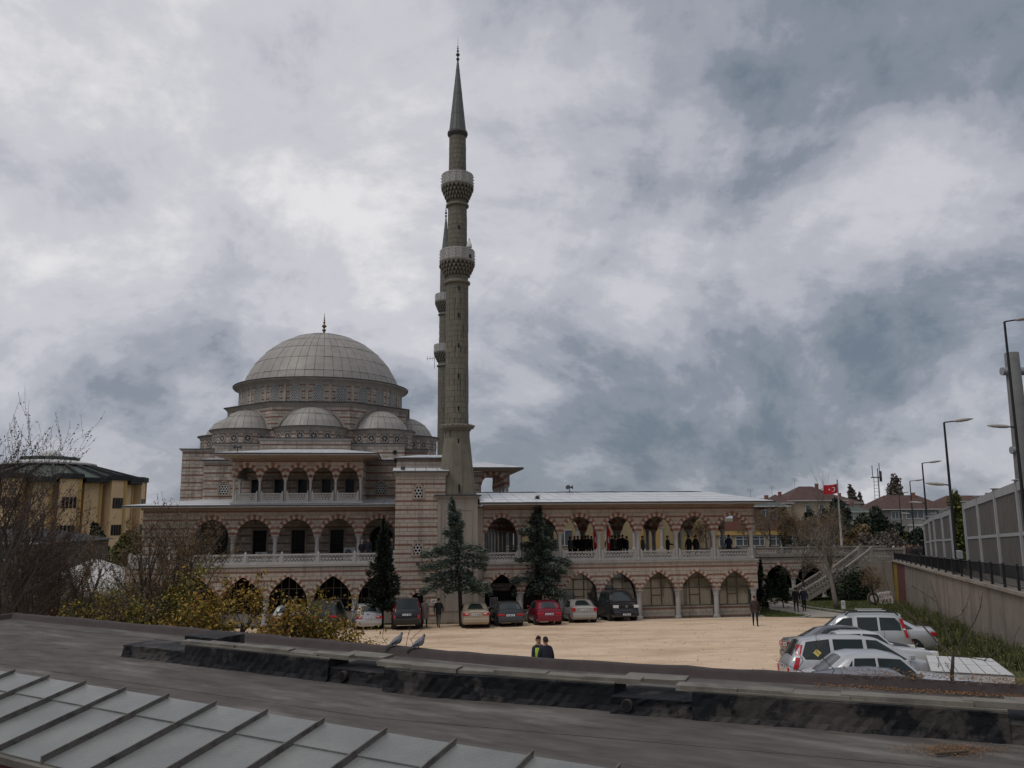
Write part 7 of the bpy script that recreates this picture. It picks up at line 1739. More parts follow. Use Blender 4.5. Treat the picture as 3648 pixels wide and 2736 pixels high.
# two pigeons on the parapet
mat('pigeon', (.17, .175, .19), .15, 12., .8); mat('pigeon_dark', (.04, .042, .055), .2, 12., .7); mat('pigeon_foot', (.30, .09, .08), .1, 9., .8)
def pigeon(label, x, y, head, tilt):
    p = min((q(-6+.01*k, -.01, RT+.155) for k in range(600)), key=lambda c: abs(c.x/c.y-ray(x, y).x/ray(x, y).y))
    o = thing('pigeon', label, 'pigeon', p, head, 'pigeons on the roof edge'); o.scale = (1.0, 1.1, 1.08)
    b = MB(); rings = []
    # local +X forward; body rising to the breast
    for (cx_, cz_, rx, rz) in ((-.16, .015, .014, .012), (-.10, .055, .05, .036), (-.03, .09, .075, .062), (.04, .12, .08, .076), (.088, .16, .06, .062), (.108, .20, .040, .042), (.116, .23, .033, .033), (.122, .252, .016, .016)):
        tl = R(50)
        rings.append([(cx_+rz*math.sin(2*PI*k/12)*-.55, rx*math.cos(2*PI*k/12), cz_+rz*math.sin(2*PI*k/12)*.85) for k in range(12)])
    b.loft(rings); bd = b.build('body', MT['pigeon'], o, True)
    b = MB(); b.add([(.134, -.008, .236), (.134, .008, .236), (.13, 0, .246), (.164, 0, .226)], [(0, 1, 3), (1, 2, 3), (2, 0, 3)]); b.build('beak', MT['pigeon_dark'], o)
    b = MB(); b.loft([[(.105, .03*math.cos(2*PI*k/10), .230+.034*math.sin(2*PI*k/10)) for k in range(10)], [(.128, .033*math.cos(2*PI*k/10), .236+.034*math.sin(2*PI*k/10)) for k in range(10)], [(.142, .02*math.cos(2*PI*k/10), .238+.02*math.sin(2*PI*k/10)) for k in range(10)]]); b.build('head', MT['pigeon_dark'], o, True)
    for sg in (1, -1):
        b = MB(); b.add([(.06, sg*.078, .155), (.045, sg*.084, .10), (-.08, sg*.066, .04), (-.20, sg*.022, .0), (-.10, sg*.058, .085), (.0, sg*.08, .14)], [(0, 1, 2, 3, 4, 5)]); w = b.build('wing', MT['pigeon'], o)
        b = MB()
        for x0 in (-.055, -.11): b.add([(x0, sg*(.080 if x0 > -.1 else .066), .10 if x0 > -.1 else .075), (x0+.028, sg*(.083 if x0 > -.1 else .07), .112 if x0 > -.1 else .085), (x0+.018, sg*(.083 if x0 > -.1 else .07), .06 if x0 > -.1 else .04), (x0-.01, sg*(.080 if x0 > -.1 else .066), .055 if x0 > -.1 else .03)], [(0, 1, 2, 3)])
        b.build('wing_bar', MT['pigeon_dark'], w)
        b = MB(); b.tube([(.0, sg*.025, .08), (.005, sg*.028, .0)], .006, 5)
        for a in (-.5, 0, .5): b.tube([(.005, sg*.028, .004), (.04*math.cos(a), sg*.028+.04*math.sin(a), .002)], .004, 4)
        b.build('leg', MT['pigeon_foot'], o)
    b = MB(); b.add([(-.15, -.02, .04), (-.15, .02, .04), (-.27, .03, -.02), (-.27, -.03, -.02), (-.15, -.02, .03), (-.15, .02, .03), (-.27, .03, -.03), (-.27, -.03, -.03)], [(0, 1, 2, 3), (7, 6, 5, 4), (0, 4, 5, 1), (1, 5, 6, 2), (2, 6, 7, 3), (3, 7, 4, 0)]); b.build('tail', MT['pigeon_dark'], o)
    return o
pigeon('left one of two grey pigeons perched on the roof edge, upright', 1412, 2293, R(25), 0)
pigeon('right one of two grey pigeons perched on the roof edge, leaning', 1490, 2300, R(18), 0)
# ================================================================== trees and bushes
mat('bark', (.055, .045, .038), .3, 6., .95, bump=.4, bscale=12); mat('bark_pale', (.19, .165, .14), .25, 5., .95, bump=.3, bscale=12); mat('twig', (.072, .06, .05), .25, 6., .95); mat('bark_dark', (.02, .018, .016), .25, 6., .95)
mat('cedar', (.075, .098, .08), .3, 1.2, .85, island=.55, col2=(.11, .13, .10), c2scale=1.5); mat('cypress', (.014, .021, .014), .3, 1.5, .85, island=.5); mat('young_fir', (.026, .042, .022), .3, 1.5, .85, island=.5); mat('evergreen', (.022, .034, .022), .3, .6, .85, island=.5, col2=(.04, .05, .028), c2scale=.5)
mat('leaf_olive', (.25, .17, .026), .3, 1.0, .8, island=.5, col2=(.10, .105, .016), c2scale=.55); mat('leaf_orange', (.32, .175, .035), .3, 1.5, .8, island=.5, col2=(.17, .135, .022), c2scale=.7); mat('leaf_green', (.075, .095, .022), .3, 1., .8, island=.5, col2=(.13, .11, .03), c2scale=.6); mat('bud', (.075, .048, .038), .3, 3., .85, island=.4); mat('bud_tan', (.16, .11, .055), .3, 3., .85, island=.4); mat('haze_twig', (.15, .125, .105), .3, 2., .95, island=.3)
def grow(rg, p, d, L_, r, depth, out_, tips, cfg, lvl=0):
    n_ = cfg.get('n', 5); pts = [p.copy()]; rad = [r]; q_ = p.copy(); dd = d.copy()
    for i in range(n_):
        dd = (dd+Vector((rg.gauss(0, 1), rg.gauss(0, 1), rg.gauss(0, 1)))*cfg['wob']+Vector((0, 0, cfg['up']))*(lvl > 0)).normalized()
        q_ = q_+dd*(L_/n_); pts.append(q_.copy()); rad.append(max(r*(1-(1-cfg['taper'])*(i+1)/n_), cfg.get('rmin', .004)))
    out_.append((lvl, pts, rad))
    if depth == 0: tips.append((pts, dd)); return
    nc = cfg['nc'][min(lvl, len(cfg['nc'])-1)]
    for k in range(nc):
        t = cfg['start'][min(lvl, len(cfg['start'])-1)]; t = t+(1-t)*(k+rg.random())/nc; i = min(n_-1, int(t*n_)); f = t*n_-i
        b0 = pts[i].lerp(pts[i+1], f); base = (pts[i+1]-pts[i]).normalized(); sp = cfg['spread']*rg.uniform(.6, 1.2)
        ax = base.orthogonal(); ax.rotate(Matrix.Rotation(rg.uniform(0, 2*PI), 3, base)); nd = (base*math.cos(sp)+ax*math.sin(sp)).normalized()
        grow(rg, b0, nd, L_*cfg['len']*rg.uniform(.65, 1.15)*(1-.35*t*(lvl == 0)), rad[i]*cfg['rad'], depth-1, out_, tips, cfg, lvl+1)
    tips.append((pts[-2:], dd))
def quad(b, p, u_, v_): b.add([p-u_, p+v_, p+u_, p-v_], [(0, 1, 2, 3)])
def rvec(rg, s=1.): return Vector((rg.gauss(0, s), rg.gauss(0, s), rg.gauss(0, s)))
def tree(name, label, base, cfg, seed, bark='bark', leaf=None, nleaf=0, lsize=.05, lspread=.1, group=None, cat='tree', lean=(0, 0), up=True, leaf2=None, parts=True):
    rg = random.Random(seed); T = thing(name, label, cat, base, 0., group); out_, tips = [], []
    for k in range(cfg.get('stems', 1)):
        d = Vector((lean[0]+rg.gauss(0, .12)*(k > 0 or cfg.get('stems', 1) > 1)*cfg.get('stemspread', 1), lean[1]+rg.gauss(0, .12)*(cfg.get('stems', 1) > 1)*cfg.get('stemspread', 1), 1)).normalized()
        grow(rg, Vector((rg.gauss(0, .05)*(k > 0), rg.gauss(0, .05)*(k > 0), -.05)), d, cfg['h']*rg.uniform(.85, 1.1) if k else cfg['h'], cfg['r'], cfg['depth'], out_, tips, cfg)
    tk, br = MB(), MB()
    for lvl, pts, rad in out_:
        (tk if lvl == 0 else br).tube(pts, rad, 7 if lvl == 0 else (5 if lvl == 1 else 3), 0, lvl < 2)
    tk.build('trunk', MT[bark], T, True)
    if br.v: tag(br.build('branches', MT[cfg.get('twig', bark)], T), kind='stuff')
    if leaf:
        a_, c_ = MB(), MB()
        for k in range(nleaf):
            pts, d = rg.choice(tips); t = rg.random(); i = min(len(pts)-2, int(t*(len(pts)-1))); p = pts[i].lerp(pts[i+1], rg.random())+rvec(rg, lspread); u_ = rvec(rg).normalized()*lsize*rg.uniform(.6, 1.3); v_ = u_.cross(rvec(rg)).normalized()*lsize*rg.uniform(.35, .7)
            quad(c_ if (leaf2 and rg.random() < .45) else a_, p, u_, v_)
        tag(a_.build('crown', MT[leaf], T), kind='stuff')
        if leaf2 and c_.v: tag(c_.build('crown_patches', MT[leaf2], T), kind='stuff')
    return T
def conifer(name, label, base, h, prof, seed, m='cedar', nb=60, dens=60, tuft=.16, trunk_r=.13, bare=1.6, lean=(0, 0), droop=.12, group=None, bark='bark_dark'):
    """prof: (height fraction, bough length); boughs carry flat sprays of needle tufts"""
    rg = random.Random(seed); T = thing(name, label, 'tree', base, 0., group)
    tp = [Vector((lean[0]*t*h+.06*math.sin(t*5+seed), lean[1]*t*h, t*h-.05*(t == 0))) for t in [i/10 for i in range(11)]]
    b = MB(); b.tube(tp, [trunk_r*(1-.88*i/10) for i in range(11)], 8); b.build('trunk', MT[bark], T, True)
    def at(t): i = min(9, int(t*10)); return tp[i].lerp(tp[i+1], t*10-i)
    def Lp(t):
        for (a, la), (c, lc) in zip(prof, prof[1:]):
            if a <= t <= c: return la+(lc-la)*(t-a)/(c-a)
        return prof[-1][1]
    bm_, nm_ = MB(), MB(); t0 = bare/h
    for k in range(nb):
        t = t0+(1-t0)*((k+rg.random())/nb); az = k*2.399+rg.uniform(-.5, .5); L_ = Lp(t)*rg.uniform(.5, 1.15)*(.8+.4*math.sin(az*2+seed)*math.cos(t*9+seed)); p0 = at(t)
        rise = .25-.35*(1-t)+rg.uniform(-.1, .1); pts = [p0]
        for i in range(1, 6):
            s = i/5; pts.append(p0+Vector((math.cos(az)*L_*s, math.sin(az)*L_*s, L_*(rise*s-droop*s*s+.10*s**3))))
        bm_.tube(pts, [.035*(1-t*.6)*(1-.8*i/5)+.004 for i in range(6)], 4, 0, False)
        for j in range(int(dens*max(.25, L_))):
            s = rg.random()**.75; i = min(4, int(s*5)); c = pts[i].lerp(pts[i+1], s*5-i); w = L_*.30*(1-s*.55)*rg.uniform(-1, 1)
            c = c+Vector((-math.sin(az)*w, math.cos(az)*w, rg.gauss(0, .13)-.16*abs(w)))
            out_ = Vector((math.cos(az), math.sin(az), 0))*rg.uniform(.2, 1)+Vector((-math.sin(az), math.cos(az), 0))*(w/max(.05, L_*.3))*.9+Vector((0, 0, rg.uniform(-.35, .45)))
            u_ = out_.normalized()*tuft*rg.uniform(.6, 1.25); v_ = u_.cross(rvec(rg)).normalized()*tuft*rg.uniform(.16, .34); quad(nm_, c, u_, v_)
    for j in range(40):  # leader shoot
        t = 1-rg.random()**2*.12; quad(nm_, at(min(1, t))+rvec(rg, .05), Vector((rg.gauss(0, .3), rg.gauss(0, .3), 1)).normalized()*tuft*.8, rvec(rg).normalized()*tuft*.2)
    tag(bm_.build('boughs', MT[bark], T), kind='stuff'); tag(nm_.build('crown', MT[m], T), kind='stuff'); return T
# --- the three conifers in front of the facade
conifer('conifer', 'slanting blue-green cedar before the minaret pedestal', on_g(1648, 2232), 7.9, [(0, .4), (.28, 2.7), (.36, 2.9), (.5, 2.5), (.60, 2.1), (.66, 1.0), (.76, .95), (.86, .7), (.93, .35), (1, .06)], 5, 'cedar', 46, 170, .16, .15, 2.2, lean=(-.085, 0), droop=.30)
conifer('conifer', 'large dense dark cedar before the first arches of the wing', on_g(1930, 2214), 8.3, [(0, .5), (.26, 2.4), (.36, 2.6), (.48, 2.5), (.58, 1.9), (.75, 1.35), (.86, .75), (.93, .35), (1, .06)], 9, 'cedar', 74, 190, .17, .16, 1.9, lean=(-.03, 0), droop=.22)
conifer('conifer', 'slim leaning cedar trunk at the left foot of the large cedar', on_g(1880, 2210), 5.0, [(0, .4), (.4, 1.2), (.7, 1.1), (1, .1)], 13, 'cedar', 30, 80, .17, .10, 2.2, lean=(.05, 0), droop=.2)
conifer('conifer', 'very dark narrow conifer left of the stair tower', on_g(1364, 2240), 6.5, [(0, .5), (.2, 1.35), (.35, 1.5), (.5, 1.15), (.66, .85), (.82, .65), (.93, .35), (1, .08)], 17, 'cypress', 84, 130, .15, .12, 1.3, lean=(-.01, 0), droop=.16)
# --- young firs beside the path
YG = 'young firs beside the path'
conifer('young_fir', 'bushy young fir against the right end of the wing', on_g(2717, 2172), 3.6, [(0, .9), (.15, 1.1), (.5, .8), (.8, .4), (1, .05)], 21, 'young_fir', 46, 110, .13, .06, .25, group=YG)
conifer('young_fir', 'smaller young fir left of the walking pair', on_g(2792, 2165), 2.9, [(0, .8), (.2, 1.1), (.5, .8), (.8, .35), (1, .05)], 22, 'young_fir', 40, 110, .13, .05, .5, group=YG)
conifer('young_fir', 'fir standing behind the pierced terrace parapet', B(on_v(2797, 1940, 16)[0], 16, 3.5), 4.0, [(0, .9), (.3, 1.0), (.6, .7), (1, .05)], 23, 'young_fir', 40, 90, .14, .06, .2, group='evergreens behind the terrace')
# --- yellow-leaved trees just beyond the roof edge at left
YC = dict(h=1.6, r=.075, depth=4, wob=.14, up=.015, taper=.62, nc=(4, 4, 4, 3), start=(.35, .25, .2, .2), spread=.85, len=.74, rad=.62, twig='bark_dark', stems=3, stemspread=3.2)
BT = 'budding trees at the roof edge'
for k, (x, Y, h, ln, lf, l2, n_, lb) in enumerate(((800, 26, 2.3, -.55, 'leaf_olive', 'leaf_orange', 6200, 'spreading tree with yellow-green young leaves left of centre beyond the roof edge'), (940, 24.5, 2.0, .28, 'leaf_orange', 'leaf_olive', 5200, 'spreading tree with orange-yellow young leaves beyond the roof edge'), (1120, 25.5, 1.75, .35, 'leaf_orange', 'leaf_olive', 3600, 'small orange-leaved tree nearest the silver hatchback'),
        (560, 28, 2.4, -.35, 'leaf_olive', 'leaf_green', 5600, 'dense yellow-green tree at the left beyond the roof edge'), (400, 31, 2.2, -.25, 'bud_tan', 'leaf_olive', 1800, 'thin tan-leaved tree left of the dense yellow-green one'))):
    p = on_y(x, 2300, Y); tree('budding_tree', lb, (p.x, Y, ground_z(p.x, Y)), dict(YC, h=h*1.05), 31+2*k, 'bark_dark', lf, int(n_*1.1), .06, .09, BT, lean=(ln, 0), leaf2=l2)
# --- bare trees at the left
BC = dict(h=3.6, r=.10, depth=3, wob=.07, up=.09, taper=.35, nc=(7, 6, 5), start=(.15, .12, .1), spread=.5, len=.62, rad=.5, twig='twig', n=6, stems=2, stemspread=1.3, rmin=.0055)
BG = 'bare trees at the left'
for k, (x, y, Y, h, lb, lf) in enumerate(((60, 1395, 31, 1.0, 'tall bare tree with dark buds at the left edge', 'bud'), (10, 1480, 33, 1.0, 'dense bare tree cut by the left frame edge', 'bud'), (110, 1560, 35, 1.0, 'bare tree right of the tallest bare tree at left', 'bud'), (150, 1700, 36, .8, 'bare tree with upright twigs before the dark brick house', 'bud'), (215, 1800, 38, .72, 'bare tree before the round building', 'bud'), (330, 1700, 40, .8, 'bare tree with tan buds right of the round building windows', 'bud_tan'), (485, 1665, 33, .95, 'slim bare tree with upright shoots left of the gallery eave', 'bud_tan'),
        (590, 1690, 34, .9, 'slim bare tree with upright shoots before the gallery corner', 'bud_tan'), (690, 1700, 36, .85, 'bare tree with pale branches before the first gallery arch', 'bud_tan'))):
    tp_ = on_y(x, y, Y); z0 = ground_z(tp_.x, Y); hh = tp_.z-z0
    tree('bare_tree', lb, (tp_.x, Y, z0), dict(BC, h=hh*(.67 if k == 0 else .58), r=.035+.011*hh, len=.62 if k else .66), 60+k, 'bark', lf, 4200, .04, .035, BG)
# --- dense twiggy bushes filling the left middle distance
HC = dict(h=2.2, r=.05, depth=3, wob=.12, up=.05, taper=.4, nc=(7, 6, 5), start=(.1, .1, .1), spread=.7, len=.68, rad=.55, twig='haze_twig', n=4, stems=4, stemspread=3)
for k, (x, y, Y, lf, lb) in enumerate(((20, 1900, 40, 'bud', 'twiggy brown bush in the left corner'), (120, 1930, 44, 'bud', 'twiggy brown bush before the dark brick house'), (260, 1900, 46, 'leaf_green', 'greenish budding bush under the round building'), (380, 1890, 44, 'leaf_green', 'yellow-green budding bush before the white canopy'), (455, 1870, 42, 'leaf_olive', 'budding bush at the foot of the gallery corner'), (190, 2020, 52, 'bud', 'low twiggy bush before the white canopy'), (60, 2040, 50, 'bud', 'low twiggy bush near the roof corner'), (300, 2080, 50, 'leaf_olive', 'low budding bush left of the yellow-leaved trees'), (420, 2080, 50, 'leaf_green', 'green budding bush right of the white canopy'))):
    tp_ = on_y(x, y, Y); z0 = ground_z(tp_.x, Y); hh = max(1.2, tp_.z-z0)
    tree('twiggy_bush', lb, (tp_.x, Y, z0), dict(HC, h=hh*.48, r=.02+.012*hh), 80+k, 'twig', lf, 3500, .045, .12, 'twiggy bushes at the left', 'bush')
# --- bare trees at the right, pale trunks
RC_ = dict(h=3.2, r=.15, depth=4, wob=.10, up=.07, taper=.5, nc=(5, 5, 4, 3), start=(.45, .25, .2, .1), spread=.62, len=.68, rad=.6, twig='bark_pale', n=6)
tree('bare_tree', 'large bare tree with pale trunk on the lawn by the stairs', on_g(2985, 2172), dict(RC_, h=5.0, r=.21, spread=.78, len=.70, nc=(6, 5, 5, 4), start=(.35, .2, .15, .1)), 101, 'bark_pale', 'bud_tan', 2500, .04, .05, 'bare trees at the right', lean=(-.06, 0))
tree('bare_tree', 'slim dark bare tree before the stair parapet', on_g(2868, 2160), dict(RC_, h=3.6, r=.10, spread=.75), 103, 'bark', 'bud_tan', 700, .035, .05, 'bare trees at the right', lean=(-.05, 0))
tree('bare_tree', 'slender pale tree rising above the beige house roof', B(on_v(2918, 1950, 20)[0], 20, 3.4), dict(RC_, h=4.6, r=.10, spread=.42), 107, 'bark_pale', None, 0, group='bare trees at the right')
tree('bare_tree', 'bare tree with tan buds right of the flagpole', B(30.5, 17, 3.4), dict(RC_, h=2.6, r=.13), 109, 'bark', 'bud_tan', 2600, .05, .10, 'bare trees at the right')
tree('bare_tree', 'bushy bare tree behind the terrace left of the flagpole', B(24.5, 18, 3.4), dict(RC_, h=2.4, r=.12), 111, 'bark', 'bud_tan', 2600, .05, .10, 'bare trees at the right')
tree('bare_tree', 'brown twiggy tree at the wall corner below the crowd', on_g(3120, 2160), dict(RC_, h=2.0, r=.08, spread=.75), 113, 'bark', 'bud_tan', 1500, .05, .10, 'bare trees at the right')
for k, (u_, v_, z_, h_, lb) in enumerate(((27.5, 14.5, 3.4, 2.7, 'twiggy bare tree on the terrace just left of the flagpole foot'), (33, 19, 3.2, 2.9, 'twiggy bare tree between flagpole and street crowd'), (36, 24, 2.6, 3.0, 'tall twiggy bare tree nearest the street crowd'), (22.5, 24, 3.4, 2.6, 'twiggy bare tree before the school windows'), (30, 26, 3.4, 3.2, 'tall twiggy bare tree behind the flagpole'), (39, 34, 2.0, 3.6, 'twiggy bare tree below the row house windows'), (45, 42, 1.5, 4.0, 'twiggy bare tree before the red-roofed row houses'), (26, 36, 3.0, 3.8, 'twiggy bare tree before the beige house'))):
    tree('bare_tree', lb, B(u_, v_, z_), dict(RC_, h=h_, r=.12, spread=.7, nc=(6, 6, 5, 4), start=(.25, .15, .1, .1), twig='haze_twig'), 140+k, 'bark', 'bud_tan', 3200, .055, .12, 'bare trees at the right')
# --- leafless sapling by the tiled block and twigs above the roof edge
SC = dict(h=1.0, r=.045, depth=3, wob=.10, up=.03, taper=.5, nc=(4, 3, 3), start=(.7, .3, .2), spread=.75, len=1.1, rad=.6, twig='twig', n=6)
YS = 17.6
def sp3(pts, dy=0.): return [on_y(2700+x/2.333, 1950+y/2.333, YS+dy*i) for i, (x, y) in enumerate(pts)]
b0 = on_y(2700+1612/2.333, 1950+1060/2.333, YS); zb = ground_z(b0.x, YS)
T = thing('bare_sapling', 'leafless sapling with spreading branches behind the roof edge at right', 'tree', (b0.x, YS, zb)); tk, br, bu = MB(), MB(), MB(); rg = random.Random(5)
def loc_(ps): return [p-Vector((b0.x, YS, zb)) for p in ps]
tk.tube([Vector((0, 0, -.1))]+loc_(sp3(((1612, 1060), (1618, 980), (1622, 905)))), [.05, .04, .034, .03], 7); tk.build('trunk', MT['bark'], T, True)
for pts, r_, dy in ((((1622, 905), (1500, 800), (1360, 640), (1240, 540), (1100, 380), (1040, 180)), .022, .25), (((1622, 905), (1720, 740), (1800, 620), (1850, 500), (1865, 380)), .018, -.2), (((1600, 800), (1545, 620), (1490, 450), (1430, 270)), .016, .15), (((1545, 620), (1690, 560), (1740, 470), (1760, 390)), .010, -.15), (((1545, 625), (1660, 625), (1720, 560), (1750, 480)), .008, .2), (((1640, 905), (1760, 915), (1880, 940), (1960, 950)), .014, .2), (((1880, 940), (2000, 850), (2110, 760), (2190, 650)), .010, .1), (((1360, 640), (1480, 660), (1560, 690)), .008, .1), (((1480, 450), (1380, 380), (1270, 320)), .008, .1), (((1440, 610), (1410, 500), (1385, 400)), .007, .1), (((1612, 1040), (1580, 1000), (1560, 960)), .008, -.1), (((1500, 1000), (1500, 940), (1515, 850)), .006, -.1)):
    P_ = loc_(sp3(pts, dy)); br.tube(P_, [r_*(1-.75*i/(len(P_)-1)) for i in range(len(P_))], 5)
    for _ in range(int(14)):
        i = rg.randrange(len(P_)-1); c = P_[i].lerp(P_[i+1], rg.random()); br.tube([c, c+Vector((rg.uniform(-.06, .06), rg.uniform(-.05, .05), rg.uniform(.0, .06)))], [.004, .0025], 3); quad(bu, c+rvec(rg, .02), rvec(rg).normalized()*.014, rvec(rg).normalized()*.008)
tag(br.build('branches', MT['twig'], T), kind='stuff'); tag(bu.build('buds', MT['bud'], T), kind='stuff')
for k, (x, y, hh, lb) in enumerate(((1378, 2290, .42, 'left one of three thin twigs beside the pigeons'), (1474, 2300, .48, 'middle one of three thin twigs behind the right pigeon'), (1531, 2300, .45, 'right one of three thin twigs beside the pigeons'), (2880, 2410, .6, 'thin spiky twig before the people carrier rear'), (2905, 2410, .75, 'taller spiky twig before the people carrier'), (2830, 2405, .55, 'short bent twig left of the people carrier'))):
    p0 = on_y(x, y, 19.0 if x < 2000 else 16.2); Y_ = 19.0 if x < 2000 else 16.2; z0 = ground_z(p0.x, Y_); rg = random.Random(200+k); hz = p0.z-z0+hh
    T = thing('thin_twig', lb, 'twig', (p0.x, Y_, z0), 0., 'thin shoots behind the roof edge'); b = MB(); pts = [Vector((rg.gauss(0, .03)*i, rg.gauss(0, .02), hz*i/8)) for i in range(9)]; b.tube(pts, [.016-.0014*i for i in range(9)], 5); b.build('stem', MT['twig'], T)
    b = MB()
    for j in range(14 if x > 2000 else 8):
        t = .6+.4*rg.random(); i = min(7, int(t*8)); c = pts[i].lerp(pts[i+1], t*8-i); b.tube([c, c+Vector((rg.uniform(-.09, .09), rg.uniform(-.05, .05), rg.uniform(.01, .07)))], [.006, .002], 3)
    tag(b.build('side_shoots', MT['twig'], T), kind='stuff')
# --- evergreen masses and poplars behind
def clump(name, label, X_, Y_, z0, rx, rz, m, seed, n=4200, size=.34, group=None, trunk=True):
    rg = random.Random(seed); T = thing(name, label, 'tree', (X_, Y_, z0), 0., group); b = MB()
    lobes = [(rvec(rg, .42), rg.uniform(.35, .6)) for _ in range(14)]
    for k in range(n):
        c, r_ = rg.choice(lobes); v = rvec(rg).normalized()*r_*rg.random()**.35; p = Vector(((c.x+v.x)*rx, (c.y+v.y)*rx*.8, rz*(1.15+(c.z+v.z)*.85)))
        if p.z < .2: continue
        u_ = rvec(rg).normalized()*size*rg.uniform(.5, 1.2); quad(b, p, u_, u_.cross(rvec(rg)).normalized()*size*rg.uniform(.3, .6))
    tag(b.build('crown', MT[m], T), kind='stuff')
    if trunk:
        b = MB(); b.tube([(0, 0, -.1), (.05*rx, 0, rz*.7), (.0, 0, rz*1.5)], [.09*rx, .06*rx, .02], 7)
        for _ in range(7): b.tube([(0, 0, rz*rg.uniform(.4, 1.1)), (rg.uniform(-.7, .7)*rx, rg.uniform(-.5, .5)*rx, rz*rg.uniform(1.0, 1.7))], [.03*rx, .01], 5)
        b.build('trunk', MT['bark'], T)
    return T
EG = 'evergreens beyond the terrace'
for k, (x, ytop, Y, wpx, m, lb) in enumerate(((2955, 1790, 92, 60, 'evergreen', 'tall dark evergreen just behind the flagpole'), (3010, 1800, 95, 60, 'evergreen', 'broad dark evergreen right of the flagpole'), (3085, 1822, 100, 55, 'evergreen', 'flat-topped evergreen before the grey row house'), (2900, 1840, 96, 45, 'evergreen', 'lower evergreen left of the flagpole'), (3150, 1830, 108, 55, 'evergreen', 'dark evergreen under the row house windows'), (2712, 1800, 112, 26, 'evergreen', 'dark tree before the maroon house'), (3270, 1880, 105, 40, 'evergreen', 'dark green street tree at the barrier end'), (3230, 1890, 112, 40, 'leaf_green', 'olive street tree over the crowd'), (3400, 1790, 85, 50, 'leaf_green', 'street tree behind the barrier gap'), (3180, 1880, 100, 50, 'haze_twig', 'grey-brown twiggy tree left of the street trees'), (3050, 1880, 90, 60, 'bud_tan', 'tan budding tree below the dark evergreens'), (2870, 1890, 88, 45, 'haze_twig', 'brown twiggy tree behind the terrace parapet'), (3120, 1900, 88, 55, 'haze_twig', 'twiggy tree between the flagpole and the crowd'))):
    p = on_y(x, ytop, Y); hh = p.z; clump('background_tree', lb, p.x, Y, 0, wpx/2952*Y*1.05, hh/2.05, m, 300+k, 3800, .30 if m != 'haze_twig' else .2, EG)
for k, (x, ytop, wpx, lb) in enumerate(((3188, 1714, 26, 'bare rounded poplar on the skyline beside the mast'), (3030, 1725, 18, 'tall pale poplar behind the flagpole'), (3058, 1760, 14, 'shorter pale poplar right of the tall one'))):
    p = on_y(x, ytop, 185); clump('poplar', lb, p.x, 185, 0, wpx/2952*185*1.0, p.z/2.05, 'haze_twig', 330+k, 2600, .5, 'poplars on the skyline')
LG = 'trees far left behind the bushes'
for k, (x, ytop, Y, wpx, m, lb) in enumerate(((360, 1840, 90, 30, 'evergreen', 'slim dark conifer before the round building'), (440, 1880, 85, 50, 'leaf_green', 'yellow-green tree between round building and gallery'), (250, 1960, 80, 60, 'leaf_green', 'green tree behind the white canopy'), (60, 1930, 78, 70, 'haze_twig', 'brown twiggy tree in front of the dark brick house'), (500, 1910, 78, 30, 'leaf_green', 'green shrub against the gallery corner'), (150, 1940, 60, 50, 'haze_twig', 'grey-brown twiggy tree left of the canopy'))):
    p = on_y(x, ytop, Y); clump('background_tree', lb, p.x, Y, 0, wpx/2952*Y*1.05, p.z/2.05, m, 350+k, 3600, .26 if m != 'haze_twig' else .18, LG)
# ivy on the stair wall
b = MB(); rg = random.Random(77)
for k in range(2600):
    u = on_v(3050, 2060, 8.9)[0]+rg.gauss(0, .9); z = abs(rg.gauss(.9, .75)); quad(b, Vector(B(u, 8.85+rg.uniform(-.25, .1), min(z, 2.7))), rvec(rg).normalized()*.11, rvec(rg).normalized()*.07)
tag(b.build('ivy', MT['young_fir']), 'dark green ivy and weeds hanging on the stair wall', 'ivy', kind='stuff')
# weeds along the foot of the retaining wall
sp_ = []
wd = MB()
for k in range(230):
    t = rg.uniform(-14, 32); w = -abs(rg.gauss(0, 1.25))-.05; hc = rg.uniform(.25, 1.15)*(1 if w > -1.6 else .55); nb_ = int(40+50*hc)
    for j in range(nb_):
        p = wp(t+rg.gauss(0, .28), min(-.02, w+rg.gauss(0, .25))); z = ground_z(p.x, p.y)-.03; hh = hc*rg.uniform(.4, 1.1); d = Vector((rg.gauss(0, .35), rg.gauss(0, .35), 1)).normalized()*hh; s_ = Vector((rg.gauss(0, 1), rg.gauss(0, 1), 0)).normalized()*(.008+.016*hh); b0 = Vector((p.x, p.y, z))
        wd.add([b0-s_, b0+s_, b0+d*.6+s_*.7, b0+d], [(0, 1, 2), (0, 2, 3)])
        if rg.random() < .6: quad(wd, b0+d*rg.uniform(.4, 1), rvec(rg).normalized()*.05, rvec(rg).normalized()*.03)
tag(wd.build('weeds', MT['weed']), 'tall green weeds along the foot of the retaining wall', 'weeds', kind='stuff')
vp = [wp(-16, -3.2), wp(30, -3.0), wp(38, -1), wp(38, 0), wp(-16, 0)]
b = MB(); n_ = 40; b.loft([[Vector((p.x, p.y, ground_z(p.x, p.y)+.02+.05*(k == 1))) for k, p in enumerate((wp(-16+54*i/n_, -3.4+.3*math.sin(i*1.3)), wp(-16+54*i/n_, -1.5), wp(-16+54*i/n_, 0)))] for i in range(n_+1)], 0, False, False); tag(b.build('verge', MT['lawn'], smooth=True), kind='structure')
sp_ = []
for k in range(3500):
    u = rg.uniform(-26, 17); v = -abs(rg.gauss(0, .3))-.15
    if rg.random() < .5+.5*math.sin(u*1.7)*math.sin(u*.6+1): p = B(u, v+(.6 if u < -8.3 else (-.6 if u < -2.3 else 0))); sp_.append((p.x, p.y, ground_z(p.x, p.y)))
blades('weeds', 'sparse low weeds along the foot of the mosque facade', sp_, .14, 'weed', 11, .4)
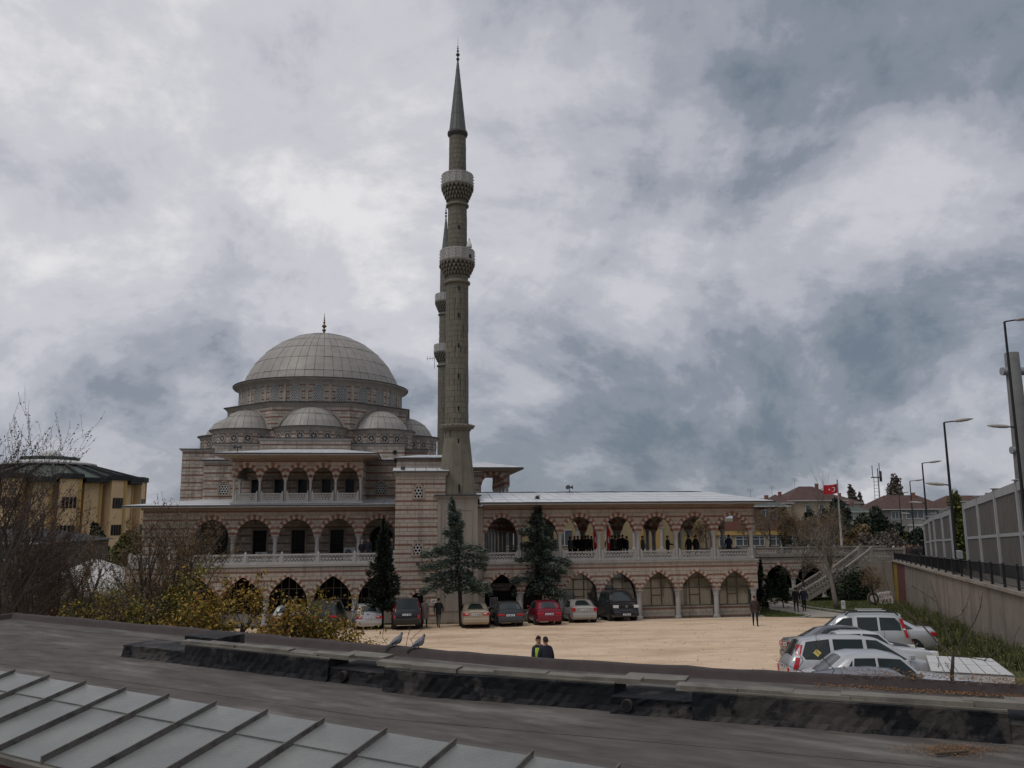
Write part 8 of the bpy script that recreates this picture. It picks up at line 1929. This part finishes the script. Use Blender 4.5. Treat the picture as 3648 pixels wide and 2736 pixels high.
# loose stones on the sandy yard
rg = random.Random(91); b = MB()
for k in range(2600):
    X_ = rg.uniform(-14, 17); Y_ = rg.uniform(22, 56); r_ = rg.uniform(.015, .05); z = ground_z(X_, Y_)+.012; a = rg.uniform(0, 6)
    b.add([(X_+r_*math.cos(a+i*2.1)*rg.uniform(.7, 1.2), Y_+r_*math.sin(a+i*2.1)*rg.uniform(.7, 1.2), z) for i in range(3)]+[(X_, Y_, z+r_*.7)], [(0, 1, 3), (1, 2, 3), (2, 0, 3)])
mat('pebble', (.40, .32, .24), .3, 5., .95, island=.5); tag(b.build('loose_stones', MT['pebble']), 'small loose stones scattered over the sandy yard', 'stones', kind='stuff')
# ------------------------------------------------------------------ crowd and traffic on the street
CR = 'people crowding on the street pavement'; rg = random.Random(55)
names_ = ['white-capped person at the left end of the street crowd'] + ['person in the %s of the street crowd' % w for w in ('front row left', 'front row second from left', 'front row third from left', 'front row fourth from left', 'front row middle', 'front row right of middle', 'front row second from right', 'front row right end', 'back row left', 'back row second from left', 'back row middle', 'back row right of middle', 'back row right end')]
for k, lb in enumerate(names_):
    x = (3183, 3192, 3203, 3214, 3225, 3236, 3247, 3258, 3270, 3198, 3219, 3240, 3262, 3281)[k]; Y_ = 73+rg.uniform(0, 4) if k < 9 else 80+rg.uniform(0, 4)
    yy = 1938+rg.uniform(-4, 8); hp = on_y(x, yy, Y_); person(lb, 'stand', (hp.x, Y_, hp.z-1.75), rg.uniform(0, 6.28), rg.choice(('cloth_black', 'cloth_navy', 'cloth_black', 'cloth_brown')), 'cloth_black', 'hair_dark', coat='short', group=CR, cap='cap_white' if k == 0 else None)
p = on_y(3255, 1990, 100); make_car('street_van', 'pale van with blue box on the street behind the crowd', 'van', 'blue', loc=(p.x, 104), head=R(-105), rear='tall', cat='van')
bpy.context.view_layer.update()
for o in [o for o in bpy.data.objects if o.parent is None and o.name.startswith('street_van')]: o.location.z = on_y(3255, 1990, 104).z-.2; o.rotation_euler = (0, 0, R(-105))
